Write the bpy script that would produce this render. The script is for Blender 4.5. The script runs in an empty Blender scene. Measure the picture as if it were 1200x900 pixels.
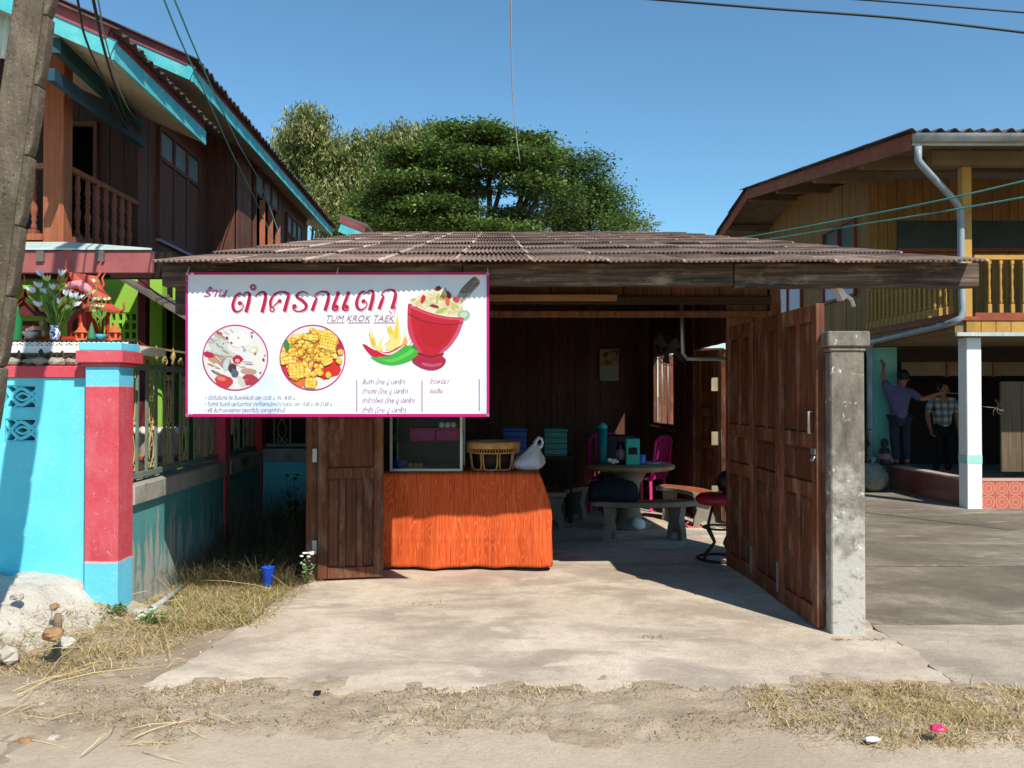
import bpy, bmesh, math, random
import numpy as np
from mathutils import Vector, Matrix, Quaternion
from mathutils import noise as mnoise
from mathutils.geometry import tessellate_polygon

scene = bpy.context.scene
C = scene.collection
R = random.Random(11)
NR = np.random.default_rng(5)
rad = math.radians

# ------------------------------------------------------------------ camera
F, HZ, EYE = 970.0, 463.0, 1.55          # focal length in photo pixels, horizon row, eye height
TILT = (HZ - 450.0) / F
cam = bpy.data.cameras.new("camera")
cam.sensor_width = 36.0
cam.lens = F / 1200.0 * 36.0
cam.clip_start, cam.clip_end = 0.05, 2000.0
camo = bpy.data.objects.new("camera", cam)
C.objects.link(camo)
camo.location = (0, 0, EYE)
camo.rotation_euler = (math.pi / 2 + TILT, 0, 0)
scene.camera = camo

# ------------------------------------------------------------------ sky, sun, exposure
SUN_TRAVEL = Vector((-0.505, 0.86, -1.0)).normalized()
SUN_EL = math.asin(-SUN_TRAVEL.z)
SUN_AZ = math.atan2(-SUN_TRAVEL.x, -SUN_TRAVEL.y)
world = bpy.data.worlds.new("World")
scene.world = world
world.use_nodes = True
wn = world.node_tree
sky = wn.nodes.new("ShaderNodeTexSky")
sky.sky_type = 'NISHITA'
sky.sun_disc = False
sky.sun_elevation = SUN_EL
sky.sun_rotation = SUN_AZ
sky.air_density, sky.dust_density, sky.ozone_density = 1.0, 0.0, 3.2
bg = wn.nodes["Background"]
bg.inputs[1].default_value = 0.11
tint = wn.nodes.new("ShaderNodeMix"); tint.data_type = 'RGBA'; tint.blend_type = 'MULTIPLY'; tint.inputs[0].default_value = 1.0
tint.inputs[7].default_value = (0.73, 1.01, 1.03, 1.0)      # the phone camera's cyan blue sky
wn.links.new(sky.outputs[0], tint.inputs[6])
wn.links.new(tint.outputs[2], bg.inputs[0])
sun = bpy.data.lights.new("sun", 'SUN')
sun.energy = 4.4
sun.angle = rad(0.5)
sun.color = (1.0, 0.93, 0.82)
suno = bpy.data.objects.new("sun", sun)
C.objects.link(suno)
suno.rotation_euler = SUN_TRAVEL.to_track_quat('-Z', 'Y').to_euler()
suno.location = (6, -8, 12)
vs = scene.view_settings
vs.view_transform = 'Standard'
vs.look = 'None'
vs.exposure = 0.5
vs.gamma = 1.0
scene.cycles.max_bounces = 10
scene.cycles.diffuse_bounces = 8
scene.cycles.transparent_max_bounces = 12

# ------------------------------------------------------------------ helpers: places
def P(px, py, D):
    "world point at depth D along the sight line of a photo pixel (used to measure the photograph)"
    u, v = (px - 600.0) / F, (450.0 - py) / F
    y, z = math.cos(TILT) - v * math.sin(TILT), math.sin(TILT) + v * math.cos(TILT)
    k = D / y
    return Vector((u * k, D, EYE + z * k))
def G(px, py, z=0.0):
    a = P(px, py, 1.0)
    k = (z - EYE) / (a.z - EYE)
    return Vector((a.x * k, k, z))
def X(px, D): return (px - 600.0) / F * D
def Z(py, D): return P(600, py, D).z

# ------------------------------------------------------------------ helpers: materials
def lin(h):
    if not isinstance(h, str): return tuple(h) + (1.0,) if len(h) == 3 else tuple(h)
    h = h.lstrip('#')
    c = [int(h[i:i + 2], 16) / 255 for i in (0, 2, 4)]
    return tuple(x / 12.92 if x <= 0.04045 else ((x + 0.055) / 1.055) ** 2.4 for x in c) + (1.0,)

class NT:
    def __init__(s, name):
        s.m = bpy.data.materials.new(name)
        s.m.use_nodes = True
        s.t = s.m.node_tree
        s.b = s.t.nodes["Principled BSDF"]
    def n(s, kind, **kw):
        o = s.t.nodes.new(kind)
        for k, v in kw.items(): setattr(o, k, v)
        return o
    def l(s, a, b): s.t.links.new(a, b)
    def coords(s, scale=(1, 1, 1), rnd=False):
        tc = s.n("ShaderNodeTexCoord")
        out = tc.outputs["Object"]
        if rnd:
            oi = s.n("ShaderNodeObjectInfo")
            mu = s.n("ShaderNodeMath", operation='MULTIPLY'); mu.inputs[1].default_value = 61.7
            s.l(oi.outputs["Random"], mu.inputs[0])
            ad = s.n("ShaderNodeVectorMath", operation='ADD')
            s.l(out, ad.inputs[0]); s.l(mu.outputs[0], ad.inputs[1])
            out = ad.outputs[0]
        mp = s.n("ShaderNodeMapping"); mp.inputs["Scale"].default_value = scale
        s.l(out, mp.inputs["Vector"])
        return mp.outputs[0]
    def noise(s, vec, scale, detail=5.0, rough=0.6, dist=0.0):
        o = s.n("ShaderNodeTexNoise")
        o.inputs["Scale"].default_value = scale; o.inputs["Detail"].default_value = detail
        o.inputs["Roughness"].default_value = rough; o.inputs["Distortion"].default_value = dist
        s.l(vec, o.inputs["Vector"])
        return o.outputs["Fac"]
    def ramp(s, fac, stops, interp='LINEAR'):
        o = s.n("ShaderNodeValToRGB"); cr = o.color_ramp; cr.interpolation = interp
        while len(cr.elements) < len(stops): cr.elements.new(0.5)
        for e, (p, c) in zip(cr.elements, stops):
            e.position = p; e.color = lin(c)
        s.l(fac, o.inputs[0])
        return o.outputs[0]
    def mix(s, fac, a, b, mode='MIX'):
        o = s.n("ShaderNodeMix", data_type='RGBA', blend_type=mode)
        if isinstance(fac, (int, float)): o.inputs[0].default_value = fac
        else: s.l(fac, o.inputs[0])
        for v, i in ((a, 6), (b, 7)):
            if isinstance(v, (str, tuple, list)): o.inputs[i].default_value = lin(v)
            else: s.l(v, o.inputs[i])
        return o.outputs[2]
    def value_jitter(s, col, amt, hue=0.0):
        oi = s.n("ShaderNodeObjectInfo")
        mr = s.n("ShaderNodeMapRange"); mr.inputs[3].default_value = 1 - amt; mr.inputs[4].default_value = 1 + amt
        s.l(oi.outputs["Random"], mr.inputs[0])
        hs = s.n("ShaderNodeHueSaturation"); s.l(mr.outputs[0], hs.inputs["Value"]); s.l(col, hs.inputs["Color"])
        return hs.outputs[0]
    def bump(s, fac, strength, dist=0.01):
        o = s.n("ShaderNodeBump"); o.inputs["Strength"].default_value = strength; o.inputs["Distance"].default_value = dist
        s.l(fac, o.inputs["Height"]); s.l(o.outputs[0], s.b.inputs["Normal"])
    def done(s, col=None, rough=0.7, metal=0.0, spec=0.3):
        if col is not None:
            if isinstance(col, (str, tuple, list)): s.b.inputs["Base Color"].default_value = lin(col)
            else: s.l(col, s.b.inputs["Base Color"])
        s.b.inputs["Roughness"].default_value = rough
        s.b.inputs["Metallic"].default_value = metal
        s.b.inputs["Specular IOR Level"].default_value = spec
        return s.m

def paint(name, c1, c2=None, scale=4, rough=0.65, bump=0.15, bscale=60, stain=None, sscale=1.5, samt=(0.52, 0.7),
          stretch=(1, 1, 1), rnd=0.0, metal=0.0, spec=0.3):
    "plain surface with two close tones, an optional stain colour and fine relief"
    t = NT(name)
    v = t.coords(stretch, rnd > 0)
    c = t.ramp(t.noise(v, scale), [(0.35, c1), (0.65, c2 or c1)])
    if stain:
        f = t.ramp(t.noise(v, sscale, 8, 0.7), [(samt[0], (0, 0, 0)), (samt[1], (1, 1, 1))])
        c = t.mix(f, c, stain)
    if rnd: c = t.value_jitter(c, rnd)
    if bump: t.bump(t.noise(v, bscale, 4), bump, 0.006)
    return t.done(c, rough, metal, spec)

def wood(name, dark, mid, light, axis='z', rough=0.7, rnd=0.18, bump=0.35, worn=None, wamt=(0.6, 0.75), g=26):
    t = NT(name)
    st = {'x': (1.2, g, g), 'y': (g, 1.2, g), 'z': (g, g, 1.2)}[axis]
    v = t.coords(st, True)
    n1 = t.noise(v, 1.6, 6, 0.65, 0.4)
    c = t.ramp(n1, [(0.28, dark), (0.5, mid), (0.75, light)])
    v2 = t.coords((1, 1, 1), True)
    n2 = t.noise(v2, 2.2, 5, 0.6)
    c = t.mix(t.ramp(n2, [(0.42, (0, 0, 0)), (0.75, (0.6, 0.6, 0.6))]), c, dark)
    if worn:
        st2 = tuple(max(1.0, k * 0.12) for k in st)
        c = t.mix(t.ramp(t.noise(t.coords(st2, True), 2.4, 8, 0.7), [(wamt[0], (0, 0, 0)), (wamt[1], (0.85, 0.85, 0.85))]), c, worn)
    if rnd: c = t.value_jitter(c, rnd)
    t.bump(n1, bump, 0.004)
    return t.done(c, rough, 0, 0.3)

def attr_mat(name, rough=0.7, trans=0.0, bump=0.0, spec=0.25):
    "colour stored per piece (leaf, blade, printed patch)"
    t = NT(name)
    a = t.n("ShaderNodeAttribute", attribute_name="Col")
    t.l(a.outputs["Color"], t.b.inputs["Base Color"])
    t.b.inputs["Roughness"].default_value = rough
    t.b.inputs["Specular IOR Level"].default_value = spec
    if trans:
        tr = t.n("ShaderNodeBsdfTranslucent"); t.l(a.outputs["Color"], tr.inputs["Color"])
        ms = t.n("ShaderNodeMixShader"); ms.inputs[0].default_value = trans
        t.l(t.b.outputs[0], ms.inputs[1]); t.l(tr.outputs[0], ms.inputs[2])
        t.l(ms.outputs[0], t.t.nodes["Material Output"].inputs[0])
    return t.m

def glass(name, tint=(0.9, 0.95, 0.95), rough=0.02, alpha=0.25):
    t = NT(name)
    t.done((0.02, 0.025, 0.025), rough, 0, 0.5)
    tp = t.n("ShaderNodeBsdfTransparent"); tp.inputs[0].default_value = lin(tint)
    ms = t.n("ShaderNodeMixShader"); ms.inputs[0].default_value = alpha
    t.l(tp.outputs[0], ms.inputs[1]); t.l(t.b.outputs[0], ms.inputs[2])
    t.l(ms.outputs[0], t.t.nodes["Material Output"].inputs[0])
    return t.m

# ------------------------------------------------------------------ helpers: meshes
class MB:
    def __init__(s, T=None):
        s.v, s.f, s.s, s.T = [], [], [], T
    def add(s, vs, fs, smooth=False):
        o = len(s.v)
        s.v += [s.T @ Vector(p) if s.T else Vector(p) for p in vs]
        s.f += [tuple(i + o for i in f) for f in fs]
        s.s += [smooth] * len(fs)
        return s
    def box(s, x0, x1, y0, y1, z0, z1):
        return s.add([(x0, y0, z0), (x1, y0, z0), (x1, y1, z0), (x0, y1, z0), (x0, y0, z1), (x1, y0, z1), (x1, y1, z1), (x0, y1, z1)],
                     [(0, 3, 2, 1), (4, 5, 6, 7), (0, 1, 5, 4), (1, 2, 6, 5), (2, 3, 7, 6), (3, 0, 4, 7)])
    def hexa(s, p):
        return s.add(p, [(0, 3, 2, 1), (4, 5, 6, 7), (0, 1, 5, 4), (1, 2, 6, 5), (2, 3, 7, 6), (3, 0, 4, 7)])
    def bar(s, a, b, w, h, up=(0, 0, 1)):
        a, b = Vector(a), Vector(b)
        d = (b - a).normalized(); up = Vector(up)
        r = d.cross(up)
        if r.length < 1e-4: r = d.cross(Vector((0, 1, 0)))
        r.normalize(); u = r.cross(d).normalized()
        q = [(-w / 2, -h / 2), (w / 2, -h / 2), (w / 2, h / 2), (-w / 2, h / 2)]
        return s.add([a + r * i + u * j for i, j in q] + [b + r * i + u * j for i, j in q],
                     [(0, 3, 2, 1), (4, 5, 6, 7), (0, 1, 5, 4), (1, 2, 6, 5), (2, 3, 7, 6), (3, 0, 4, 7)])
    def tube(s, pts, r, n=8, closed=False, caps=True, smooth=True):
        pts = [Vector(p) for p in pts]; m = len(pts)
        rs = r if isinstance(r, (list, tuple)) else [r] * m
        vs, fs, prev = [], [], None
        for i, p in enumerate(pts):
            if closed: d = pts[(i + 1) % m] - pts[i - 1]
            else: d = pts[min(i + 1, m - 1)] - pts[max(i - 1, 0)]
            d.normalize()
            if prev is None:
                a = Vector((0, 0, 1)) if abs(d.z) < 0.9 else Vector((1, 0, 0))
                x = d.cross(a).normalized()
            else:
                x = (prev - d * prev.dot(d))
                if x.length < 1e-5: x = d.cross(Vector((0.3, 0.5, 0.8)))
                x.normalize()
            prev = x; y = d.cross(x)
            for k in range(n):
                t = 2 * math.pi * k / n
                vs.append(p + (x * math.cos(t) + y * math.sin(t)) * rs[i])
        for i in range(m if closed else m - 1):
            j = (i + 1) % m
            for k in range(n):
                k2 = (k + 1) % n
                fs.append((i * n + k, i * n + k2, j * n + k2, j * n + k))
        if caps and not closed:
            fs.append(tuple(range(n - 1, -1, -1))); fs.append(tuple((m - 1) * n + k for k in range(n)))
        return s.add(vs, fs, smooth)
    def lathe(s, prof, c=(0, 0, 0), n=16, smooth=True, sx=1.0, sy=1.0):
        c = Vector(c); vs, fs = [], []
        for r, z in prof:
            for k in range(n):
                t = 2 * math.pi * k / n
                vs.append(c + Vector((r * sx * math.cos(t), r * sy * math.sin(t), z)))
        m = len(prof)
        for i in range(m - 1):
            for k in range(n):
                k2 = (k + 1) % n
                fs.append((i * n + k, i * n + k2, (i + 1) * n + k2, (i + 1) * n + k))
        if prof[0][0] > 1e-4: fs.append(tuple(range(n - 1, -1, -1)))
        if prof[-1][0] > 1e-4: fs.append(tuple((m - 1) * n + k for k in range(n)))
        return s.add(vs, fs, smooth)
    def ball(s, c, r, n=10, m=6, sz=1.0, sx=1.0, sy=1.0):
        return s.lathe([(r * math.sin(math.pi * i / m) if 0 < i < m else 1e-5, -r * sz * math.cos(math.pi * i / m)) for i in range(m + 1)], c, n, True, sx, sy)
    def prism(s, poly, y0, y1):
        "polygon in x,z pushed out along y"
        n = len(poly)
        tri = tessellate_polygon([[Vector((a, b, 0)) for a, b in poly]])
        vs = [(a, y0, b) for a, b in poly] + [(a, y1, b) for a, b in poly]
        fs = [tuple(t) for t in tri] + [tuple(i + n for i in reversed(t)) for t in tri]
        fs += [(i, (i + 1) % n, (i + 1) % n + n, i + n) for i in range(n)]
        return s.add(vs, fs)
    def mesh(s, name, mat, origin=(0, 0, 0), norm=True):
        o = Vector(origin)
        me = bpy.data.meshes.new(name)
        me.from_pydata([tuple(p - o) for p in s.v], [], s.f)
        me.polygons.foreach_set("use_smooth", s.s)
        if norm:
            bm = bmesh.new(); bm.from_mesh(me)
            bmesh.ops.recalc_face_normals(bm, faces=bm.faces)
            bm.to_mesh(me); bm.free()
        if mat: me.materials.append(mat)
        return me

W = {}                                   # object -> its base point in the world
def tag(o, label=None, cat=None, group=None, kind=None):
    if label: o["label"] = label
    if cat: o["category"] = cat
    if group: o["group"] = group
    if kind: o["kind"] = kind
    return o
def thing(name, label, cat, loc, group=None, rotz=0.0):
    o = bpy.data.objects.new(name, None); C.objects.link(o)
    o.empty_display_size = 0.2
    o.location = loc; o.rotation_euler = (0, 0, rotz)
    W[o] = Vector(loc)
    return tag(o, label, cat, group)
def mk(name, mb, mat, parent=None, origin=None, bevel=0.0):
    "ONE mesh object from shapes given in world coordinates"
    if origin is None:
        if parent is not None: origin = W[parent]
        else:
            a = np.array([tuple(p) for p in mb.v]); origin = ((a[:, 0].min() + a[:, 0].max()) / 2, (a[:, 1].min() + a[:, 1].max()) / 2, a[:, 2].min())
    origin = Vector(origin)
    o = bpy.data.objects.new(name, mb.mesh(name, mat, origin)); C.objects.link(o)
    W[o] = origin
    if parent is not None:
        o.parent = parent; o.location = origin - W[parent]
    else: o.location = origin
    if bevel: bev(o, bevel)
    return o
def bev(o, w, seg=1):
    m = o.modifiers.new("edge", 'BEVEL'); m.width = w; m.segments = seg; m.limit_method = 'ANGLE'; m.angle_limit = rad(40)
def piece(name, me, parent, loc=(0, 0, 0), rot=(0, 0, 0), scale=None, local=False):
    "an object sharing the mesh me, placed at a world point (or in the parent's own frame)"
    o = bpy.data.objects.new(name, me); C.objects.link(o)
    o.parent = parent
    loc = Vector(loc)
    W[o] = loc
    o.location = loc if (local or parent is None) else loc - W[parent]
    o.rotation_euler = rot
    if scale: o.scale = scale
    return o
def copy_tree(o, parent=None):
    c = o.copy(); C.objects.link(c)
    if parent is not None: c.parent = parent
    for ch in list(o.children): copy_tree(ch, c)
    return c
def place(o, loc, rotz=0.0, label=None):
    o.location = loc; o.rotation_euler = (0, 0, rotz)
    if label: o["label"] = label
    return o
def structure(name, mb, mat): return tag(mk(name, mb, mat), kind='structure')

def soup(name, verts, faces, mat, cols=None, parent=None, origin=(0, 0, 0), smooth=False):
    "large mesh of equal polygons straight from arrays; cols: one colour per face"
    me = bpy.data.meshes.new(name)
    verts = np.asarray(verts, dtype=np.float32) - np.array(origin, dtype=np.float32)
    faces = np.asarray(faces, dtype=np.int32)
    nf, k = faces.shape
    me.vertices.add(len(verts)); me.vertices.foreach_set("co", verts.ravel())
    me.loops.add(nf * k); me.loops.foreach_set("vertex_index", faces.ravel())
    me.polygons.add(nf)
    me.polygons.foreach_set("loop_start", np.arange(nf, dtype=np.int32) * k)
    me.polygons.foreach_set("loop_total", np.full(nf, k, dtype=np.int32))
    if smooth: me.polygons.foreach_set("use_smooth", np.ones(nf, dtype=bool))
    if cols is not None:
        a = me.color_attributes.new("Col", 'FLOAT_COLOR', 'CORNER')
        c = np.ones((nf, k, 4), dtype=np.float32); c[:, :, :3] = np.asarray(cols, dtype=np.float32)[:, None, :3]
        a.data.foreach_set("color", c.ravel())
    me.update(calc_edges=True); me.validate()
    me.materials.append(mat)
    o = bpy.data.objects.new(name, me); C.objects.link(o)
    W[o] = Vector(origin)
    if parent is not None:
        o.parent = parent; o.location = W[o] - W[parent]
    else: o.location = origin
    return o

def fbm(x, y, s=1.0, o=4, seed=0.0):
    return mnoise.fractal(Vector((x * s + seed, y * s - seed, seed * 1.7)), 0.9, 2.0, o)
def smooth(a, b, x):
    t = min(1.0, max(0.0, (x - a) / (b - a))); return t * t * (3 - 2 * t)
# ================================================================== THE GROUND
def concrete(name, base, light, dark, patch, scale=1.0):
    t = NT(name)
    v = t.coords()
    c = t.ramp(t.noise(v, 0.9 * scale, 9, 0.68, 0.3), [(0.32, dark), (0.47, base), (0.66, light)])
    mott = t.noise(v, 9 * scale, 8, 0.72)
    c = t.mix(t.ramp(mott, [(0.36, (0.4, 0.4, 0.4)), (0.52, (0, 0, 0))]), c, dark)
    c = t.mix(t.ramp(mott, [(0.57, (0, 0, 0)), (0.70, (0.45, 0.45, 0.45))]), c, light)
    big = t.ramp(t.noise(t.coords((0.75, 1.25, 1)), 1.25 * scale, 10, 0.66, 0.5), [(0.47, (0, 0, 0)), (0.55, (0.5, 0.5, 0.5)), (0.70, (0.9, 0.9, 0.9))])
    c = t.mix(big, c, patch)
    lp_ = t.ramp(t.noise(t.coords((0.8, 1.5, 1)), 2.1 * scale, 9, 0.65, 0.4), [(0.60, (0, 0, 0)), (0.64, (0.6, 0.6, 0.6))])
    c = t.mix(lp_, c, light)
    sp = t.n("ShaderNodeTexVoronoi"); sp.inputs["Scale"].default_value = 42; sp.inputs["Randomness"].default_value = 1; t.l(v, sp.inputs["Vector"])
    spm = t.ramp(sp.outputs["Distance"], [(0.0, (0.85, 0.85, 0.85)), (0.20, (0, 0, 0))])
    spm = t.mix(t.ramp(t.noise(v, 3.0, 4), [(0.48, (0, 0, 0)), (0.6, (1, 1, 1))]), (0, 0, 0), spm)
    c = t.mix(spm, c, light)
    fine = t.noise(v, 85, 6, 0.8)
    c = t.mix(t.ramp(fine, [(0.36, (0.6, 0.6, 0.6)), (0.52, (0, 0, 0))]), c, dark)
    ck = t.n("ShaderNodeTexVoronoi", feature='DISTANCE_TO_EDGE'); ck.inputs["Scale"].default_value = 0.45
    wv = t.n("ShaderNodeVectorMath", operation='ADD'); t.l(v, wv.inputs[0])
    nz = t.n("ShaderNodeTexNoise"); nz.inputs["Scale"].default_value = 1.9; nz.inputs["Detail"].default_value = 8; t.l(v, nz.inputs["Vector"])
    t.l(nz.outputs["Color"], wv.inputs[1]); t.l(wv.outputs[0], ck.inputs["Vector"])
    crack = t.ramp(ck.outputs["Distance"], [(0.0, (0.7, 0.7, 0.7)), (0.0035, (0, 0, 0))])
    c = t.mix(crack, c, dark)
    t.bump(t.noise(v, 42, 9, 0.75), 0.7, 0.014)
    return t.done(c, 0.92, 0, 0.12)

m_drive = concrete("driveway concrete", "#cabba8", "#dccfbd", "#ab9c89", "#93877a")
m_yard = concrete("yard concrete", "#857b6d", "#a99f90", "#6b6358", "#665d52", 0.8)
m_apron = concrete("apron concrete", "#b7aa98", "#c9bcaa", "#998d7d", "#867c70", 0.8)
m_road = concrete("road concrete", "#bbab97", "#c9b9a4", "#a59581", "#ab9b87", 0.7)

def dirt_mat(name, a, b, c_, white=None):
    t = NT(name)
    v = t.coords()
    c = t.ramp(t.noise(v, 2.3, 9, 0.68), [(0.3, a), (0.5, b), (0.7, c_)])
    peb = t.n("ShaderNodeTexVoronoi"); peb.inputs["Scale"].default_value = 38; t.l(v, peb.inputs["Vector"])
    c = t.mix(t.ramp(peb.outputs["Distance"], [(0.12, (0.55, 0.55, 0.55)), (0.3, (0, 0, 0))]), c, c_)
    if white:
        ge = t.n("ShaderNodeNewGeometry"); sx = t.n("ShaderNodeSeparateXYZ"); t.l(ge.outputs["Position"], sx.inputs[0])
        d = t.n("ShaderNodeVectorMath", operation='DISTANCE'); d.inputs[1].default_value = (-3.35, 5.35, 0.15); t.l(ge.outputs["Position"], d.inputs[0])
        ad = t.n("ShaderNodeMath", operation='MULTIPLY_ADD'); ad.inputs[1].default_value = 1.3; t.l(t.noise(v, 2.6, 9, 0.68), ad.inputs[0])
        ng = t.n("ShaderNodeMath", operation='MULTIPLY'); ng.inputs[1].default_value = -0.62; t.l(d.outputs["Value"], ng.inputs[0]); t.l(ng.outputs[0], ad.inputs[2])
        c = t.mix(t.ramp(ad.outputs[0], [(0.02, (0, 0, 0)), (0.22, (0.9, 0.9, 0.9))]), c, white)
    t.bump(t.noise(v, 30, 9, 0.75), 0.9, 0.03)
    return t.done(c, 0.95, 0, 0.1)
m_dirt = dirt_mat("dry dirt", "#a8957e", "#b8a68e", "#c8b8a2")
m_mound = dirt_mat("lime spilled mound", "#9c8a73", "#ae9d86", "#bfb09b", "#d6cfc4")

def mound_h(x, y):
    h = 0.27 * smooth(-2.55, -3.35, x) * smooth(4.15, 5.2, y)
    h += (0.035 * fbm(x, y, 4.5, 4, 12.0) + 0.03 * abs(fbm(x, y, 11, 3, 2.0))) * smooth(-2.6, -2.95, x) * smooth(4.3, 4.9, y)
    h += 0.05 * smooth(-2.2, -2.6, x) * smooth(4.6, 5.4, y)
    return h
def ground_h(x, y):
    h = -0.012 + 0.028 * fbm(x, y, 2.2, 5, 3.0) * smooth(-1.7, -2.0, x) + mound_h(x, y)
    if x < -2.0: h += 0.03 * fbm(x, y, 5.0, 4, 9.0)
    return h
b = MB(); b.add([(-500, -120, -0.12), (500, -120, -0.12), (500, 900, -0.12), (-500, 900, -0.12)], [(0, 1, 2, 3)])
structure("ground", b, m_dirt)

def grid(x0, x1, y0, y1, nx, ny, hf):
    vs, fs = [], []
    for j in range(ny + 1):
        for i in range(nx + 1):
            x, y = x0 + (x1 - x0) * i / nx, y0 + (y1 - y0) * j / ny
            vs.append((x, y, hf(x, y)))
    for j in range(ny):
        for i in range(nx):
            a = j * (nx + 1) + i
            fs.append((a, a + 1, a + nx + 2, a + nx + 1))
    return MB().add(vs, fs, True)
# left: dirt and the whitish mound by the blue wall, running back into the weedy yard
structure("dirt_mound", grid(-9, -1.6, 3.4, 5.95, 150, 64, lambda x, y: ground_h(x, y) + 0.006), m_mound)
structure("weedy_ground", grid(-3.1, -1.5, 5.95, 9.7, 40, 80, lambda x, y: 0.0 + 0.03 * fbm(x, y, 3, 4, 5) + 0.08 * smooth(6.5, 8.5, y)), m_dirt)
structure("house_ground", grid(-30, -3.1, 5.95, 30, 20, 20, lambda x, y: -0.02), m_dirt)
# the strip of dirt between driveway and road
def strip_h(x, y):
    e = min(smooth(3.50, 3.95, y), smooth(4.95, 4.22, y))
    return -0.034 + 0.058 * e + 0.030 * fbm(x, y, 2.6, 6, 1.0) + 0.016 * fbm(x, y, 9.0, 4, 4.0)
structure("dirt_verge", grid(-6, 9, 3.4, 5.0, 420, 90, strip_h), m_dirt)

def slab(poly, z0, z1, jitter=0.012, step=0.12):
    pts = []
    for i, p in enumerate(poly):
        q = poly[(i + 1) % len(poly)]
        L = math.hypot(q[0] - p[0], q[1] - p[1]); n = max(1, int(min(L, 12) / step))
        for k in range(n):
            t = k / n
            pts.append((p[0] + (q[0] - p[0]) * t, p[1] + (q[1] - p[1]) * t))
    pts = [(x + jitter * fbm(x, y, 4, 4, 2) * 2, y + jitter * fbm(x, y, 4, 4, 8) * 2) for x, y in pts]
    n = len(pts)
    m = MB(); vs = [(x, y, z1) for x, y in pts] + [(x, y, z0) for x, y in pts]
    m.add(vs, [tuple(range(n))] + [(i, i + n, (i + 1) % n + n, (i + 1) % n) for i in range(n)])
    return m
structure("road", slab([(-60, -7), (60, -7), (60, 3.86), (-60, 3.86)], -0.1, 0.0), m_road)
structure("driveway", slab([(-1.95, 4.3), (2.36, 4.3), (2.4, 5.5), (2.4, 13.9), (-1.7, 13.9), (-1.66, 6.8), (-1.8, 5.3)], -0.1, 0.02, 0.03, 0.05), m_drive)
structure("yard_apron", slab([(2.362, 4.34), (12, 4.34), (12, 5.55), (2.405, 5.54)], -0.1, 0.018), m_apron)
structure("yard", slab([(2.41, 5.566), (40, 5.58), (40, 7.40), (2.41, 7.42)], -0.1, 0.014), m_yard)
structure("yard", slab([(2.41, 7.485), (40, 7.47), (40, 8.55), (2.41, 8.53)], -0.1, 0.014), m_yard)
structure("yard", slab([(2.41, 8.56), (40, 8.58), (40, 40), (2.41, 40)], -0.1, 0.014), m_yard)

m_dark_strip = paint("dark strip", "#2e2823", "#3a332c", 5, 0.95, 0.4)
structure("yard_dark_strip", MB().box(2.42, 39, 7.38, 7.50, -0.1, 0.004).box(2.42, 39, 8.52, 8.60, -0.1, 0.0035), m_dark_strip)  # dark strips lying in the gaps between the yard slabs
# ================================================================== THE SHOP
m_wall = wood("dark wall boards", "#3f251b", "#5d392a", "#754c39", 'z')
m_door = wood("door wood", "#3c1f13", "#6c3c25", "#8a583c", 'z', worn="#a08470", wamt=(0.5, 0.8))
m_panel = wood("door panel wood", "#331a10", "#5c331f", "#784a32", 'z', worn="#987c68", wamt=(0.52, 0.82))
m_beam = wood("weathered beam", "#1b1410", "#514136", "#8a7866", 'x', worn="#a89782", wamt=(0.54, 0.74), rnd=0.1)
m_header = wood("header boards", "#4a2c1b", "#70472b", "#8c6040", 'z')
m_batten = wood("pale batten", "#6b4c2e", "#8f6a45", "#a98459", 'x')
m_rafter = wood("rafter wood", "#24170e", "#3d281a", "#533a28", 'y')
m_steel = paint("galvanised steel", "#8d9090", "#a9acac", rough=0.45, metal=0.7, bump=0.1)

# weathered fibre-cement tile: brown to purple grey, paler at the side lap
def tile_mat(name, a, b_, c_, lap):
    t = NT(name)
    v = t.coords((1, 1, 1), True)
    c = t.ramp(t.noise(v, 3.0, 8, 0.65), [(0.3, a), (0.5, b_), (0.72, c_)])
    lich = t.ramp(t.noise(v, 14, 6, 0.7), [(0.55, (0, 0, 0)), (0.66, (0.8, 0.8, 0.8))])
    c = t.mix(lich, c, "#453831")
    c = t.mix(t.ramp(t.noise(t.coords((1.5, 1.5, 1), True), 1.8, 5, 0.6), [(0.5, (0, 0, 0)), (0.72, (0.75, 0.75, 0.75))]), c, "#3b302c")
    c = t.value_jitter(c, 0.22)
    tc = t.n("ShaderNodeTexCoord"); sx = t.n("ShaderNodeSeparateXYZ"); t.l(tc.outputs["Object"], sx.inputs[0])
    nz = t.noise(v, 5, 4); ad = t.n("ShaderNodeMath", operation='MULTIPLY_ADD'); ad.inputs[1].default_value = 0.05
    t.l(nz, ad.inputs[0]); t.l(sx.outputs[0], ad.inputs[2])
    edge = t.ramp(ad.outputs[0], [(0.262, (0, 0, 0)), (0.272, (0.75, 0.75, 0.75))])
    c = t.mix(edge, c, lap)
    t.bump(t.noise(v, 60, 5), 0.3, 0.006)
    return t.done(c, 0.85, 0, 0.2)
m_tile = tile_mat("roof tile", "#50413a", "#7c675d", "#9b877c", "#bfb1a2")

RS, RZ, RD = 0.2195, 2.44, 5.56          # shop roof: slope, eave height, eave depth
def roof_z(D): return RZ + RS * (D - RD)
shop = thing("wooden_shop", "open fronted wooden shop with dark plank walls and corrugated tile roof", "shop", (0.3, 7.2, 0.02))

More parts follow.
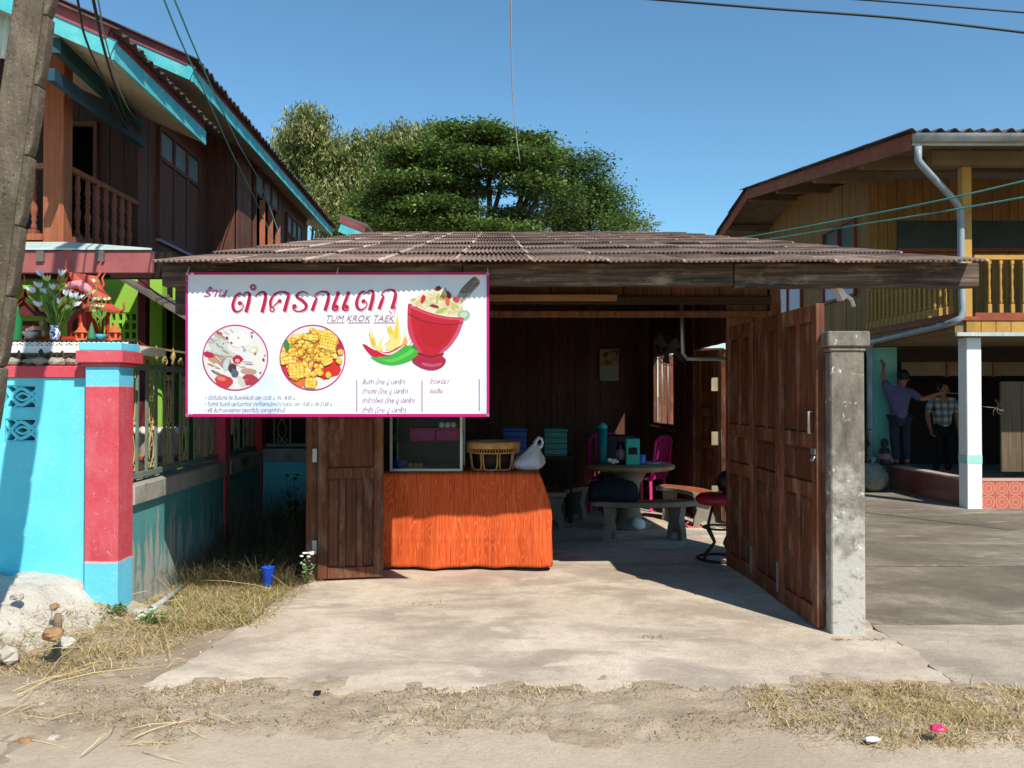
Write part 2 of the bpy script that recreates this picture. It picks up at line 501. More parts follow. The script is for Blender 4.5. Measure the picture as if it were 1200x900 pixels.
def wave_sheet(w, L, per, amp, th, seg=6):
    n = int(round(w / per)) * seg
    vs, fs = [], []
    for y in (0.0, L):
        for i in range(n + 1):
            x = -w / 2 + w * i / n
            vs.append((x, y, amp * math.sin(2 * math.pi * i / seg)))
    for y in (0.0, L):
        for i in range(n + 1):
            x = -w / 2 + w * i / n
            vs.append((x, y, amp * math.sin(2 * math.pi * i / seg) - th))
    k = n + 1
    for i in range(n):
        fs += [(i, i + 1, k + i + 1, k + i), (2 * k + i + 1, 2 * k + i, 3 * k + i, 3 * k + i + 1), (i + 1, i, 2 * k + i, 2 * k + i + 1),
               (k + i, k + i + 1, 3 * k + i + 1, 3 * k + i)]
    fs += [(0, k, 3 * k, 2 * k), (k + n, n, 2 * k + n, 3 * k + n)]
    return MB().add(vs, fs, True)
tile_me = wave_sheet(0.53, 1.30, 0.0353, 0.0085, 0.006).mesh("roof_tile", m_tile, norm=False)
ang = math.atan(RS)
for row in range(8):
    D = RD + 1.16 * row
    x0 = -2.42 - 0.008 * row
    for col in range(11):
        x = x0 + 0.26 + 0.511 * col - 0.030 * col * row * 0.12
        piece("roof_tile", tile_me, shop,
              (x + R.uniform(-.006, .006), D + R.uniform(-.02, .02), roof_z(D) + 0.018 + R.uniform(-.0012, .0012)),
              (ang - 0.014 + R.uniform(-.005, .005), -0.016, 0.02 + R.uniform(-.008, .008)))
# eave beam in three lengths
for a, c, dz in ((-2.45, -0.35, 0.0), (-0.342, 1.55, 0.004), (1.558, 3.27, -0.012)):
    m = MB()
    n = 14; vs = []
    for i in range(n + 1):
        x = a + (c - a) * i / n
        w = 0.012 * fbm(x, 1, 2.5, 4, 6)
        for (y, z) in ((5.78, 2.315 + w + dz), (5.88, 2.315 + w * .6 + dz), (5.88, 2.475), (5.78, 2.475)): vs.append((x, y, z))
    fs = [(0, 1, 2, 3), tuple(4 * n + k for k in (3, 2, 1, 0))]
    for i in range(n):
        for k in range(4): fs.append((4 * i + k, 4 * i + (k + 1) % 4, 4 * i + 4 + (k + 1) % 4, 4 * i + 4 + k))
    m.add(vs, fs)
    mk("eave_beam", m, m_beam, shop, ((a + c) / 2, 5.83, 2.3), 0.006)
mk("beam_end_block", MB().box(-2.40, -2.17, 5.892, 6.0, 2.13, 2.42), m_beam, shop)
# rafters and purlins
for x in (-2.1, -1.35, -0.3, 0.75, 1.8, 2.6):
    mk("rafter", MB().bar((x, 5.9, roof_z(5.9) - 0.10), (x - 0.05, 13.9, roof_z(13.9) - 0.10), 0.06, 0.11), m_rafter, shop)
for D in (7.0, 8.2, 9.4, 10.6, 11.8, 13.0):
    mk("purlin", MB().box(-2.3, 2.9, D - .03, D + .03, roof_z(D) - 0.043, roof_z(D) + 0.003), m_beam, shop)
# plank walls
def planks(parent, name, a, c, wd, z0, ztop, mat, th=0.025, gap=0.006, jz=0.0):
    "upright boards from a to c, each a part"
    a, c = Vector((a[0], a[1], 0)), Vector((c[0], c[1], 0))
    L = (c - a).length; n = max(1, round(L / wd)); d = (c - a) / L; nr = Vector((-d.y, d.x, 0))
    for i in range(n):
        s0, s1 = L * i / n + gap / 2, L * (i + 1) / n - gap / 2
        o = R.uniform(-.004, .004) if gap > 0 else (.012 if i % 2 else 0.0)
        p0, p1 = a + d * s0 + nr * o, a + d * s1 + nr * o
        zz0 = z0(p0.x, p0.y) if callable(z0) else z0
        t0 = ztop(p0.x, p0.y) if callable(ztop) else ztop
        t1 = ztop(p1.x, p1.y) if callable(ztop) else ztop
        h = nr * th
        m = MB().hexa([p0 + Vector((0, 0, zz0)), p1 + Vector((0, 0, zz0)), p1 + h + Vector((0, 0, zz0)), p0 + h + Vector((0, 0, zz0)),
                       p0 + Vector((0, 0, t0)), p1 + Vector((0, 0, t1)), p1 + h + Vector((0, 0, t1)), p0 + h + Vector((0, 0, t0))])
        mk(name, m, mat, parent, (p0 + p1) / 2 + Vector((0, 0, zz0)), 0.003)
rw = lambda D: 2.36 - 0.011 * (D - 7.4)      # right wall
lw = lambda D: -1.66 - 0.02 * (D - 6.9)      # left wall
top = lambda x, y: roof_z(y) - 0.06
BD = 13.75
planks(shop, "wall_plank", (lw(BD), BD), (rw(BD), BD), 0.20, 0.02, top, m_wall, gap=-.01)
planks(shop, "wall_plank", (lw(BD), BD - .01), (lw(6.95), 6.95), 0.24, 0.02, top, m_wall, gap=-.01)
# right wall: side door from 8.0 to 10.4, window from 11.55 to 13.2
wz0, wz1 = 1.08, 2.2
planks(shop, "wall_plank", (rw(7.5), 7.5), (rw(8.0), 8.0), 0.2, 0.02, top, m_wall, gap=-.01)
planks(shop, "wall_plank", (rw(8.0), 8.0), (rw(10.4), 10.4), 0.22, 2.12, top, m_wall, gap=-.01)
planks(shop, "wall_plank", (rw(10.4), 10.4), (rw(11.55), 11.55), 0.2, 0.02, top, m_wall, gap=-.01)
planks(shop, "wall_plank", (rw(11.55), 11.55), (rw(13.2), 13.2), 0.2, 0.02, wz0, m_wall, gap=-.01)
planks(shop, "wall_plank", (rw(11.55), 11.55), (rw(13.2), 13.2), 0.2, wz1, top, m_wall, gap=-.01)
planks(shop, "wall_plank", (rw(13.2), 13.2), (rw(BD), BD - .02), 0.2, 0.02, top, m_wall, gap=-.01)
wf = MB()
for D in (11.58, 13.17): wf.bar((rw(D) - .02, D, wz0), (rw(D) - .02, D, wz1), 0.09, 0.06, (1, 0, 0))
for z in (wz0 + .02, wz1 - .02): wf.bar((rw(11.6) - .02, 11.61, z), (rw(13.1) - .02, 13.14, z), 0.09, 0.05)
win = mk("window_frame", wf, m_door, shop)
for k in range(3):
    D = 11.8 + k * .45
    mk("window_bar", MB().tube([(rw(D), D, wz0), (rw(D), D, wz1)], 0.009, 6), m_steel, win)
mk("shutter", MB().bar((rw(13.2) + .04, 13.19, (wz0 + wz1) / 2), (rw(13.2) + .72, 13.30, (wz0 + wz1) / 2), .03, wz1 - wz0), m_door, win)
mk("shutter", MB().bar((rw(11.55) + .04, 11.52, (wz0 + wz1) / 2), (rw(11.55) + .60, 11.36, (wz0 + wz1) / 2), .03, wz1 - wz0), m_door, win)
mk("sill", MB().box(rw(12) - .12, rw(12) + .05, 11.5, 13.22, wz0 - .045, wz0 - .005), m_header, win)
# posts
for (x, y, s) in ((lw(6.9) , 6.93, .10), (2.36, 7.46, .10), (lw(BD), BD - .08, .1), (rw(10.4), 10.45, .1)):
    z1 = roof_z(y) - 0.05
    mk("post", MB().box(x - s / 2, x + s / 2, y - s / 2, y + s / 2, 0.0, z1), m_door, shop, None, 0.006)
# header over the opening
planks(shop, "header_board", (lw(7.0) + .06, 7.43), (2.30, 7.43), 0.22, 2.42, lambda x, y: roof_z(7.43) - .06, m_header)
mk("header_rail", MB().box(lw(7) + .06, 2.31, 7.36, 7.42, 2.36, 2.43), m_rafter, shop, None, .004)
mk("header_batten", MB().box(-0.6, 0.93, 7.30, 7.357, 2.385, 2.44), m_batten, shop, None, .004)
mk("lintel", MB().box(lw(7) + .06, 2.31, 7.36, 7.43, 2.245, 2.30), m_header, shop, None, .004)
planks(shop, "door_head_panel", (1.93, 7.455), (2.43, 7.455), 0.25, 2.02, 2.42, m_header)
mk("wire_holder", MB().lathe([(0.0, 0), (.035, 0), (.035, .03), (.012, .05), (0, .05)], (-0.36, 7.40, 2.42), 10), m_batten, shop)
mk("ceiling_pipe", MB().tube([(1.62, 7.9, 2.5), (1.63, 7.9, 1.95), (1.68, 7.95, 1.9), (2.2, 8.0, 1.9)], 0.02, 8), m_steel, shop)
# front bracket under the eave, right
mk("eave_bracket", MB().bar((2.29, 5.85, 2.335), (2.35, 5.88, 2.23), .05, .05).tube([(2.26, 5.86, 2.31), (2.36, 5.87, 2.265), (2.42, 5.9, 2.235), (2.44, 5.9, 2.18)], 0.016, 8), paint("bracket white", "#cfc8be"), shop)

# ---------------------------------------------------------------- panelled leaves
def leaf(name, parent, p0, p1, z0, z1, cols, rows, th=0.058, stile=0.08, mat=m_door, pm=m_panel):
    "framed leaf standing on the line p0-p1: cols = panels per row, rows = [(za, zb, n)]"
    p0, p1 = Vector((p0[0], p0[1], 0)), Vector((p1[0], p1[1], 0))
    d = (p1 - p0).normalized(); w = (p1 - p0).length
    T = Matrix.Translation(p0) @ Matrix(((d.x, -d.y, 0, 0), (d.y, d.x, 0, 0), (0, 0, 1, 0), (0, 0, 0, 1)))
    m = MB(T)
    h = th / 2
    m.box(0, stile, -h, h, z0, z1).box(w - stile, w, -h, h, z0, z1)
    zs = [z0] + [q for r in rows for q in r[:2]] + [z1]
    for i in range(0, len(zs), 2):
        m.box(stile, w - stile, -h + .002, h - .002, zs[i], zs[i + 1])
    panels = []
    for za, zb, n in rows:
        iw = w - 2 * stile; mu = 0.05
        pw = (iw - mu * (n - 1)) / n
        for k in range(n):
            xa = stile + k * (pw + mu)
            panels.append((xa, xa + pw, za, zb))
            if k < n - 1: m.box(xa + pw, xa + pw + mu, -h + .004, h - .004, za, zb)
    L = mk(name, m, mat, parent, p0 + Vector((0, 0, z0)), 0.004)
    for xa, xb, za, zb in panels:
        q = MB(T)
        q.box(xa, xb, -h * .2, h * .2, za, zb)
        e = min(.03, (xb - xa) * .2)
        for sgn in (-1, 1):
            y0, y1 = sgn * h * .2, sgn * h * .5
            q.add([(xa, y0, za), (xb, y0, za), (xb, y0, zb), (xa, y0, zb), (xa + e, y1, za + e), (xb - e, y1, za + e), (xb - e, y1, zb - e), (xa + e, y1, zb - e)],
                  [(4, 5, 6, 7), (0, 1, 5, 4), (1, 2, 6, 5), (2, 3, 7, 6), (3, 0, 4, 7)])
        mk("panel", q, pm, L, p0 + d * xa + Vector((0, 0, za)))
    return L, T
rows3 = [(0.16, 0.87, 2), (0.97, 1.20, 1), (1.30, 2.04, 2)]
near, far_ = Vector((2.015, 5.40, 0)), Vector((1.935, 7.40, 0))
pts = [far_, far_.lerp(near, .335) + Vector((.022, 0, 0)), far_.lerp(near, .665) + Vector((-.004, 0, 0)), near]
for i in range(3):
    a, c = pts[i], pts[i + 1]; d = (c - a).normalized() * .004
    L, T = leaf("door_leaf", shop, a + d, c - d, 0.035, 2.15, 0, rows3)
    if i == 2:
        w = (c - a).length
        q = MB(T).tube([(w - .06, -.02, 1.30), (w - .06, -.06, 1.30), (w - .06, -.06, 1.44), (w - .06, -.02, 1.44)], .009, 6)
        mk("handle", q, m_steel, L)
        mk("lock", MB(T).box(w - .09, w - .02, -.036, -.018, 1.16, 1.20).tube([(w - .05, -.036, 1.15), (w - .05, -.05, 1.12), (w - .02, -.05, 1.12), (w - .02, -.036, 1.15)], .006, 6), m_steel, L)
    else:
        w = (c - a).length
        mk("floor_bolt", MB(T).box(w - .07, w - .035, -.032, -.02, .10, .32), m_steel, L)
leaf("door_leaf", shop, (-1.60, 6.83), (-1.075, 6.93), 0.04, 2.16, 0, [(0.13, 0.86, 3), (0.95, 1.38, 1), (1.46, 2.06, 3)])
for z in (.25, 1.0, 1.9): mk("hinge", MB().box(-1.635, -1.60, 6.79, 6.82, z, z + .11), m_steel, shop)
# side door leaves folded back at the far end of the side opening
La, T = leaf("side_door_leaf", shop, (2.33, 10.36), (2.50, 9.98), 0.04, 2.1, 0, [(0.16, 0.9, 1), (1.0, 1.3, 1), (1.4, 2.0, 1)])
Lb, T = leaf("side_door_leaf", shop, (2.52, 9.93), (2.86, 9.72), 0.04, 2.1, 0, [(0.16, 0.75, 2), (.85, 1.15, 2), (1.25, 2.0, 2)])
mh = MB()
for z in (.3, .95, 1.6): mk("hinge", MB().box(2.40, 2.49, 9.96, 9.99, z, z + .16), paint("hinge plate", "#a99a80", "#8c7c64"), shop)

# concrete gate pillar at the right
def pillar_mat():
    t = NT("weathered concrete pillar")
    v = t.coords()
    c = t.ramp(t.noise(t.coords((2, 2, .8)), 2.5, 9, .7), [(.3, "#464139"), (.5, "#736c62"), (.7, "#938c80")])
    tc = t.n("ShaderNodeTexCoord"); sx = t.n("ShaderNodeSeparateXYZ"); t.l(tc.outputs["Object"], sx.inputs[0])
    n = t.noise(v, 5, 7, .65); ma = t.n("ShaderNodeMath", operation='MULTIPLY_ADD'); ma.inputs[1].default_value = 1.2
    t.l(n, ma.inputs[0]); ng = t.n("ShaderNodeMath", operation='MULTIPLY'); ng.inputs[1].default_value = -.5; t.l(sx.outputs[2], ng.inputs[0]); t.l(ng.outputs[0], ma.inputs[2])
    f = t.ramp(ma.outputs[0], [(.12, (0, 0, 0)), (.36, (.9, .9, .9))])
    c = t.mix(f, c, "#b6b2a9")
    c = t.mix(t.ramp(t.noise(v, 9, 8, .75), [(.55, (0, 0, 0)), (.66, (.85, .85, .85))]), c, "#57504a")
    c = t.mix(t.ramp(t.noise(v, 13, 6, .7), [(.62, (0, 0, 0)), (.68, (.9, .9, .9))]), c, "#d8d4cc")
    t.bump(t.noise(v, 35, 9, .7), .6, .01)
    return t.done(c, .9, 0, .15)
m_pillar = pillar_mat()
gp = thing("gate_pillar", "weathered grey and white concrete gate pillar at the end of the open folding door", "pillar", (2.155, 5.42, 0.02))
mk("shaft", MB().box(2.045, 2.262, 5.31, 5.53, 0.0, 1.83), m_pillar, gp, None, .008)
mk("cap", MB().box(2.035, 2.272, 5.30, 5.54, 1.83, 1.86).box(2.018, 2.290, 5.283, 5.557, 1.8605, 1.96), m_pillar, gp, None, .008)
# ================================================================== THE BANNER
BY = 5.735
ban = thing("shop_banner", "white vinyl shop banner with pink border, red Thai lettering and food pictures", "banner", (P(395, 489, BY).x, BY, P(395, 489, BY).z))
def wr(x, z):
    "the sheet's slight waviness: folds from the tied corners"
    w = 0.005 * fbm(x, z, 0.9, 1, 4.0)
    for cx, cz, s in ((P(217, 319, BY).x, P(217, 319, BY).z, 1), (P(573, 318, BY).x, P(573, 318, BY).z, 1.0), (P(218, 489, BY).x, P(218, 489, BY).z, .8)):
        dx, dz = x - cx, z - cz
        r = math.hypot(dx, dz); th = math.atan2(dz, dx)
        w += s * 0.0035 * math.sin(th * 11 + 1.0) * math.exp(-r / 0.10) * min(1, r / .06)
    return w
def refine(bm, L):
    for _ in range(6):
        e = [e for e in bm.edges if e.calc_length() > L]
        if not e: break
        bmesh.ops.subdivide_edges(bm, edges=e, cuts=1, use_grid_fill=True)
        bmesh.ops.triangulate(bm, faces=[f for f in bm.faces if len(f.verts) > 4])
def smoothpoly(pts, n=4, closed=True):
    "rounded outline through the given points (Catmull-Rom)"
    m = len(pts); out = []
    rng = range(m) if closed else range(m - 1)
    for i in rng:
        g = (lambda k: pts[k % m]) if closed else (lambda k: pts[min(max(k, 0), m - 1)])
        a, b_, c, d = g(i - 1), g(i), g(i + 1), g(i + 2)
        for k in range(n):
            t = k / n
            out.append(tuple(0.5 * ((2 * b_[j]) + (-a[j] + c[j]) * t + (2 * a[j] - 5 * b_[j] + 4 * c[j] - d[j]) * t * t + (-a[j] + 3 * b_[j] - 3 * c[j] + d[j]) * t ** 3) for j in (0, 1)))
    if not closed: out.append(tuple(pts[-1]))
    return out
def ribbon(pts, ws, n=6):
    "calligraphic stroke: centre line with a width at each point"
    p3 = [(x, y) for x, y in pts]
    c = smoothpoly(p3, n, False)
    W_ = []
    for i in range(len(ws) - 1):
        for k in range(n): W_.append(ws[i] + (ws[i + 1] - ws[i]) * k / n)
    W_.append(ws[-1])
    quads = []
    L, Rr = [], []
    for i, (x, y) in enumerate(c):
        x0, y0 = c[max(i - 1, 0)]; x1, y1 = c[min(i + 1, len(c) - 1)]
        dx, dy = x1 - x0, y1 - y0; l = math.hypot(dx, dy) or 1
        nx, ny = -dy / l, dx / l; h = W_[i] / 2
        L.append((x + nx * h, y + ny * h)); Rr.append((x - nx * h, y - ny * h))
    for i in range(len(c) - 1): quads.append([L[i], L[i + 1], Rr[i + 1], Rr[i]])
    return quads
class Print:
    "flat coloured shapes printed on the banner; later shapes lie a hair above earlier ones"
    def __init__(s, layer): s.layer = layer; s.bm = bmesh.new(); s.col = s.bm.loops.layers.float_color.new("Col"); s.k = 0
    def poly(s, pts, col, same=False):
        if not same: s.k += 1
        off = s.layer * 0.0009 + s.k * 0.00002
        c = lin(col); c = tuple(q * .66 for q in c[:3]) + (1.0,)
        vs = []
        for x, y in pts:
            p = P(x, y, BY); vs.append(s.bm.verts.new((p.x, off, p.z)))
        tri = tessellate_polygon([[Vector((v.co.x, v.co.z, 0)) for v in vs]])
        for t in tri:
            if len(set(t)) < 3: continue
            try: f = s.bm.faces.new([vs[i] for i in t])
            except ValueError: continue
            for l in f.loops: l[s.col] = c
    def quads(s, qs, col):
        s.k += 1
        for q in qs: s.poly(q, col, True)
    def disc(s, x, y, r, col, n=14, ry=None, same=False):
        s.poly([(x + r * math.cos(2 * math.pi * i / n), y + (ry or r) * math.sin(2 * math.pi * i / n)) for i in range(n)], col, same)
    def ring(s, x, y, r0, r1, col, n=48, ry=1.0):
        s.k += 1
        for i in range(n):
            a, b_ = 2 * math.pi * i / n, 2 * math.pi * (i + 1) / n
            s.poly([(x + r0 * math.cos(a), y + r0 * ry * math.sin(a)), (x + r1 * math.cos(a), y + r1 * ry * math.sin(a)), (x + r1 * math.cos(b_), y + r1 * ry * math.sin(b_)), (x + r0 * math.cos(b_), y + r0 * ry * math.sin(b_))], col, True)
    def build(s, name, mat, fine=0.022):
        refine(s.bm, fine)
        for v in s.bm.verts:
            o = v.co.y
            v.co.y = BY - o + wr(v.co.x, v.co.z)
        base = W[ban]
        me = bpy.data.meshes.new(name)
        for v in s.bm.verts: v.co -= base
        for f in s.bm.faces:
            f.normal_update()
            if f.normal.y > 0: f.normal_flip()
        s.bm.to_mesh(me); s.bm.free(); me.materials.append(mat)
        o = bpy.data.objects.new(name, me); C.objects.link(o); o.parent = ban; W[o] = base.copy()
        return o
m_print = attr_mat("banner print", 0.45, 0, 0, 0.35)
# the sheet
def sheet_mat():
    t = NT("banner vinyl")
    v = t.coords()
    c = t.ramp(t.noise(t.coords((1, 1, .45)), 1.4, 3, .5, 1.0), [(.40, "#d6d9de"), (.55, "#d0d6de"), (.66, "#b4c6d9")])
    t.bump(t.noise(t.coords((1.3, 1, 1.9)), 1.6, 1.5, .4, .8), .5, .06)
    return t.done(c, .42, 0, .35)
m_sheet = sheet_mat()
bl, br_, bt, bb = 217.5, 573.2, 319.0, 488.5
nx, ny = 130, 64
vs, fs = [], []
for side in (0, 1):
    for j in range(ny + 1):
        for i in range(nx + 1):
            p = P(bl + (br_ - bl) * i / nx, bt + (bb - bt) * j / ny, BY)
            vs.append((p.x, BY + wr(p.x, p.z) + side * .002, p.z))
N1 = (nx + 1) * (ny + 1)
for j in range(ny):
    for i in range(nx):
        a = j * (nx + 1) + i
        fs.append((a, a + nx + 1, a + nx + 2, a + 1)); fs.append((N1 + a, N1 + a + 1, N1 + a + nx + 2, N1 + a + nx + 1))
mk("sheet", MB().add(vs, fs, True), m_sheet, ban)
MAG, DMAG, CRIM = "#d3127c", "#a50f62", "#c01345"
p = Print(1)
w = 3.0
for q in ([(bl, bt), (br_, bt), (br_, bt + w), (bl, bt + w)], [(bl, bb - w - .6), (br_, bb - w - .6), (br_, bb), (bl, bb)],
          [(bl, bt + w), (bl + w, bt + w), (bl + w, bb - w - .6), (bl, bb - w - .6)], [(br_ - w, bt + w), (br_, bt + w), (br_, bb - w - .6), (br_ - w, bb - w - .6)]):
    p.poly(q, MAG, True)
p.build("border", m_print)
# big title, drawn stroke by stroke as in the photograph (coordinates of a 4.8x enlargement)
ZK = lambda pts: [(230 + x / 4.8, 325 + y / 4.8) for x, y in pts]
def title(p, dx, dy, col, which):
    def st(pts, ws): p.quads(ribbon(ZK([(x + dx, y + dy) for x, y in pts]), [q / 4.8 for q in ws]), col)
    def dot(x, y, r): p.disc(230 + (x + dx) / 4.8, 325 + (y + dy) / 4.8, r / 4.8, col)
    def to_tao(ox, oy):
        st([(ox + 246, oy + 143), (ox + 262, oy + 150), (ox + 262, oy + 172), (ox + 236, oy + 193), (ox + 214, oy + 184), (ox + 207, oy + 152), (ox + 222, oy + 110), (ox + 246, oy + 87)], [5, 5, 5, 10, 17, 18, 15, 9])
        st([(ox + 246, oy + 87), (ox + 263, oy + 99), (ox + 279, oy + 85), (ox + 299, oy + 92), (ox + 297, oy + 130), (ox + 280, oy + 196)], [7, 6, 7, 14, 20, 20])
        dot(ox + 246, oy + 145, 12)
    def ko_kai(ox, oy):
        st([(ox + 652, oy + 188), (ox + 668, oy + 142), (ox + 677, oy + 118), (ox + 666, oy + 106), (ox + 683, oy + 88), (ox + 712, oy + 79), (ox + 742, oy + 90), (ox + 741, oy + 130), (ox + 724, oy + 187)], [19, 19, 10, 6, 6, 8, 14, 20, 20])
    def e(ox):
        st([(ox + 800, 80), (ox + 789, 115), (ox + 772, 160), (ox + 770, 178), (ox + 786, 187), (ox + 800, 178)], [17, 18, 18, 14, 8, 6])
        dot(ox + 789, 166, 13)
    if which == 0: to_tao(0, 0)
    if which == 1: p.ring(230 + (320 + dx) / 4.8, 325 + (55 + dy) / 4.8, 8 / 4.8, 17 / 4.8, col, 20)
    if which == 2: st([(336, 110), (350, 90), (374, 82), (390, 96), (386, 135), (370, 197)], [6, 7, 11, 17, 20, 20])
    if which == 3:
        st([(467, 134), (447, 150), (432, 163)], [10, 6, 5]); dot(470, 133, 11)
        p.ring(230 + (427 + dx) / 4.8, 325 + (180 + dy) / 4.8, 8 / 4.8, 15 / 4.8, col, 20)
        st([(420, 170), (418, 135), (438, 99), (475, 81), (512, 88), (519, 105), (510, 140), (496, 192)], [12, 16, 12, 8, 13, 18, 20, 20])
    if which == 4:
        dot(553, 163, 13)
        st([(543, 172), (556, 187), (582, 191), (612, 179), (618, 155), (594, 128), (568, 112), (572, 92), (600, 80), (628, 92)], [8, 8, 8, 14, 18, 18, 15, 10, 7, 5])
    if which == 5: ko_kai(0, 0)
    if which == 6: e(0); e(57)
    if which == 7: to_tao(695, -11)
    if which == 8: ko_kai(376, -10); st([(1112, 172), (1120, 165), (1114, 205)], [6, 4, 2]); st([(1084, 185), (1094, 200), (1102, 196)], [3, 3, 2])
for k in range(9): p = Print(2); title(p, 5, 6, "#e9b8c8", k); p.build("letter_shadow", m_print)
for k in range(9): p = Print(3); title(p, 0, 0, CRIM, k); p.build("letter", m_print)
def text(name, body, x, y, hpx, col, wpx=None, shear=0.0, layer=4.5, bold=0.0):
    "printed line: baseline-left at photo pixel (x, y), letter height hpx"
    c = bpy.data.curves.new("t", 'FONT'); c.body = body; c.size = 1.0; c.shear = shear; c.resolution_u = 2
    c.offset = bold
    o = bpy.data.objects.new("t", c); C.objects.link(o)
    me = bpy.data.meshes.new_from_object(o.evaluated_get(bpy.context.evaluated_depsgraph_get()))
    bpy.data.objects.remove(o); bpy.data.curves.remove(c)
    base = W[ban]
    xs = [v.co.x for v in me.vertices]; k = hpx / 0.70
    kx = wpx / (max(xs) - min(xs)) if wpx else k
    cc = tuple(q * .7 for q in lin(col)[:3]) + (1.0,)
    for v in me.vertices:
        q = P(x + (v.co.x - min(xs)) * kx, y - v.co.y * k, BY)
        v.co = Vector((q.x, BY - layer * .0009 + wr(q.x, q.z), q.z)) - base
    for f in me.polygons: pass
    a = me.color_attributes.new("Col", 'FLOAT_COLOR', 'CORNER')
    a.data.foreach_set("color", np.tile(np.array(cc, dtype=np.float32), len(me.loops)))
    me.materials.clear(); me.materials.append(m_print); me.name = name
    o = bpy.data.objects.new(name, me); C.objects.link(o); o.parent = ban; W[o] = base.copy()
    return o
text("shop_word", "ร้าน", 239, 347.5, 9.5, "#c04a7e", 28, .3, bold=.012)
text("latin_title", "TUM KROK TAEK", 383, 376.5, 7.2, "#a87f92", 80, .32)
p = Print(3)
for x0, x1 in ((383, 404), (408, 434), (438, 463)): p.poly([(x0, 378), (x1, 377.8), (x1, 378.6), (x0, 378.8)], "#a06f86")
for x, y0, y1 in ((418.3, 445, 482.5), (494.6, 445.5, 483), (561.6, 444, 481.5)): p.poly([(x - .45, y0), (x + .45, y0), (x + .45, y1), (x - .45, y1)], "#9a3a6c")
p.build("menu_rules", m_print)
GREY = "#8d7f92"
for body, x, y, w_ in (("ส้มตำ (ไทย ปู ปลาร้า)", 425, 450, 50), ("ตำแตง (ไทย ปู ปลาร้า)", 425, 461, 53), ("ตำข้าวโพด (ไทย ปู ปลาร้า)", 425, 472, 61), ("ตำซั่ว (ไทย ปู ปลาร้า)", 425, 483, 51), ("ข้าวเหนียว", 504, 449.5, 22), ("ขนมจีน", 504, 460.5, 15)):
    text("menu_line", body, x, y, 5.2, "#b4598c" if x > 500 else "#a5668f", w_, .22)
for body, y, w_ in (("• เปิดวันจันทร์ ถึง วันพฤหัสบดี เวลา 10.00 น. ถึง 18.00 น.", 468.3, 106), ("• วันศุกร์ วันเสาร์ และวันอาทิตย์ ขายที่ตลาดนัดหน้าบ้านสวน เวลา 15.00 น. ถึง 21.00 น.", 475.6, 149), ("• ฟรี! ส้มตำและของทอด ตลอดทั้งวัน เฉพาะลูกค้าร้านนี้", 482.8, 94)):
    text("opening_hours", body, 241, y, 4.6, GREY, w_, .22)
# pictures in circles
def inside(x, y, cx, cy, r): return (x - cx) ** 2 + (y - cy) ** 2 < r * r
def blob(p, x, y, a, b_, rot, col, n=8, cx=0, cy=0, r=1e9):
    pts = []
    for i in range(n):
        t = 2 * math.pi * i / n
        k = 1 + R.uniform(-.16, .16)
        dx, dy = a * k * math.cos(t), b_ * k * math.sin(t)
        q = (x + dx * math.cos(rot) - dy * math.sin(rot), y + dx * math.sin(rot) + dy * math.cos(rot))
        d = math.hypot(q[0] - cx, q[1] - cy)
        if d > r: q = (cx + (q[0] - cx) * r / d, cy + (q[1] - cy) * r / d)
        pts.append(q)
    p.poly(pts, col)
cx, cy, r = 276.0, 419.2, 37.5
p = Print(2)
p.disc(cx, cy, r, "#eeeceb", 48)
K = lambda x, y: (235 + x / 10.588, 375 + y / 10.588)       # 10.6x enlargement of the salad picture
def B(x, y, a, b_, rot, col, n=9):
    q = K(x, y); blob(p, q[0], q[1], a / 10.588, b_ / 10.588, rot, col, n, cx, cy, r)
B(220, 300, 130, 110, .4, "#cfd8d2"); B(240, 170, 45, 25, .5, "#b3605c"); B(300, 420, 150, 60, .3, "#d9d8c9")
B(180, 480, 110, 60, .5, "#c59a78"); B(330, 560, 130, 60, .4, "#b98c86"); B(110, 430, 70, 40, .2, "#c2244b")
for i in range(70):
    x, y = R.uniform(80, 600), R.uniform(150, 620); B(x, y, R.uniform(40, 90), R.uniform(6, 13), R.uniform(.1, .9), R.choice(["#e8e6dc", "#d2d6cf", "#c7b7a4", "#f3f0ea", "#9aa4a4", "#b98f86"]), 6)
B(180, 650, 60, 16, .6, "#6c6868"); B(260, 690, 120, 22, .5, "#8a8078")
B(290, 760, 120, 85, .25, "#d23a3c", 14); B(260, 730, 60, 30, .2, "#ee7a72"); B(400, 600, 55, 55, 0, "#4b3844"); B(430, 660, 45, 60, -.2, "#5d6479", 10)
B(620, 740, 120, 70, .1, "#b23c4c", 10); B(600, 640, 100, 40, .1, "#c79a90"); B(560, 745, 40, 15, .1, "#e04c5c"); B(490, 740, 22, 18, .2, "#7c2a3a")
B(510, 760, 40, 90, -.5, "#d6d6cc", 8); B(320, 560, 36, 90, .2, "#cdd6db", 8)
B(465, 490, 65, 55, 0, "#c3183c", 11); B(460, 505, 28, 22, 0, "#e8b0b4"); B(610, 548, 60, 8, .1, "#8a7c84", 6)
B(490, 240, 140, 100, -.1, "#f3f1f0", 14); B(660, 370, 60, 42, -.2, "#d9dfae", 12); B(655, 372, 40, 26, -.2, "#eef0d8", 12)
for x, y in ((640, 205), (290, 295), (330, 225), (385, 285), (540, 380), (785, 495), (800, 440), (470, 225), (210, 300), (640, 160), (680, 420), (745, 655)):
    B(x, y, R.uniform(10, 26), R.uniform(8, 18), R.uniform(0, 3), R.choice(["#a8324c", "#8d4a4a", "#b06a60", "#8d5a66"]), 7)
p.build("papaya_salad_picture", m_print)
cx2, cy2 = 366.5, 419.0
cx, cy = cx2, cy2
p = Print(2)
p.disc(cx, cy, r, "#f1efec", 48)
K = lambda x, y: (325 + x / 10.588, 375 + y / 10.588)
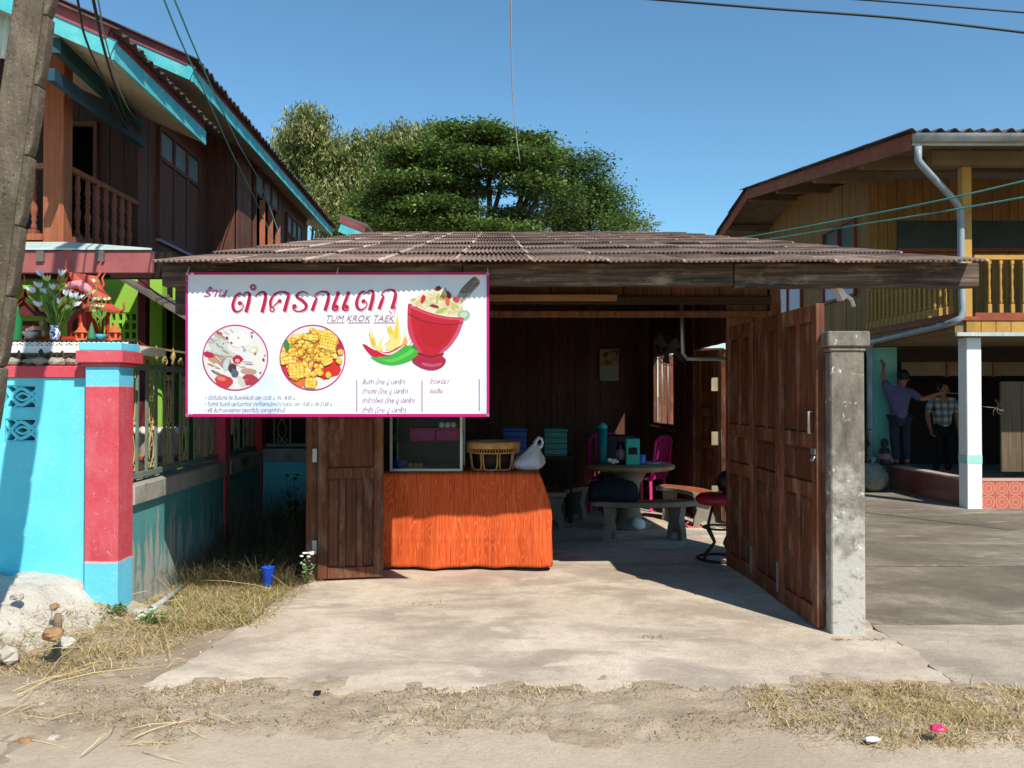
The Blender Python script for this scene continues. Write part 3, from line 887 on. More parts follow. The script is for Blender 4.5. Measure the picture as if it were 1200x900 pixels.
B(200, 600, 190, 190, 0, "#d8343e", 16); B(600, 600, 190, 130, -.2, "#dd2c22", 14); B(300, 770, 160, 60, 0, "#ee7a44", 12); B(780, 330, 60, 90, 0, "#c02a50", 9)
B(420, 330, 240, 190, .2, "#e0842c", 16); B(690, 400, 110, 50, 0, "#b04a3c", 10); B(330, 330, 60, 30, 0, "#b0342a")
YS = ["#f4c83a", "#f0b932", "#f7d658", "#eeb02e", "#f8df74", "#eaa52e"]
for i in range(150):
    a, rr = R.uniform(0, 6.28), 330 * math.sqrt(R.random())
    x, y = 400 + rr * math.cos(a), 400 + rr * math.sin(a) * .85
    if x > 560 and y > 480: continue
    s = R.uniform(26, 48); B(x + 4, y + 6, s, s * .8, 0, "#c07a22", 7); B(x, y, s, s * .78, R.uniform(0, 3), R.choice(YS), 7)
    B(x - 6, y - 8, s * .45, s * .3, 0, "#fbe890", 6)
def cob(x0, y0, w_, h, rot, nx_, ny_):
    B(x0, y0, w_ * .62, h * .62, rot, "#dfa02c", 12)
    for i in range(nx_):
        for j in range(ny_):
            dx, dy = (i + .5) / nx_ * w_ - w_ / 2, (j + .5) / ny_ * h - h / 2
            x, y = x0 + dx * math.cos(rot) - dy * math.sin(rot), y0 + dx * math.sin(rot) + dy * math.cos(rot)
            B(x, y, w_ / nx_ * .56, h / ny_ * .52, rot, R.choice(["#f8da5c", "#f5cf4a", "#fae27a"]), 8)
cob(640, 250, 200, 230, .22, 6, 6); cob(240, 630, 180, 180, -.05, 4, 5); cob(420, 780, 130, 120, .05, 3, 3); cob(120, 500, 150, 90, -.2, 3, 2); cob(420, 215, 180, 70, .1, 3, 2); cob(620, 500, 130, 110, -.4, 4, 3)
for x, y in ((370, 680), (450, 670), (540, 660), (640, 680), (770, 510), (790, 400), (560, 430)): B(x, y, 42, 38, 0, "#f2c040", 9); B(x - 8, y - 8, 20, 14, 0, "#fae48a", 7)
B(125, 310, 34, 75, -.2, "#3f8a4c", 9)
for i in range(26): B(R.uniform(150, 700), R.uniform(150, 650), R.uniform(6, 14), R.uniform(4, 9), R.uniform(0, 3), "#a8501c", 6)
p.build("corn_salad_picture", m_print)
for q in (276, 366.5): p = Print(4); p.ring(q, 419.1, 37.3, 38.7, MAG, 56); p.build("picture_ring", m_print)
# mortar with salad and pestle
K8 = lambda pts: [(420 + x / 8, 325 + y / 8) for x, y in pts]
p = Print(2)
p.poly(K8(smoothpoly([(940, 150), (1065, 5), (1110, 5), (1138, 55), (1060, 150), (960, 250), (900, 240)], 3)), "#b6a69c")
p.poly(K8(smoothpoly([(945, 140), (1065, 5), (1110, 5), (1138, 55), (1050, 140)], 3)), "#7c7069")
for i in range(7): p.poly(K8([(955 + i * 22, 235 - i * 32), (962 + i * 22, 240 - i * 32), (1000 + i * 20, 175 - i * 25), (994 + i * 20, 170 - i * 25)]), "#8f8178")
p.build("pestle_picture", m_print); p = Print(2.3)
p.poly(K8(smoothpoly([(468, 262), (520, 200), (600, 150), (700, 110), (760, 92), (860, 150), (950, 235), (985, 300), (975, 372), (830, 370), (560, 300)], 3)), "#efe6c4")
for i in range(120):
    t = R.random(); x = 520 + 440 * t; y = R.uniform(150 + 230 * abs(t - .5) ** 1.5, 250 + 110 * t)
    q = K8([(x, y)])[0]
    blob(p, q[0], q[1], R.uniform(3, 7), R.uniform(.5, .9), R.uniform(-.9, .9), R.choice(["#f6efcf", "#e9dba0", "#f3ead0", "#dbe3a8", "#efd9a6", "#cfdc94", "#e8c080"]), 6)
for x, y, a, b_, ro, c_ in ((605, 205, 22, 42, .3, "#c8242e"), (745, 105, 28, 22, -.5, "#7d1626"), (835, 220, 20, 52, -.1, "#e0663e"), (915, 212, 32, 26, .2, "#d23a48"), (710, 270, 44, 16, .2, "#9c1c30"), (790, 190, 30, 22, .4, "#e8a050"),
                            (780, 310, 60, 18, -.4, "#a9c95c"), (905, 265, 40, 20, .6, "#b8d070"), (745, 195, 12, 50, .2, "#a6c860"), (820, 120, 5, 26, -.2, "#8a2030"), (515, 205, 24, 10, -.2, "#e6b07a"), (850, 165, 18, 40, -.3, "#8e2230")):
    q = K8([(x, y)])[0]; blob(p, q[0], q[1], a / 8, b_ / 8, ro, c_, 9)
p.poly(K8(smoothpoly([(930, 345), (960, 315), (1020, 312), (1048, 350), (1030, 385), (985, 400)], 3)), "#9fc8a2")
p.poly(K8(smoothpoly([(950, 350), (985, 325), (1020, 330), (1015, 365), (980, 380)], 3)), "#c3dfc0")
body = smoothpoly([(466, 262), (480, 248), (520, 262), (600, 305), (720, 345), (850, 372), (975, 378), (985, 400), (965, 480), (920, 570), (850, 660), (790, 705), (800, 760), (818, 800), (770, 850), (690, 872), (590, 850), (505, 790), (540, 740), (568, 700), (510, 610), (470, 510), (462, 400)], 3)
p.poly(K8(body), "#c8152e")
p.poly(K8(smoothpoly([(470, 290), (462, 400), (470, 510), (510, 610), (568, 700), (600, 700), (540, 600), (505, 480), (492, 380), (490, 300)], 3)), "#d83a55")
p.poly(K8(smoothpoly([(985, 400), (965, 480), (920, 570), (850, 660), (780, 710), (760, 705), (840, 630), (900, 540), (940, 450), (955, 395)], 3)), "#d25a7c")
p.poly(K8(smoothpoly([(600, 430), (760, 450), (880, 440), (860, 560), (760, 650), (640, 640), (580, 540)], 3)), "#bf1020")
p.poly(K8(smoothpoly([(480, 340), (600, 400), (720, 425), (860, 438), (975, 420), (975, 430), (860, 452), (720, 440), (590, 414), (478, 356)], 3)), "#9c0f22")
p.poly(K8(smoothpoly([(478, 262), (520, 272), (600, 315), (720, 355), (850, 382), (972, 388), (970, 400), (850, 396), (715, 370), (590, 328), (500, 290)], 3)), "#e0506a")
p.poly(K8(smoothpoly([(570, 705), (680, 735), (795, 708), (790, 725), (680, 755), (560, 725)], 3)), "#8c1230")
p.poly(K8(smoothpoly([(505, 790), (540, 745), (680, 770), (800, 750), (818, 800), (770, 850), (690, 872), (590, 850)], 3)), "#b01c44")
p.poly(K8(smoothpoly([(600, 800), (700, 815), (780, 800), (770, 825), (690, 840), (610, 825)], 3)), "#cc5a78")
p.poly(K8(smoothpoly([(500, 262), (520, 248), (545, 262), (535, 275)], 3)), "#ecd4d8")
p.build("mortar_picture", m_print)
# chilli and flames
p = Print(3)
for x0, y0, pts in ((0, 0, [(120, 640), (105, 560), (130, 500), (150, 600), (200, 680)]), (0, 0, [(170, 680), (200, 600), (235, 560), (215, 640), (230, 690)]), (0, 0, [(250, 680), (290, 560), (260, 450), (320, 520), (350, 420), (370, 320), (385, 480), (400, 580), (360, 660)]),
                    (0, 0, [(380, 650), (430, 560), (440, 470), (455, 560), (440, 640)]), (0, 0, [(300, 690), (330, 600), (350, 560), (370, 640)])):
    p.poly(K8(smoothpoly(pts, 3)), R.choice(["#f5e48a", "#f7e9a0"]))
for pts in ([(130, 640), (122, 580), (150, 560), (165, 640)], [(330, 560), (355, 470), (365, 380), (375, 500), (360, 580)], [(400, 640), (430, 590), (440, 540), (446, 600)], [(270, 500), (300, 450), (330, 520), (310, 540)]):
    p.poly(K8(smoothpoly(pts, 3)), "#f3d046")
p.quads(ribbon(K8([(150, 640), (110, 560), (105, 510), (130, 478)]), [.6, .5, .4, .2]), "#b0776a")
p.quads(ribbon(K8([(210, 690), (260, 620), (300, 600)]), [.5, .5, .2]), "#e08a3a")
p.poly(K8(smoothpoly([(410, 650), (425, 580), (440, 560), (462, 600), (450, 640)], 3)), "#efae5e")
p.quads(ribbon(K8([(480, 590), (490, 520), (505, 480)]), [1.0, .8, .2]), "#f0c4c4"); p.quads(ribbon(K8([(480, 640), (520, 580), (570, 550)]), [1.2, 1.0, .3]), "#d88a90")
p.poly(K8(smoothpoly([(40, 633), (70, 632), (140, 675), (230, 700), (310, 690), (390, 645), (450, 632), (400, 690), (300, 730), (200, 745), (120, 735)], 3)), "#cf1830")
p.poly(K8(smoothpoly([(180, 690), (260, 712), (330, 695), (420, 640), (430, 645), (340, 712), (260, 726)], 3)), "#f6dcd8")
p.poly(K8(smoothpoly([(115, 748), (190, 752), (290, 735), (370, 690), (430, 645), (490, 640), (570, 655), (578, 700), (540, 750), (470, 790), (380, 818), (290, 824), (190, 800)], 3)), "#3fb83e")
p.poly(K8(smoothpoly([(220, 770), (320, 765), (420, 720), (500, 670), (540, 672), (470, 735), (360, 785), (280, 795)], 3)), "#66cf58")
p.poly(K8(smoothpoly([(500, 640), (545, 610), (560, 560), (562, 525), (580, 518), (595, 530), (590, 590), (570, 640), (560, 680), (520, 672)], 3)), "#2c8a3a")
p.build("chilli_picture", m_print)
p = Print(5)
for x, y in ((571.5, 321), (571.8, 486.5), (219.5, 321), (219.5, 486.8)): p.ring(x, y, .8, 1.7, "#b9b4ae", 16)
p.build("eyelets", m_steel)
# cords tying the banner to the beam
for px in (219.5, 395, 571.5):
    q = P(px, 321, BY - .004)
    mk("tie_cord", MB().tube([q, q + Vector((0.0, .03, .05)), q + Vector((0.0, .08, .06))], .003, 5), m_sheet, ban)
# ================================================================== LEFT: WALL, PILLAR, FENCE, SHRINE, HOUSE
def painted_wall(name, c1, c2, fade, white):
    t = NT(name); v = t.coords()
    c = t.ramp(t.noise(v, 2.5, 7, .6), [(.3, c1), (.7, c2)])
    c = t.mix(t.ramp(t.noise(t.coords((3, 3, .6)), 2.0, 8, .7), [(.5, (0, 0, 0)), (.75, (.55, .55, .55))]), c, fade)
    c = t.mix(t.ramp(t.noise(v, 22, 8, .75), [(.61, (0, 0, 0)), (.66, (.65, .65, .65))]), c, white)
    c = t.mix(t.ramp(t.noise(v, 1.3, 9, .7), [(.52, (0, 0, 0)), (.62, (.5, .5, .5))]), c, fade)
    t.bump(t.noise(v, 70, 6, .7), .55, .006)
    return t.done(c, .85, 0, .15)
m_blue = painted_wall("sky blue wall paint", "#5cc6da", "#6bd2e2", "#72cbd8", "#b5e0e4")
m_blue2 = painted_wall("light blue trim paint", "#5fbcdc", "#6cc8e2", "#7fcbdf", "#c8e6ec")
m_red = painted_wall("coral red paint", "#bc4650", "#c8525c", "#c2666e", "#dc9ea2")
m_teal = painted_wall("old teal wall paint", "#45888a", "#549292", "#7fa5a0", "#a7aaa2")
def peeled():
    t = NT("peeling teal wall"); v = t.coords()
    c = t.ramp(t.noise(v, 2.5, 7, .6), [(.3, "#3f7f82"), (.7, "#5a9896")])
    tc = t.n("ShaderNodeTexCoord"); sx = t.n("ShaderNodeSeparateXYZ"); t.l(tc.outputs["Object"], sx.inputs[0])
    n = t.noise(t.coords((5, 5, .7)), 2.0, 8, .7)
    ma = t.n("ShaderNodeMath", operation='MULTIPLY_ADD'); ma.inputs[1].default_value = -.35; t.l(sx.outputs[2], ma.inputs[0]); t.l(n, ma.inputs[2])
    c = t.mix(t.ramp(ma.outputs[0], [(.36, (0, 0, 0)), (.44, (.95, .95, .95))]), c, "#a8a69c")
    c = t.mix(t.ramp(t.noise(v, 6, 8, .7), [(.56, (0, 0, 0)), (.7, (.8, .8, .8))]), c, "#5d625c")
    t.bump(n, .5, .008)
    return t.done(c, .9, 0, .12)
m_peel = peeled()
m_cement = paint("raw cement", "#8b8980", "#a3a096", 3, .9, .5, 50, "#5e5b54", 2.5)
m_white = paint("white paint", "#d5d3cd", "#e2e0da", 3, .6, .2)
WY = 5.79
# --- blue front wall with pierced vent blocks
bw = thing("boundary_wall", "sky blue boundary wall with red top band and pierced vent blocks", "wall", (-4.4, WY + .06, 0))
zt, zb = Z(443, WY), -0.1
cols = [(-3.79, -3.58), (-3.545, -3.335)]
rows = [(Z(518, WY), Z(490.5, WY)), (Z(478.5, WY), Z(451.5, WY))]
m = MB()
xs = [-7.5, cols[0][0], cols[0][1], cols[1][0], cols[1][1], -2.925]
for i in (0, 2, 4): m.box(xs[i], xs[i + 1], WY, WY + .12, zb, zt)
for c in cols:
    for a, b_ in ((zb, rows[0][0]), (rows[0][1], rows[1][0]), (rows[1][1], zt)): m.box(c[0], c[1], WY + .0005, WY + .1195, a, b_)
mk("wall_body", m, m_blue, bw)
mk("top_band", MB().box(-7.5, -2.925, WY - .02, WY + .14, zt + .0005, zt + .085), m_red, bw, None, .006)
vb = MB()
h2, w2 = (rows[0][1] - rows[0][0]) / 2, .105
def arc(pts, wd):
    pts = smoothpoly([(x, z) for x, z in pts], 5, False)
    for a, c in zip(pts[:-1], pts[1:]):
        a_, c_ = Vector((a[0], 0, a[1])), Vector((c[0], 0, c[1])); vb.bar(a_ - (c_ - a_) * .08, c_ + (c_ - a_) * .08, wd, .06, (0, 1, 0))
for sg in (1, -1):
    arc([(-w2, sg * -h2 * .75), (-w2 * .72, sg * -h2 * .1), (-w2 * .2, sg * h2 * .62), (w2 * .15, sg * h2 * .66), (w2 * .6, sg * h2 * .3), (w2, 0)], .022)
    arc([(-w2 * .35, 0), (-w2 * .05, sg * h2 * .26), (w2 * .2, sg * h2 * .28), (w2 * .62, 0)], .014)
    arc([(-w2, sg * h2 * .9), (-w2 * .55, sg * h2 * .95), (-w2 * .2, sg * h2 * .62)], .016)
    arc([(w2, sg * h2 * .62), (w2 * .8, sg * h2 * .36), (w2 * .6, sg * h2 * .3)], .016)
vb.box(-w2, w2, -.03, .03, h2 - .010, h2 + .002).box(-w2, w2, -.0295, .0295, -h2 - .002, -h2 + .010)
vbm = vb.mesh("vent_block", m_blue)
for c in cols:
    for rz in rows:
        piece("vent_block", vbm, bw, ((c[0] + c[1]) / 2, WY + .04, (rz[0] + rz[1]) / 2))
# --- gate pillar painted in bands
lp = thing("fence_pillar", "sunlit red and blue banded fence pillar at the corner of the blue wall", "pillar", (-2.82, 5.80, 0))
x0, x1, y0, y1 = -2.935, -2.705, 5.69, 5.92
zs = [Z(660, 5.69), Z(453, 5.69), Z(429, 5.69)]
def band_paint():
    t = NT("banded pillar paint"); v = t.coords()
    tc = t.n("ShaderNodeTexCoord"); sx = t.n("ShaderNodeSeparateXYZ"); t.l(tc.outputs["Object"], sx.inputs[0])
    ma = t.n("ShaderNodeMath", operation='MULTIPLY_ADD'); ma.inputs[1].default_value = .022
    t.l(t.noise(v, 16, 6, .7), ma.inputs[0]); t.l(sx.outputs[2], ma.inputs[2])
    dv = t.n("ShaderNodeMath", operation='DIVIDE'); dv.inputs[1].default_value = 2.0; t.l(ma.outputs[0], dv.inputs[0])
    a, b_ = (zs[0] + .011) / 2, (zs[1] + .011) / 2
    red = t.ramp(t.noise(v, 3.2, 8, .66), [(.3, "#b6414c"), (.5, "#c34f59"), (.7, "#c9626a")])
    red = t.mix(t.ramp(t.noise(t.coords((4, 4, .7)), 2.2, 8, .7), [(.5, (0, 0, 0)), (.75, (.55, .55, .55))]), red, "#c97f84")
    blu = t.ramp(t.noise(v, 3, 7, .6), [(.3, "#5fbcdc"), (.7, "#70cbe3")])
    m1 = t.ramp(dv.outputs[0], [(0, (0, 0, 0)), (a, (1, 1, 1)), (b_, (0, 0, 0))], 'CONSTANT')
    c = t.mix(m1, blu, red)
    e = t.ramp(dv.outputs[0], [(0, (0, 0, 0)), (a - .002, (.85, .85, .85)), (a + .0035, (0, 0, 0)), (b_ - .003, (.7, .7, .7)), (b_ + .001, (0, 0, 0))], 'CONSTANT')
    c = t.mix(e, c, "#cfb0b4")
    c = t.mix(t.ramp(t.noise(v, 24, 8, .78), [(.60, (0, 0, 0)), (.66, (.6, .6, .6))]), c, "#d9b4b6")
    c = t.mix(t.ramp(t.noise(v, 7, 8, .75), [(.60, (0, 0, 0)), (.74, (.35, .35, .35))]), c, "#6d4a4a")
    t.bump(t.noise(v, 60, 7, .75), .8, .007)
    return t.done(c, .85, 0, .12)
mk("shaft", MB().box(x0, x1, y0, y1, -.15, zs[2]), band_paint(), lp, None, .006)
zc = zs[2]
mk("cap", MB().box(x0 - .02, x1 + .02, y0 - .02, y1 + .02, zc, zc + .022).box(x0 - .045, x1 + .045, y0 - .045, y1 + .045, zc + .0225, zc + .105), m_red, lp, None, .004)
mk("cap_top", MB().box(x0 - .03, x1 + .03, y0 - .03, y1 + .03, zc + .1055, zc + .16), m_blue2, lp, None, .004)
# --- side fence: low wall, coping, rails, bars
LD = -0.044
fx = lambda D: -2.70 + LD * (D - 5.7)
fw = thing("fence_wall", "low fence wall of peeling teal paint running back from the red pillar", "wall", (-2.85, 7.0, 0))
def along(m, xo0, xo1, D0, D1, z0, z1):
    return m.hexa([(fx(D0) + xo0, D0, z0), (fx(D0) + xo1, D0, z0), (fx(D1) + xo1, D1, z0), (fx(D1) + xo0, D1, z0),
                   (fx(D0) + xo0, D0, z1), (fx(D0) + xo1, D0, z1), (fx(D1) + xo1, D1, z1), (fx(D1) + xo0, D1, z1)])
mk("wall_body", along(MB(), -.15, -.02, 5.921, 8.12, -.1, .76), m_peel, fw)
mk("wall_body", along(MB(), -.15, -.02, 8.26, 9.50, -.1, .76), m_peel, fw)
mk("coping", along(MB(), -.17, .015, 5.921, 8.12, .7605, .90), m_cement, fw, None, .006)
mk("coping", along(MB(), -.17, .015, 8.26, 9.50, .7605, .90), m_cement, fw, None, .006)
for D, lab in ((8.19, "dark red fence post in the middle of the side fence"), (9.57, "dark red fence post at the far corner of the weedy yard")):
    mk_ = mk("fence_post", MB().box(fx(D) - .15, fx(D) + .0, D - .068, D + .068, -.1, 1.93).box(fx(D) - .175, fx(D) + .025, D - .09, D + .09, 1.9305, 1.99), m_red, None, None, .005)
    tag(mk_, lab, "fence post", "red fence posts")
bk = thing("back_wall", "low blue wall closing the weedy yard behind the side fence", "wall", (-2.3, 9.6, 0))
mk("wall_body", MB().box(fx(9.5) + .0, -1.72, 9.55, 9.67, -.1, .79), m_blue, bk)
mk("coping", MB().box(fx(9.5) + .0, -1.72, 9.52, 9.70, .7905, .93), m_cement, bk, None, .006)

m_bar = paint("grey green fence paint", "#5d6f66", "#73847a", 6, .5, .1, 50)
m_gold = paint("gold fence paint", "#94804f", "#b19a68", 8, .55, .1, 60, "#5d5036", 4)
bar_me = MB().box(-.010, .010, -.010, .010, 0, .80).mesh("fence_bar", m_bar)
spear_me = MB().lathe([(.006, 0), (.016, .03), (.010, .05), (.026, .075), (.018, .11), (.0005, .16)], n=6).mesh("spear_tip", m_gold)
o_ = MB()
def curl(cx, cz, r, a0, a1, rr=.006, n=12, shrink=.35):
    return [Vector((cx + r * (1 - shrink * i / n) * math.cos(a0 + (a1 - a0) * i / n), 0, cz + r * (1 - shrink * i / n) * math.sin(a0 + (a1 - a0) * i / n))) for i in range(n + 1)]
for sg in (1, -1):
    o_.tube([Vector((sg * x, 0, z)) for x, z in ((.012, .70), (.03, .62), (.055, .55), (.045, .45), (.015, .36), (.0, .33))], .007, 5)
    o_.tube([Vector((sg * x, 0, z)) for x, z in ((.0, .33), (.03, .26), (.05, .2), (.04, .12), (.012, .08))], .007, 5)
    o_.tube([Vector((sg * p_.x, 0, p_.z)) for p_ in curl(.032, .06, .03, 2.4, 7.5)], .007, 5)
    o_.tube([Vector((sg * p_.x, 0, p_.z)) for p_ in curl(.03, .40, .026, 3.6, 8.6)], .007, 5)
    o_.tube([Vector((sg * p_.x, 0, p_.z)) for p_ in curl(.032, .74, .028, 3.8, -1.2)], .007, 5)
o_.ball((0, 0, .33), .017, 8, 6).tube([(0, 0, .42), (0, 0, .76)], .006, 5)
for k in range(5): o_.ball((0, 0, .50 + k * .035), .011, 6, 4)
orn_me = o_.mesh("scroll_ornament", m_gold)
tp = MB()
for sg in (1, -1): tp.tube([Vector((sg * p_.x, 0, p_.z)) for p_ in curl(.025, .04, .026, -1.57, 3.4)], .007, 5)
tp.ball((0, 0, .07), .014, 6, 5)
top_me = tp.mesh("top_scroll", m_gold)
def grille(label, a, c, rotz):
    a, c = Vector(a), Vector(c); d = (c - a); L = d.length; d.normalize()
    t = thing("fence_grille", label, "fence", (a + c) / 2, "iron fence grilles")
    z0, z1 = .95, 1.765
    mk("rail", MB().bar(a + Vector((0, 0, z0)), c + Vector((0, 0, z0)), .035, .04), m_bar, t)
    mk("rail", MB().bar(a + Vector((0, 0, z1)), c + Vector((0, 0, z1)), .035, .045), m_bar, t)
    mk("rail", MB().bar(a + Vector((0, 0, z1 + .155)), c + Vector((0, 0, z1 + .155)), .012, .016), m_gold, t)
    n = int(L / .19); k = 0
    for i in range(n + 1):
        p_ = a + d * (L * (i + .5) / (n + 1))
        piece("fence_bar", bar_me, t, p_ + Vector((0, 0, z0 - .01)), (0, 0, rotz))
        piece("spear_tip" if i % 2 else "top_scroll", spear_me if i % 2 else top_me, t, p_ + Vector((0, 0, z1 + .022)), (0, 0, rotz))
        if i % 2 == 0 and i < n + 1:
            piece("scroll_ornament", orn_me, t, a + d * (L * (i + .98) / (n + 1)) + Vector((0, 0, z0)), (0, 0, rotz))
grille("grey green iron grille with gold scrolls between the banded pillar and middle post", (fx(5.93) - .085, 5.93, 0), (fx(8.11) - .085, 8.11, 0), rad(92.5))
grille("shaded iron grille between the two dark red fence posts", (fx(8.27) - .085, 8.27, 0), (fx(9.49) - .085, 9.49, 0), rad(92.5))
grille("iron grille standing on the low blue back wall", (fx(9.6) + .02, 9.61, .02), (-1.73, 9.61, .02), 0)

# --- shrine platform with its spirit houses
m_shred = paint("shrine red lacquer", "#9c2418", "#b5321f", 6, .45, .15, 60)
m_shor = paint("shrine orange clay", "#b5532f", "#c9683f", 7, .7, .2, 60)
m_dark = paint("charred stick brown", "#33251d", "#4a382c", 8, .9, .4)
SD = 5.95
plat = thing("shrine_platform", "white shrine shelf with patterned edge standing behind the blue wall", "shrine shelf", (-3.75, 6.35, 0))
zp = Z(400, SD)
m = MB().box(-6.0, -2.72, SD, 6.5, zp - .085, zp - .03)
mk("shelf_slab", m, m_white, plat, None, .004)
mk("shelf_core", MB().box(-5.6, -3.45, 6.2, 6.49, -.1, zp - .086), m_cement, plat)
frz = MB().box(-6.0, -2.72, SD + .012, SD + .03, zp - .0295, zp)
mk("edge_rail", frz.box(-6.0, -2.72, SD, SD + .04, zp - .002, zp + .012), m_dark, plat)
lm = MB()
for sg in (1, -1): lm.tube([Vector((x, 0, sg * z)) for x, z in ((-.035, .012), (-.02, 0), (0, -.012), (.02, 0), (.035, .012))], .0055, 5)
lm.ball((0, 0, 0), .008, 6, 4)
lmm = lm.mesh("edge_flower", m_white)
for i in range(44): piece("edge_flower", lmm, plat, (-5.85 + i * .071, SD + .006, zp - .016))
# rubble and cut branches under the shelf
m_rub = paint("grey rubble", "#8b8378", "#a59c90", 6, .9, .6, 30)
def rock(name, c, r, mat, parent=None, sz=.6, label=None, cat=None, group=None, n=9):
    m = MB(); sd = R.uniform(0, 50)
    m.ball((0, 0, 0), r, n, 6, sz)
    m.v = [Vector(v) * (1 + .55 * mnoise.noise(v * (1.6 / r) + Vector((sd, sd, 0)))) for v in m.v]
    m.s = [False] * len(m.s)
    m.v = [v + Vector(c) for v in m.v]
    o = mk(name, m, mat, parent)
    if label: tag(o, label, cat, group)
    return o
lw_ = MB()
for i in range(16):
    x = -3.85 + i * .062; lw_.bar((x, 5.86, zt + .09), (x + R.uniform(-.08, .08), 5.9, zt + .09 + R.uniform(.05, .12)), .012, .03)
for i in range(10):
    lw_.tube([(R.uniform(-3.8, -3.0), R.uniform(5.82, 5.9), zt + .1), (R.uniform(-3.8, -3.0), R.uniform(5.84, 5.92), zt + R.uniform(.1, .17))], .008, 5)
tag(mk("dry_litter", lw_, m_dark), "dead leaves and twigs lying on the blue wall top", kind="stuff")
for i in range(8): rock("rubble_piece", (-3.72 + i * .1 + R.uniform(-.02, .02), 5.84 + R.uniform(-.02, .03), zt + .115), R.uniform(.05, .075), m_rub, bw, .5)

def spirit_house(name, label, c, s, mat, mat2, rotz=0.0):
    t = thing(name, label, "spirit house", c, "spirit houses", rotz)
    W[t] = Vector((0, 0, 0))
    def k(nm, mb, mt):
        mb.v = [v * s for v in mb.v]
        o = bpy.data.objects.new(nm, mb.mesh(nm, mt)); C.objects.link(o); o.parent = t; return o
    k("base", MB().box(-.2, .2, -.17, .17, 0, .05).box(-.175, .175, -.145, .145, .0505, .075), mat)
    k("shrine_body", MB().box(-.10, .10, -.04, .11, .0755, .26), mat)
    for x in (-.15, .15):
        for y in (-.13, .10): k("column", MB().lathe([(.018, .0755), (.022, .10), (.014, .12), (.014, .23), (.022, .26)], (x, y, 0), 8), mat)
    def gable(w, d, z0, z1, yo=0.0):
        g = MB(); th = .018
        for sg in (1, -1):
            p_ = [(0, z1), (sg * w * .45, z0 + (z1 - z0) * .38), (sg * w, z0)]
            for (xa, za), (xb, zb_) in zip(p_[:-1], p_[1:]):
                g.hexa([(xa, yo - d, za), (xb, yo - d, zb_), (xb, yo + d, zb_), (xa, yo + d, za), (xa, yo - d, za + th), (xb, yo - d, zb_ + th), (xb, yo + d, zb_ + th), (xa, yo + d, za + th)])
        return g
    k("roof", gable(.23, .16, .26, .44), mat2)
    k("upper_roof", gable(.15, .12, .36, .53, .01), mat2)
    k("gable_board", MB().prism([(-.15, .30), (.15, .30), (0, .45)], -.125, -.11), mat)
    for y, z, sg in ((-.16, .44, -1), (.16, .44, 1), (-.11, .53, -1), (.13, .53, 1)):
        k("roof_finial", MB().tube([(0, y, z), (0, y + sg * .03, z + .05), (0, y + sg * .015, z + .10), (0, y + sg * .05, z + .15)], [.012, .010, .007, .002], 6), mat2)
    for sx_ in (1, -1):
        for y in (-.15, .15): k("roof_finial", MB().tube([(sx_ * .23, y, .265), (sx_ * .26, y, .29), (sx_ * .255, y, .33), (sx_ * .28, y, .35)], [.01, .009, .006, .002], 6), mat2)
    k("doorway", MB().prism([(-.04, .08), (.04, .08), (.04, .18), (0, .22), (-.04, .18)], -.045, -.03), m_dark)
    return t
spirit_house("spirit_house", "tall red spirit house with a pink garland on the shrine shelf", (X(95, 6.24), 6.24, zp - .03), 1.02, m_shred, paint("faded red shrine roof", "#a8402f", "#c05a48", 6, .6, .2), rad(-24))
spirit_house("spirit_house", "dark old spirit house in shade at the left end of the shrine shelf", (X(33, 6.32), 6.32, zp - .03), .8, paint("old dark red lacquer", "#4a1512", "#64201a", 6, .6, .2), paint("old maroon roof", "#571a18", "#6e2622", 6, .6, .2), rad(15))
m_gar = paint("pink garland", "#d0707e", "#e59aa4", 40, .8, .4, 80)
g_ = MB().tube([P(78, 341, 6.07), P(84, 334, 6.05), P(94, 333, 6.03), P(103, 339, 6.02), P(107, 345, 6.04)], [.022, .03, .033, .032, .02], 8)
tag(mk("flower_garland", g_, m_gar), "pink flower garland draped over the red spirit house roof", "garland")
g_ = MB().tube([P(66, 340, 6.06), P(70, 336, 6.05), P(76, 335, 6.05), P(79, 337, 6.05)], [.012, .02, .018, .01], 8)
tag(mk("flower_garland", g_, paint("yellow garland", "#b7a23a", "#cfc052", 40, .8, .4, 80)), "yellow flower garland on the red spirit house roof", "garland")
def tiny_house(px, D, label, s=.72):
    c = (X(px, D), D, zp + .0)
    t = thing("clay_shrine_lamp", label, "clay lamp", c, "small orange clay shrine lamps")
    c = Vector(c)
    def k(nm, m_):
        m_.v = [c + (v - c) * s for v in m_.v]
        return mk(nm, m_, m_shor, t)
    k("foot", MB().lathe([(.075, 0), (.075, .015), (.06, .03)], c, 8))
    b_ = MB()
    for i in range(5):
        a = i * 2 * math.pi / 5 + .3; b_.bar(c + Vector((.05 * math.cos(a), .05 * math.sin(a), .03)), c + Vector((.05 * math.cos(a), .05 * math.sin(a), .09)), .022, .022, (math.cos(a), math.sin(a), 0))
    k("lamp_wall", b_.lathe([(.03, .03), (.03, .09)], c, 8))
    k("lamp_roof", MB().lathe([(.078, .09), (.06, .105), (.045, .115), (.035, .14), (.02, .15), (.012, .175), (.0005, .205)], c, 8))
tiny_house(95, 6.0, "orange clay shrine lamp in front of the red spirit house columns")
tiny_house(134, 6.0, "orange clay shrine lamp alone at the right end of the shelf")
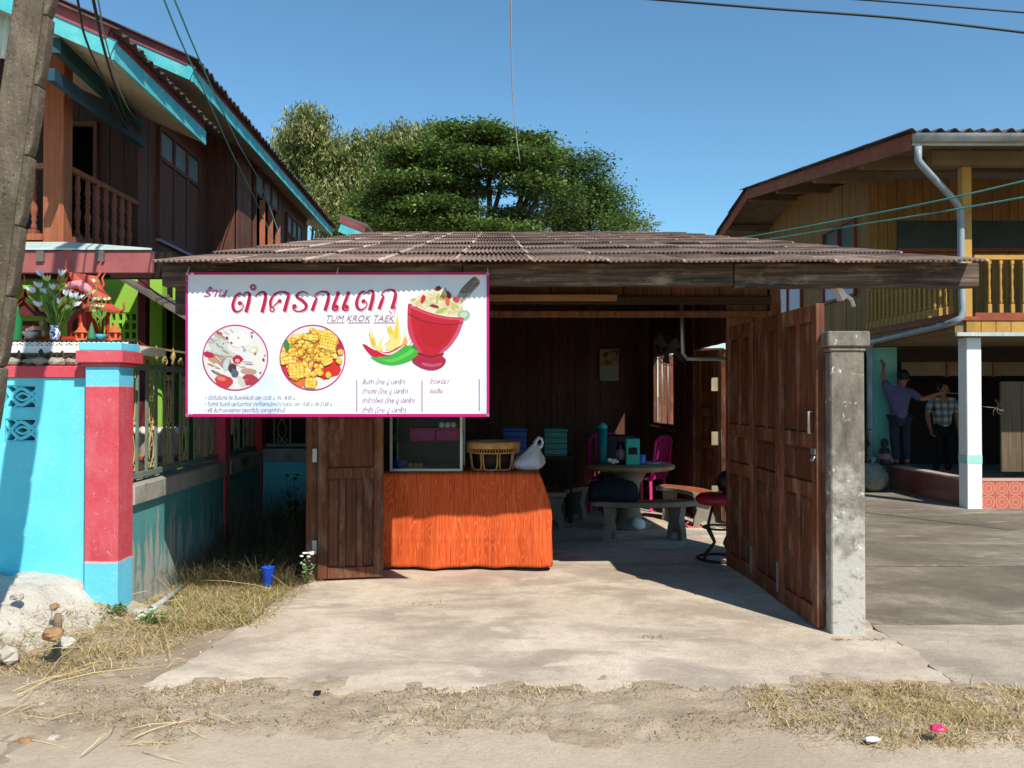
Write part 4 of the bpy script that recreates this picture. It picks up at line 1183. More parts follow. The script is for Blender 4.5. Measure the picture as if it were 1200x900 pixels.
# vase and flowers
m_vase = NT("blue and white porcelain"); v_ = m_vase.coords()
m_vase = m_vase.done(m_vase.ramp(m_vase.noise(v_, 26, 3, .5, 1.5), [(.46, "#dfe3ea"), (.52, "#1d3a9a")]), .15, 0, .5)
vz = (X(64, 5.99), 5.99, zp + .012)
vase = mk("flower_vase", MB().lathe([(.028, 0), (.03, .01), (.036, .045), (.034, .075), (.026, .09), (.036, .103), (.034, .106), (.022, .09), (.022, .02), (.001, .018)], vz, 16), m_vase)
tag(vase, "blue and white porcelain vase on the shrine shelf", "vase")
fl = thing("lily_bouquet", "bunch of white lilies and green leaves standing in the porcelain vase", "bouquet", (vz[0], vz[1], vz[2] + .08))
m_stem = paint("flower stems", "#4c6b2a", "#6b8a3c", 20, .7, .2)
m_petal = attr_mat("petals and leaves", .6, .25)
st, lv, lf, lc = MB(), [], [], []
base = Vector(vz) + Vector((0, 0, .09))
heads = [(48, 322), (55, 328), (72, 322), (62, 338), (46, 336), (52, 343), (78, 345), (85, 348), (92, 350), (46, 358), (40, 352), (78, 362), (38, 342), (66, 350), (58, 345), (88, 358), (104, 345), (110, 352), (70, 355)]
def quadleaf(a, b_, w, col, bend=0.0):
    a, b_ = Vector(a), Vector(b_); d = b_ - a
    s_ = d.cross(Vector((R.uniform(-1, 1), -1, R.uniform(-.5, .5)))).normalized() * w
    mid = a.lerp(b_, .5) + Vector((0, 0, bend))
    o = len(lv); lv.extend([tuple(a), tuple(mid + s_), tuple(b_), tuple(mid - s_)]); lf.append((o, o + 1, o + 2, o + 3)); lc.append(lin(col)[:3])
for hx, hy in heads:
    tip = P(hx, hy, 5.99 + R.uniform(-.10, .12))
    st.tube([base - Vector((0, 0, .08)), base.lerp(tip, .5) + Vector((R.uniform(-.02, .02), 0, .015)), tip], .0035, 5)
    d = (tip - base).normalized()
    white = R.random() < .7
    for k in range(7):
        a = k * .9
        e = tip + (d * .03 + Vector((math.cos(a), math.sin(a), .35)) * .03)
        quadleaf(tip - d * .015, e, .012, R.choice(["#dfe0ea", "#eeeef2", "#cfd3e6"] if white else ["#cfd98a", "#dfe3a4", "#b6c66a"]))
    for k in range(3):
        q = base.lerp(tip, R.uniform(.25, .8)); quadleaf(q, q + d * R.uniform(.06, .12) + Vector((R.uniform(-.06, .06), R.uniform(-.05, .05), R.uniform(-.01, .04))), .014, R.choice(["#5f8a34", "#7aa044", "#4c7030"]), .01)
for k in range(8):
    q = P(34 + R.uniform(-3, 8), 338 + R.uniform(-3, 4), 5.98); quadleaf(q, q + Vector((R.uniform(-.06, .06), 0, R.uniform(-.01, .03))), .02, "#6fae4a")
mk("stems", st, m_stem, fl)["kind"] = "stuff"
soup("blossoms", lv, lf, m_petal, lc, fl, W[fl])["kind"] = "stuff"
# second bunch of pale flowers right of the red house
fl2 = thing("flower_sprig", "sprig of pale yellow flowers in a teal cup beside the red spirit house", "flowers", (X(117, 6.05), 6.05, zp + .012))
st, lv, lf, lc = MB(), [], [], []
for hx, hy in ((110, 358), (114, 352), (120, 350), (125, 351), (118, 360), (108, 365), (112, 330), (107, 342)):
    tip = P(hx, hy, 6.05); b0 = W[fl2] + Vector((0, 0, .03)); st.tube([b0, b0.lerp(tip, .5) + Vector((R.uniform(-.02, .02), 0, 0)), tip], .003, 5)
    for k in range(6):
        a = k * 1.05; quadleaf(tip, tip + Vector((math.cos(a) * .03, math.sin(a) * .03, R.uniform(.0, .03))), .012, R.choice(["#d6dca0", "#e3e6c0", "#9ab455"]))
    q = b0.lerp(tip, .5); quadleaf(q, q + Vector((R.uniform(-.06, .06), 0, .06)), .012, "#6f9440")
mk("cup", MB().lathe([(.028, 0), (.04, .03), (.042, .045), (.036, .045), (.024, .006), (.001, .006)], W[fl2], 12), paint("teal cup", "#3f9aa8", "#52acb8"), fl2)
mk("stems", st, m_stem, fl2)["kind"] = "stuff"
soup("blossoms", lv, lf, m_petal, lc, fl2, W[fl2])["kind"] = "stuff"
tag(mk("leaf_cone", MB().lathe([(.03, 0), (.032, .02), (.002, .13)], (X(107, 5.99), 5.99, zp + .012), 10), paint("green cone", "#2f6a4c", "#3d7a58")), "small green leaf cone between the clay lamps", "offering")
tag(mk("offering_bowl", MB().lathe([(.03, 0), (.035, .02), (.062, .055), (.058, .06), (.03, .02), (.001, .018)], (X(36, 5.99), 5.99, zp + .012), 14), m_steel), "metal offering bowl left of the porcelain vase", "bowl")
tag(mk("folded_offering", MB().bar((X(34, 6.0), 6.0, zp + .075), (X(43, 6.0), 6.0, zp + .10), .08, .03), paint("peach paper", "#d99a78", "#e5b090")), "peach folded paper offering above the metal bowl", "offering")
tag(mk("brass_pot", MB().lathe([(.04, 0), (.045, .02), (.06, .07), (.05, .11), (.022, .13), (.03, .15), (.012, .17), (.001, .20)], (X(50, 6.12), 6.12, zp + .0), 14), paint("brass", "#8a7a45", "#a5945a", rough=.35, metal=.6)), "dull brass lidded pot behind the porcelain vase", "pot")
tag(mk("offering_tray", MB().box(X(30, 6.08) , X(88, 6.08), 6.05, 6.2, zp - .029, zp + .04), m_shred, None, None, .006), "long red offering tray on the shrine shelf", "tray")
tag(mk("green_bottle", MB().lathe([(.035, 0), (.037, .02), (.037, .17), (.014, .23), (.014, .27)], (X(19, 6.1), 6.1, zp), 12), paint("green glass bottle", "#1c6a3a", "#277a46", rough=.15, bump=0)), "green bottle at the left end of the shrine shelf", "bottle")

# --- big planter jar on a stand in the neighbour's yard
jar = thing("planter_jar", "large pale pink glazed jar on a stand seen through the fence grille", "jar", (X(188, 7.6), 7.6, 0))
jc = W[jar]
m_jar = paint("pink glazed jar", "#b9a094", "#cdb6aa", 4, .35, .1, 20, "#9a8474", 3)
mk("jar_body", MB().lathe([(.12, .84), (.17, .90), (.19, 1.0), (.185, 1.12), (.20, 1.19), (.225, 1.21), (.225, 1.25), (.19, 1.25), (.16, 1.15), (.001, 1.1)], jc, 24), m_jar, jar)
mk("jar_band", MB().lathe([(.192, .955), (.197, .965), (.197, 1.0), (.192, 1.01)], jc, 24), m_shor, jar)
pet = MB().ball((0, 0, 0), .034, 7, 5).mesh("rim_petal", paint("pale rim", "#d9c0b8", "#e8d4cc"))
for k in range(14):
    a = k * 2 * math.pi / 14; piece("rim_petal", pet, jar, jc + Vector((.226 * math.cos(a), .226 * math.sin(a), 1.225)))
mk("jar_foot", MB().lathe([(.16, .74), (.13, .80), (.12, .84)], jc, 20), m_jar, jar)
mk("stand", MB().lathe([(.2, -.02), (.2, .04), (.14, .1), (.13, .6), (.19, .7), (.19, .74)], jc, 16), m_cement, jar)
# ================================================================== LEFT: THE BROWN WOODEN HOUSE
m_hw = wood("house boards red brown", "#452a22", "#5d3a2f", "#73493c", 'z', rnd=.1, bump=.25)
m_hpost = wood("house post orange brown", "#7d4630", "#98583a", "#a86646", 'z', rnd=.08, bump=.15)
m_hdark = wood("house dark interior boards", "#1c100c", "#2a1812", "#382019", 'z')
m_fascia = paint("turquoise fascia paint", "#3fa3ac", "#56b5ba", 5, .6, .2, 50, "#7cc4c4", 3)
m_trim = paint("dusky red trim", "#7c4148", "#8f5055", 5, .7, .2, 40, "#6a3438", 3)
m_soffit = paint("beige soffit board", "#9a8a70", "#ab9b80", 3, .8, .1)
m_green = painted_wall("lime green wall", "#7fae3c", "#90bf4a", "#88b050", "#a5c070")
m_pink = paint("pink eave board", "#8f4e4e", "#a25d5b", 3, .7, .25, 40, "#74403f", 2)
m_metal = paint("pale metal sheet", "#a9bdb8", "#c0d0ca", 4, .5, .1)
m_asb = paint("old grey roof sheet", "#55504a", "#6f6a62", 3, .9, .4, 40, "#3a3632", 2)
m_frost = paint("frosted pane", "#64757a", "#728589", 3, .3, .05)
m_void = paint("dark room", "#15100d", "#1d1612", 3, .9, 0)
m_roofl = tile_mat("house roof tile", "#3b302d", "#514441", "#655652", "#6d5f5a")
hs = thing("brown_house", "two storey red brown wooden house with turquoise eave boards on the left", "house", (-5.5, 10.0, 0))

# roofs: two steps of eaves. each: eave x, eave z, depth from / to, ridge x
SL = 0.44
corr_me = wave_sheet(0.55, 1.3, 0.15, 0.018, 0.008, 8).mesh("roof_tile", m_roofl, norm=False)
def eave_roof(ex, ez, D0, D1, rx, sl=SL, rows=4):
    rz = ez + (ex - rx) * sl
    l2 = LD
    T = lambda x, D: x + l2 * (D - D0)
    # soffit plane and roof deck
    m = MB(); z0 = -.10
    m.hexa([(T(ex - .02, D0 + .03), D0 + .03, ez + z0), (T(ex - .02, D1), D1, ez + z0), (T(rx, D1), D1, rz + z0), (T(rx, D0 + .03), D0 + .03, rz + z0),
            (T(ex - .02, D0 + .03), D0 + .03, ez + z0 + .02), (T(ex - .02, D1), D1, ez + z0 + .02), (T(rx, D1), D1, rz + z0 + .02), (T(rx, D0 + .03), D0 + .03, rz + z0 + .02)])
    mk("soffit", m, m_soffit, hs)
    # eave board along the depth
    mk("fascia_board", MB().bar((ex, D0, ez - .045), (T(ex, D1), D1, ez - .045), .022, .15), m_fascia, hs)
    # front gable boards: turquoise below, dusky red above
    mk("barge_board", MB().bar((ex + .01, D0 - .012, ez - .04), (rx, D0 - .012, rz - .04), .022, .15), m_fascia, hs)
    mk("barge_trim", MB().bar((ex - .02, D0 - .022, ez + .092), (rx, D0 - .022, rz + .092), .024, .11), m_trim, hs)
    mk("eave_trim", MB().bar((ex - .02, D0, ez + .075), (T(ex - .02, D1), D1, ez + .075), .03, .09), m_trim, hs)
    a = math.atan(sl)
    n = int((D1 - D0 + .1) / .51) + 1
    for r_ in range(rows):
        for i in range(n):
            D = D0 - .07 + .26 + i * .51
            if D > D1 + .2: break
            x = ex + .09 - r_ * 1.05
            # tile: local x across (along depth), local y up the slope (towards -x)
            M_ = Matrix.Rotation(rad(90), 4, 'Z') @ Matrix.Rotation(a, 4, 'X')
            piece("roof_tile", corr_me, hs, (T(x, D), D, ez + .13 + (ex - x) * sl + .012 * 0), M_.to_euler())
eave_roof(-3.25, 4.4, 6.7, 9.0, -6.6)
eave_roof(-3.40, 5.0, 8.75, 17.3, -7.2)
# far lower gable end peeping out beyond the eave
e0, e1 = P(398, 261, 17.6), P(428, 273, 17.6)
mk("barge_board", MB().bar(e0 + Vector((0, 0, -.10)), e1 + Vector((0, 0, -.10)), .03, .19), m_fascia, hs)
mk("barge_trim", MB().bar(e0 + Vector((0, -.01, .06)), e1 + Vector((.0, -.01, .06)), .03, .12), m_trim, hs)
mk("roof_tile", MB().hexa([e0 + Vector((0, 0, .125)), e1 + Vector((.05, 0, .125)), e1 + Vector((.0, 3, .125)), e0 + Vector((0, 3, .125)), e0 + Vector((0, 0, .19)), e1 + Vector((.05, 0, .19)), e1 + Vector((0, 3, .19)), e0 + Vector((0, 3, .19))]), m_roofl, hs)
mk("gable_wall", MB().box(X(365, 17.5), X(408, 17.5), 17.68, 17.78, 2.0, 4.75), m_soffit, hs)
# upper walls
WA = lambda D: -4.20 + LD * (D - 9.26)
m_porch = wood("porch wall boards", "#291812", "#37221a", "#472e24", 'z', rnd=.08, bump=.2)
planks(hs, "wall_board", (WA(11.5), 11.5), (WA(9.26), 9.26), .22, 2.95, 5.3, m_hw, gap=.004)
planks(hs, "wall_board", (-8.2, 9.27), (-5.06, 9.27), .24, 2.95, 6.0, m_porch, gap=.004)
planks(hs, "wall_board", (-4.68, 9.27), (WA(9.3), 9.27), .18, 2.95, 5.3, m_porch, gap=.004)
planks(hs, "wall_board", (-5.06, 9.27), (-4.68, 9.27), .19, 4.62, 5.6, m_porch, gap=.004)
fr = MB()
for x in (-5.09, -4.69): fr.box(x, x + .04, 9.23, 9.30, 2.95, 4.62)
mk("door_frame", fr.box(-5.049, -4.691, 9.235, 9.295, 4.57, 4.62), m_hw, hs)
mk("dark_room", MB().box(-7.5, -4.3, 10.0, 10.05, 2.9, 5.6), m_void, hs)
# corner return facing the road, and wall B
WB = lambda D: -3.88 + LD * (D - 11.7)
planks(hs, "wall_board", (WA(11.5) - .1, 11.52), (WB(11.6), 11.52), .12, 2.9, 5.3, m_hw, gap=.003)
planks(hs, "wall_board", (WB(12.3), 12.3), (WB(11.58), 11.58), .24, 2.9, 5.25, m_hw, gap=.004)
planks(hs, "wall_board", (WB(14.0), 14.0), (WB(12.3), 12.3), .24, 2.0, 3.2, m_hw, gap=.004)
planks(hs, "wall_board", (WB(16.3), 16.3), (WB(14.0), 14.0), .24, 2.0, 5.2, m_hw, gap=.004)
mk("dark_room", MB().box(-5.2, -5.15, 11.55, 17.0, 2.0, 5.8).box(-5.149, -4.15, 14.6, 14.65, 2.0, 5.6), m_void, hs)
mk("wall_top_rail", MB().bar((WB(11.6) + .02, 11.6, 5.05), (WB(16.3) + .02, 16.3, 5.05), .05, .12), m_hw, hs)
def house_window(Df, Dn, z0, z1, zt_, xf, shut=True, n=3, open_=False):
    "window in a side wall: frame, transom panes above, leaf panels below"
    fm = MB(); off = .045
    for i in range(n + 1):
        D = Dn + (Df - Dn) * i / n
        fm.bar((xf(D) + off, D, z0), (xf(D) + off, D, z1), .05, .05, (1, 0, 0))
    for z in (z0, zt_, z1): fm.bar((xf(Dn) + off + .003, Dn, z), (xf(Df) + off + .003, Df, z), .055, .05)
    w_ = mk("window", fm, m_hw, hs)
    mk("sill", MB().bar((xf(Dn) + .05, Dn - .03, z0 - .04), (xf(Df) + .05, Df + .03, z0 - .04), .05, .035), paint("lilac sill paint", "#8d7c8a", "#9a8996", 4, .6, .1), w_)
    for i in range(n):
        Da, Db = Dn + (Df - Dn) * (i + .08) / n, Dn + (Df - Dn) * (i + .92) / n
        mk("pane", MB().bar((xf(Da) + off - .002, Da, (zt_ + z1) / 2), (xf(Db) + off - .002, Db, (zt_ + z1) / 2), .008, z1 - zt_ - .06), m_frost, w_)
        if shut: mk("shutter", MB().bar((xf(Da) + off - .001, Da, (z0 + zt_) / 2), (xf(Db) + off - .001, Db, (z0 + zt_) / 2), .02, zt_ - z0 - .06), m_hw, w_)
    return w_
house_window(11.15, 9.75, 3.42, 4.72, 4.36, WA)
w_ = house_window(13.85, 12.4, 3.2, 4.95, 4.6, WB, shut=False)
for D in (12.7, 13.2, 13.7): mk("shutter", MB().bar((WB(D) + .04, D, 3.9), (WB(D) + .12, D + .02, 3.9), .022, 1.3), m_hpost, w_)
house_window(15.7, 14.5, 3.6, 4.75, 4.4, WB)
m_bal = wood("baluster red brown", "#6a3826", "#824a34", "#945940", 'z', rnd=.06, bump=.1)
# balcony: floor, post, rails and turned balusters
mk("balcony_floor", MB().box(-8.2, WA(9.2), 7.62, 9.2, 2.84, 2.95), m_hdark, hs)
mk("balcony_post", MB().box(-4.345, -4.155, 7.64, 7.80, 2.76, 5.0), m_hpost, hs, None, .006)
mk("hand_rail", MB().bar((-4.19, 7.82, 3.69), (WA(9.2), 9.2, 3.69), .06, .05), m_bal, hs)  # side rail in darker wood than the front rail: shade put into its colour
mk("hand_rail", MB().bar((-8.0, 7.72, 3.69), (-4.36, 7.72, 3.69), .06, .05), m_hpost, hs)
mk("foot_rail", MB().bar((-4.19, 7.82, 3.02), (WA(9.2), 9.2, 3.02), .11, .06), m_bal, hs)
mk("foot_rail", MB().bar((-8.0, 7.72, 3.02), (-4.36, 7.72, 3.02), .11, .06), m_hpost, hs)
bal_me = MB().box(-.045, .045, -.045, .045, 0, .05).lathe([(.040, .05), (.032, .09), (.020, .12), (.034, .15), (.024, .17), (.036, .20), (.042, .26), (.022, .33), (.034, .35), (.034, .37), (.022, .385), (.034, .40), (.034, .42), (.024, .44), (.040, .50), (.028, .54), (.036, .56), (.024, .58), (.03, .62), (.038, .645)], n=10).mesh("baluster", m_bal)
for i in range(7): D = 7.96 + i * .18; piece("baluster", bal_me, hs, (WA(D) + (-4.19 - WA(D)) * (1 - i / 7), D, 3.045), (0, 0, 0), (.72, .72, 1))
for i in range(10): piece("baluster", bal_me, hs, (-4.47 - i * .19, 7.72, 3.045), (0, 0, 0), (.8, .8, 1))
mk("tie_beam", MB().bar((-3.74, 6.75, 4.42), (-4.16, 9.2, 4.58), .07, .12), paint("dark teal beam", "#1c4244", "#26504f", 4, .8, .2), hs)
mk("tie_beam", MB().bar((-3.78, 6.75, 4.18), (-4.12, 9.2, 4.36), .06, .10), paint("faded blue beam", "#1f3f50", "#284c5e", 4, .7, .2), hs)
# ground floor eave of pink boards with a metal sheet
mk("lower_fascia", MB().box(-8.0, -3.0, 6.88, 6.93, 2.565, 2.755), m_pink, hs, None, .006)
lowv = [(-8.0, 6.86, 2.757), (-2.99, 6.86, 2.757), (-4.10, 7.62, 2.95), (-8.0, 7.62, 2.95)]
mk("metal_sheet", MB().add(lowv + [(x, y, z + .014) for x, y, z in lowv], [(3, 2, 1, 0), (4, 5, 6, 7), (0, 1, 5, 4), (1, 2, 6, 5), (2, 3, 7, 6), (3, 0, 4, 7)]), m_metal, hs)
for x in (-3.92, -3.42): mk("clip", MB().box(x - .03, x + .03, 6.855, 6.878, 2.66, 2.75), m_asb, hs)
mk("lower_beam", MB().box(-8.0, -3.05, 7.4, 7.5, 2.6, 2.83), m_hdark, hs)
# lime green ground floor wall with vent openings
gy = 8.65
vx0, vx1, vzs = X(104, gy), X(160, gy), [Z(q, gy) for q in (404, 396, 386, 378, 369, 361)]
m = MB()
m.box(-9, vx0, gy, gy + .12, -.05, 2.83).box(vx1, -3.66, gy, gy + .12, -.05, 2.83)
m.box(vx0, vx1, gy + .0005, gy + .1195, -.05, Z(409, gy)).box(vx0, vx1, gy + .0005, gy + .1195, Z(366, gy), 2.83)
mk("ground_wall", m, m_green, hs)
vg = MB(); nvx = 7
za, zb2 = Z(409, gy), Z(366, gy)
for i in range(nvx + 1):
    x = vx0 + (vx1 - vx0) * i / nvx; vg.box(x - .016, x + .016, gy + .01, gy + .1, za, zb2)
for j in range(5):
    z = za + (zb2 - za) * j / 4; vg.box(vx0, vx1, gy + .013, gy + .097, z - .016, z + .016)
mk("vent_grille", vg, m_green, hs)
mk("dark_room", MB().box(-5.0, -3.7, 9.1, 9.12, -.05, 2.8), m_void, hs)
mk("ground_post", MB().box(X(163, 8.4), X(172, 8.4), 8.36, 8.46, -.05, 2.83), paint("maroon post", "#5a1c20", "#6a262a", 4, .7, .2), hs)
planks(hs, "ground_board", (-4.75, 16.5), (-4.75, 8.8), .5, -.05, 2.83, m_hdark)
mk("upper_floor", MB().box(-8.2, -4.0, 9.25, 16.3, 2.832, 2.93), m_hdark, hs)
planks(hs, "ground_board", (-3.72, 9.6), (-3.66, 8.9), .35, -.05, 2.83, m_green)
# grey lean-to sheet sloping down over the yard
la = [(-3.84, 8.0, 2.69), (-2.75, 8.0, 2.03), (-2.81, 9.45, 2.03), (-3.90, 9.45, 2.69)]
planks(hs, "ground_board", (-3.7, 10.4), (-1.72, 10.4), .3, -.05, 2.6, m_hdark, gap=-.01)  # dark backing boards added to darken the view through the back grille
mk("lean_to_sheet", MB().add(la + [(x, y, z + .03) for x, y, z in la], [(3, 2, 1, 0), (4, 5, 6, 7), (0, 1, 5, 4), (1, 2, 6, 5), (2, 3, 7, 6), (3, 0, 4, 7)]), m_asb, hs)
mk("black_hose", MB().tube([P(160, 325, 7.9), P(185, 345, 7.9), P(214, 362, 7.9), P(240, 375, 7.9)], .009, 6), m_void, hs)
# ribbed gable sheet beside the pole
rib = wave_sheet(1.2, .55, .06, .012, .006, 6); T_ = Matrix.Translation((X(2, 6.9) - .45, 6.9, Z(60, 6.9))) @ Matrix.Rotation(rad(8), 4, 'Y') @ Matrix.Rotation(rad(90), 4, 'X'); rib.v = [T_ @ v for v in rib.v]
mk("ribbed_sheet", rib, m_metal, hs)

# ================================================================== UTILITY POLE AND WIRES
m_pole = paint("pole concrete", "#6d655a", "#8a8174", 6, .95, .7, 60, "#4d463e", 2.2, (.45, .62))
def pole_mat():
    t = NT("pitted pole concrete"); v = t.coords()
    c = t.ramp(t.noise(t.coords((1, 1, .4)), 5, 9, .7), [(.3, "#443b32"), (.5, "#62584c"), (.7, "#857a6b")])
    vo = t.n("ShaderNodeTexVoronoi"); vo.inputs["Scale"].default_value = 42; t.l(v, vo.inputs["Vector"])
    c = t.mix(t.ramp(vo.outputs["Distance"], [(.07, (.8, .8, .8)), (.15, (0, 0, 0))]), c, "#b0aa9e")
    c = t.mix(t.ramp(t.noise(v, 30, 7, .8), [(.58, (0, 0, 0)), (.64, (.9, .9, .9))]), c, "#2e2924")
    t.bump(t.noise(v, 38, 9, .75), 1.0, .015)
    return t.done(c, .95, 0, .1)
m_pole = pole_mat()
PD = 4.2
a0, a1 = P(39, 0, PD), P(-21, 440, PD)
d_ = (a0 - a1).normalized()
k0 = (-0.2 - a1.z) / d_.z; k1 = (7.0 - a1.z) / d_.z
pb, pt = a1 + d_ * k0, a1 + d_ * k1
po = thing("utility_pole", "leaning grey concrete utility pole with stepped ledges at the left edge", "utility pole", (pb.x, pb.y, 0))
L_ = (pt - pb).length
Tm = Matrix.Translation(pb) @ d_.to_track_quat('Z', 'Y').to_matrix().to_4x4()
xd = Tm.to_3x3() @ Vector((1, 0, 0))
ang_ = math.atan2(xd.y, xd.x); Tm = Tm @ Matrix.Rotation(-ang_, 4, 'Z')
m = MB(Tm)
hw = lambda z: .070 + .012 * (1 - z / L_)
vs = []
for i in range(25):
    z = L_ * i / 24; h = hw(z); j = .004
    for x, y in ((-h, -h * .6), (h, -h * .6), (h, h * .6), (-h, h * .6)): vs.append((x + R.uniform(-j, j), y + R.uniform(-j, j), z))
fs = [(0, 3, 2, 1), (96, 97, 98, 99)]
for i in range(24):
    for k in range(4): fs.append((4 * i + k, 4 * i + (k + 1) % 4, 4 * i + 4 + (k + 1) % 4, 4 * i + 4 + k))
m.add(vs, fs)
mk("shaft", m, m_pole, po, None, .008)
stp = 0.36
for i in range(int(L_ / stp)):
    z = .12 + i * stp; h = hw(z)
    q = MB(Tm).prism([(h - .01, z), (h + .018, z), (h + .030, z + .05), (h + .034, z + stp * .6), (h + .030, z + stp - .02), (h + .027, z + stp - .004), (h - .01, z + stp - .004)], -h * .38, h * .5)
    mk("ledge", q, m_pole, po, Tm @ Vector((h, 0, z)), .006)
m_cable = paint("black cable", "#17171a", "#222226", rough=.5, bump=0)
m_cgrey = paint("grey cable", "#7d7c78", "#92918c", rough=.6, bump=0)
m_cgreen = paint("green cable", "#3f8a84", "#529a92", rough=.5, bump=0)
def cable(name, label, pts, r, mat, group=None, n=10, ext=(0, 0)):
    c = smoothpoly([tuple(p) for p in [(0, 0)]], 1) if False else None
    pp = [Vector(p) for p in pts]; out = []
    for i in range(len(pp) - 1):
        a, b_, c_, e = pp[max(i - 1, 0)], pp[i], pp[i + 1], pp[min(i + 2, len(pp) - 1)]
        for k in range(n):
            t = k / n
            out.append(.5 * ((2 * b_) + (-a + c_) * t + (2 * a - 5 * b_ + 4 * c_ - e) * t * t + (-a + 3 * b_ - 3 * c_ + e) * t ** 3))
    out.append(pp[-1])
    if ext[0]: out.insert(0, out[0] - (out[1] - out[0]).normalized() * ext[0])
    if ext[1]: out.append(out[-1] + (out[-1] - out[-2]).normalized() * ext[1])
    return tag(mk(name, MB().tube(out, r, 6), mat), label, "cable", group)
cable("drop_cable", "leftmost black drop cable curving to the house corner by the balcony", [Vector((-2.4, 4.2, 4.6)), P(90, -6, 4.6), P(102, 50, 5.2), P(125, 100, 6.6), P(150, 152, 8.6), P(165, 160, 9.2)], .007, m_cable, "drop cables to the house")
cable("drop_cable", "thick black drop cable sagging between the other two by the balcony", [Vector((-2.35, 4.2, 4.5)), P(108, -6, 4.6), P(120, 50, 5.2), P(136, 105, 6.8), P(150, 145, 8.6), P(163, 158, 9.2)], .010, m_cable, "drop cables to the house")
cable("drop_cable", "thin grey drop cable nearest the turquoise eave corner", [Vector((-2.3, 4.2, 4.5)), P(114, -6, 4.7), P(122, 40, 5.2), P(142, 110, 6.9), P(158, 138, 8.8), P(168, 143, 9.2)], .005, m_cgrey, "drop cables to the house")
cable("drop_cable", "left one of two long green cables hanging in front of the second eave", [Vector((-2.3, 4.2, 4.9)), P(190, -6, 5.0), P(215, 55, 6.2), P(245, 120, 8.2), P(272, 180, 10.4), P(298, 232, 12.3), P(322, 285, 13)], .007, m_cgreen, "long cables along the eaves")
cable("drop_cable", "right one of two long green cables hanging in front of the second eave", [Vector((-2.25, 4.2, 4.8)), P(202, -6, 5.0), P(226, 52, 6.2), P(255, 118, 8.2), P(280, 170, 10.4), P(305, 215, 12.4), P(330, 282, 13)], .007, m_cgreen, "long cables along the eaves")
cable("thin_wire", "thin white wire hanging down from the sky into the big tree", [P(598, -8, 9), P(599, 60, 13), P(602, 130, 19), P(612, 212, 27)], .012, paint("white wire", "#f0f0f0", "#f6f6f6", bump=0))
cable("overhead_cable", "lower and longer black overhead cable crossing the top right sky", [P(738, -3, 7), P(900, 10, 6.9), P(1060, 22, 6.8), P(1240, 43, 6.7)], .010, m_cable, "overhead cables in the sky", ext=(8, 16))
cable("overhead_cable", "short upper black overhead cable in the top right corner", [P(960, -4, 7.4), P(1080, 5, 7.3), P(1240, 18, 7.2)], .008, m_cable, "overhead cables in the sky", ext=(8, 16))
cable("service_cable", "upper green cable crossing the yellow house balcony", [P(800, 287, 14), P(880, 277, 12.5), P(1000, 255, 10.8), P(1110, 233, 9.6), P(1250, 200, 8.6)], .010, m_cgreen, "green cables to the yellow house", ext=(0, 5))
cable("service_cable", "lower green cable crossing the yellow house balcony", [P(830, 292, 14), P(905, 280, 12.5), P(1010, 263, 10.8), P(1110, 247, 9.6), P(1250, 222, 8.6)], .010, m_cgreen, "green cables to the yellow house", ext=(0, 5))
# ================================================================== RIGHT: THE YELLOW HOUSE
m_yel = wood("yellow house boards", "#70532a", "#866434", "#97753f", 'z', rnd=.1, bump=.2)
m_yelp = paint("yellow post paint", "#a87f38", "#b58c44", 5, .6, .15, 40, "#86672f", 3)
m_ored = paint("red brown barge paint", "#7d3f28", "#955036", 5, .7, .2, 40)
m_eav = paint("eave lining", "#6b5c44", "#7d6d54", 3, .8, .1)
m_gut = paint("zinc gutter", "#a9aead", "#c3c8c6", 3, .4, .05, 40, "#878c8b", 2, metal=.3)
m_pipe = paint("grey pipe", "#7d8a92", "#909da4", 4, .4, .05)
m_col = paint("white teal column paint", "#d8dedb", "#e2e6e3", 3, .6, .15, 40)
m_tealw = painted_wall("pale teal wall", "#5fa79c", "#72b6aa", "#84bcb1", "#c0d6d0")
m_lblue = painted_wall("pale blue side wall", "#6aa3bd", "#7db2c9", "#8fbacb", "#c0d4dc")
m_curt = paint("pale curtain", "#b8c4d6", "#c8d2e0", 6, .8, .1)
m_dglass = paint("dark window glass", "#262e2c", "#303a37", 2, .45, 0, spec=.3)
m_brown = wood("brown door leaf", "#4a3a2c", "#60503e", "#705f4c", 'z', rnd=.05)
yh = thing("yellow_house", "two storey yellow boarded house with balcony, gutter and open ground floor on the right", "house", (9.0, 13.0, 0.014))
RX = lambda D: 6.17 + .010 * (D - 11.2)
# columns
mk("column", MB().box(6.155, 6.355, 11.2, 11.42, 0, 2.33), m_col, yh, None, .008)
mk("column_band", MB().box(6.153, 6.357, 11.198, 11.422, .62, .74), paint("teal column band", "#8fc7be", "#9fd0c8"), yh)
mk("column", MB().box(X(1020, 13.8), X(1050, 13.8), 13.75, 13.95, 0, 2.35), m_tealw, yh, None, .008)
mk("column", MB().box(9.6, 9.8, 11.2, 11.42, 0, 2.33), m_col, yh, None, .008)
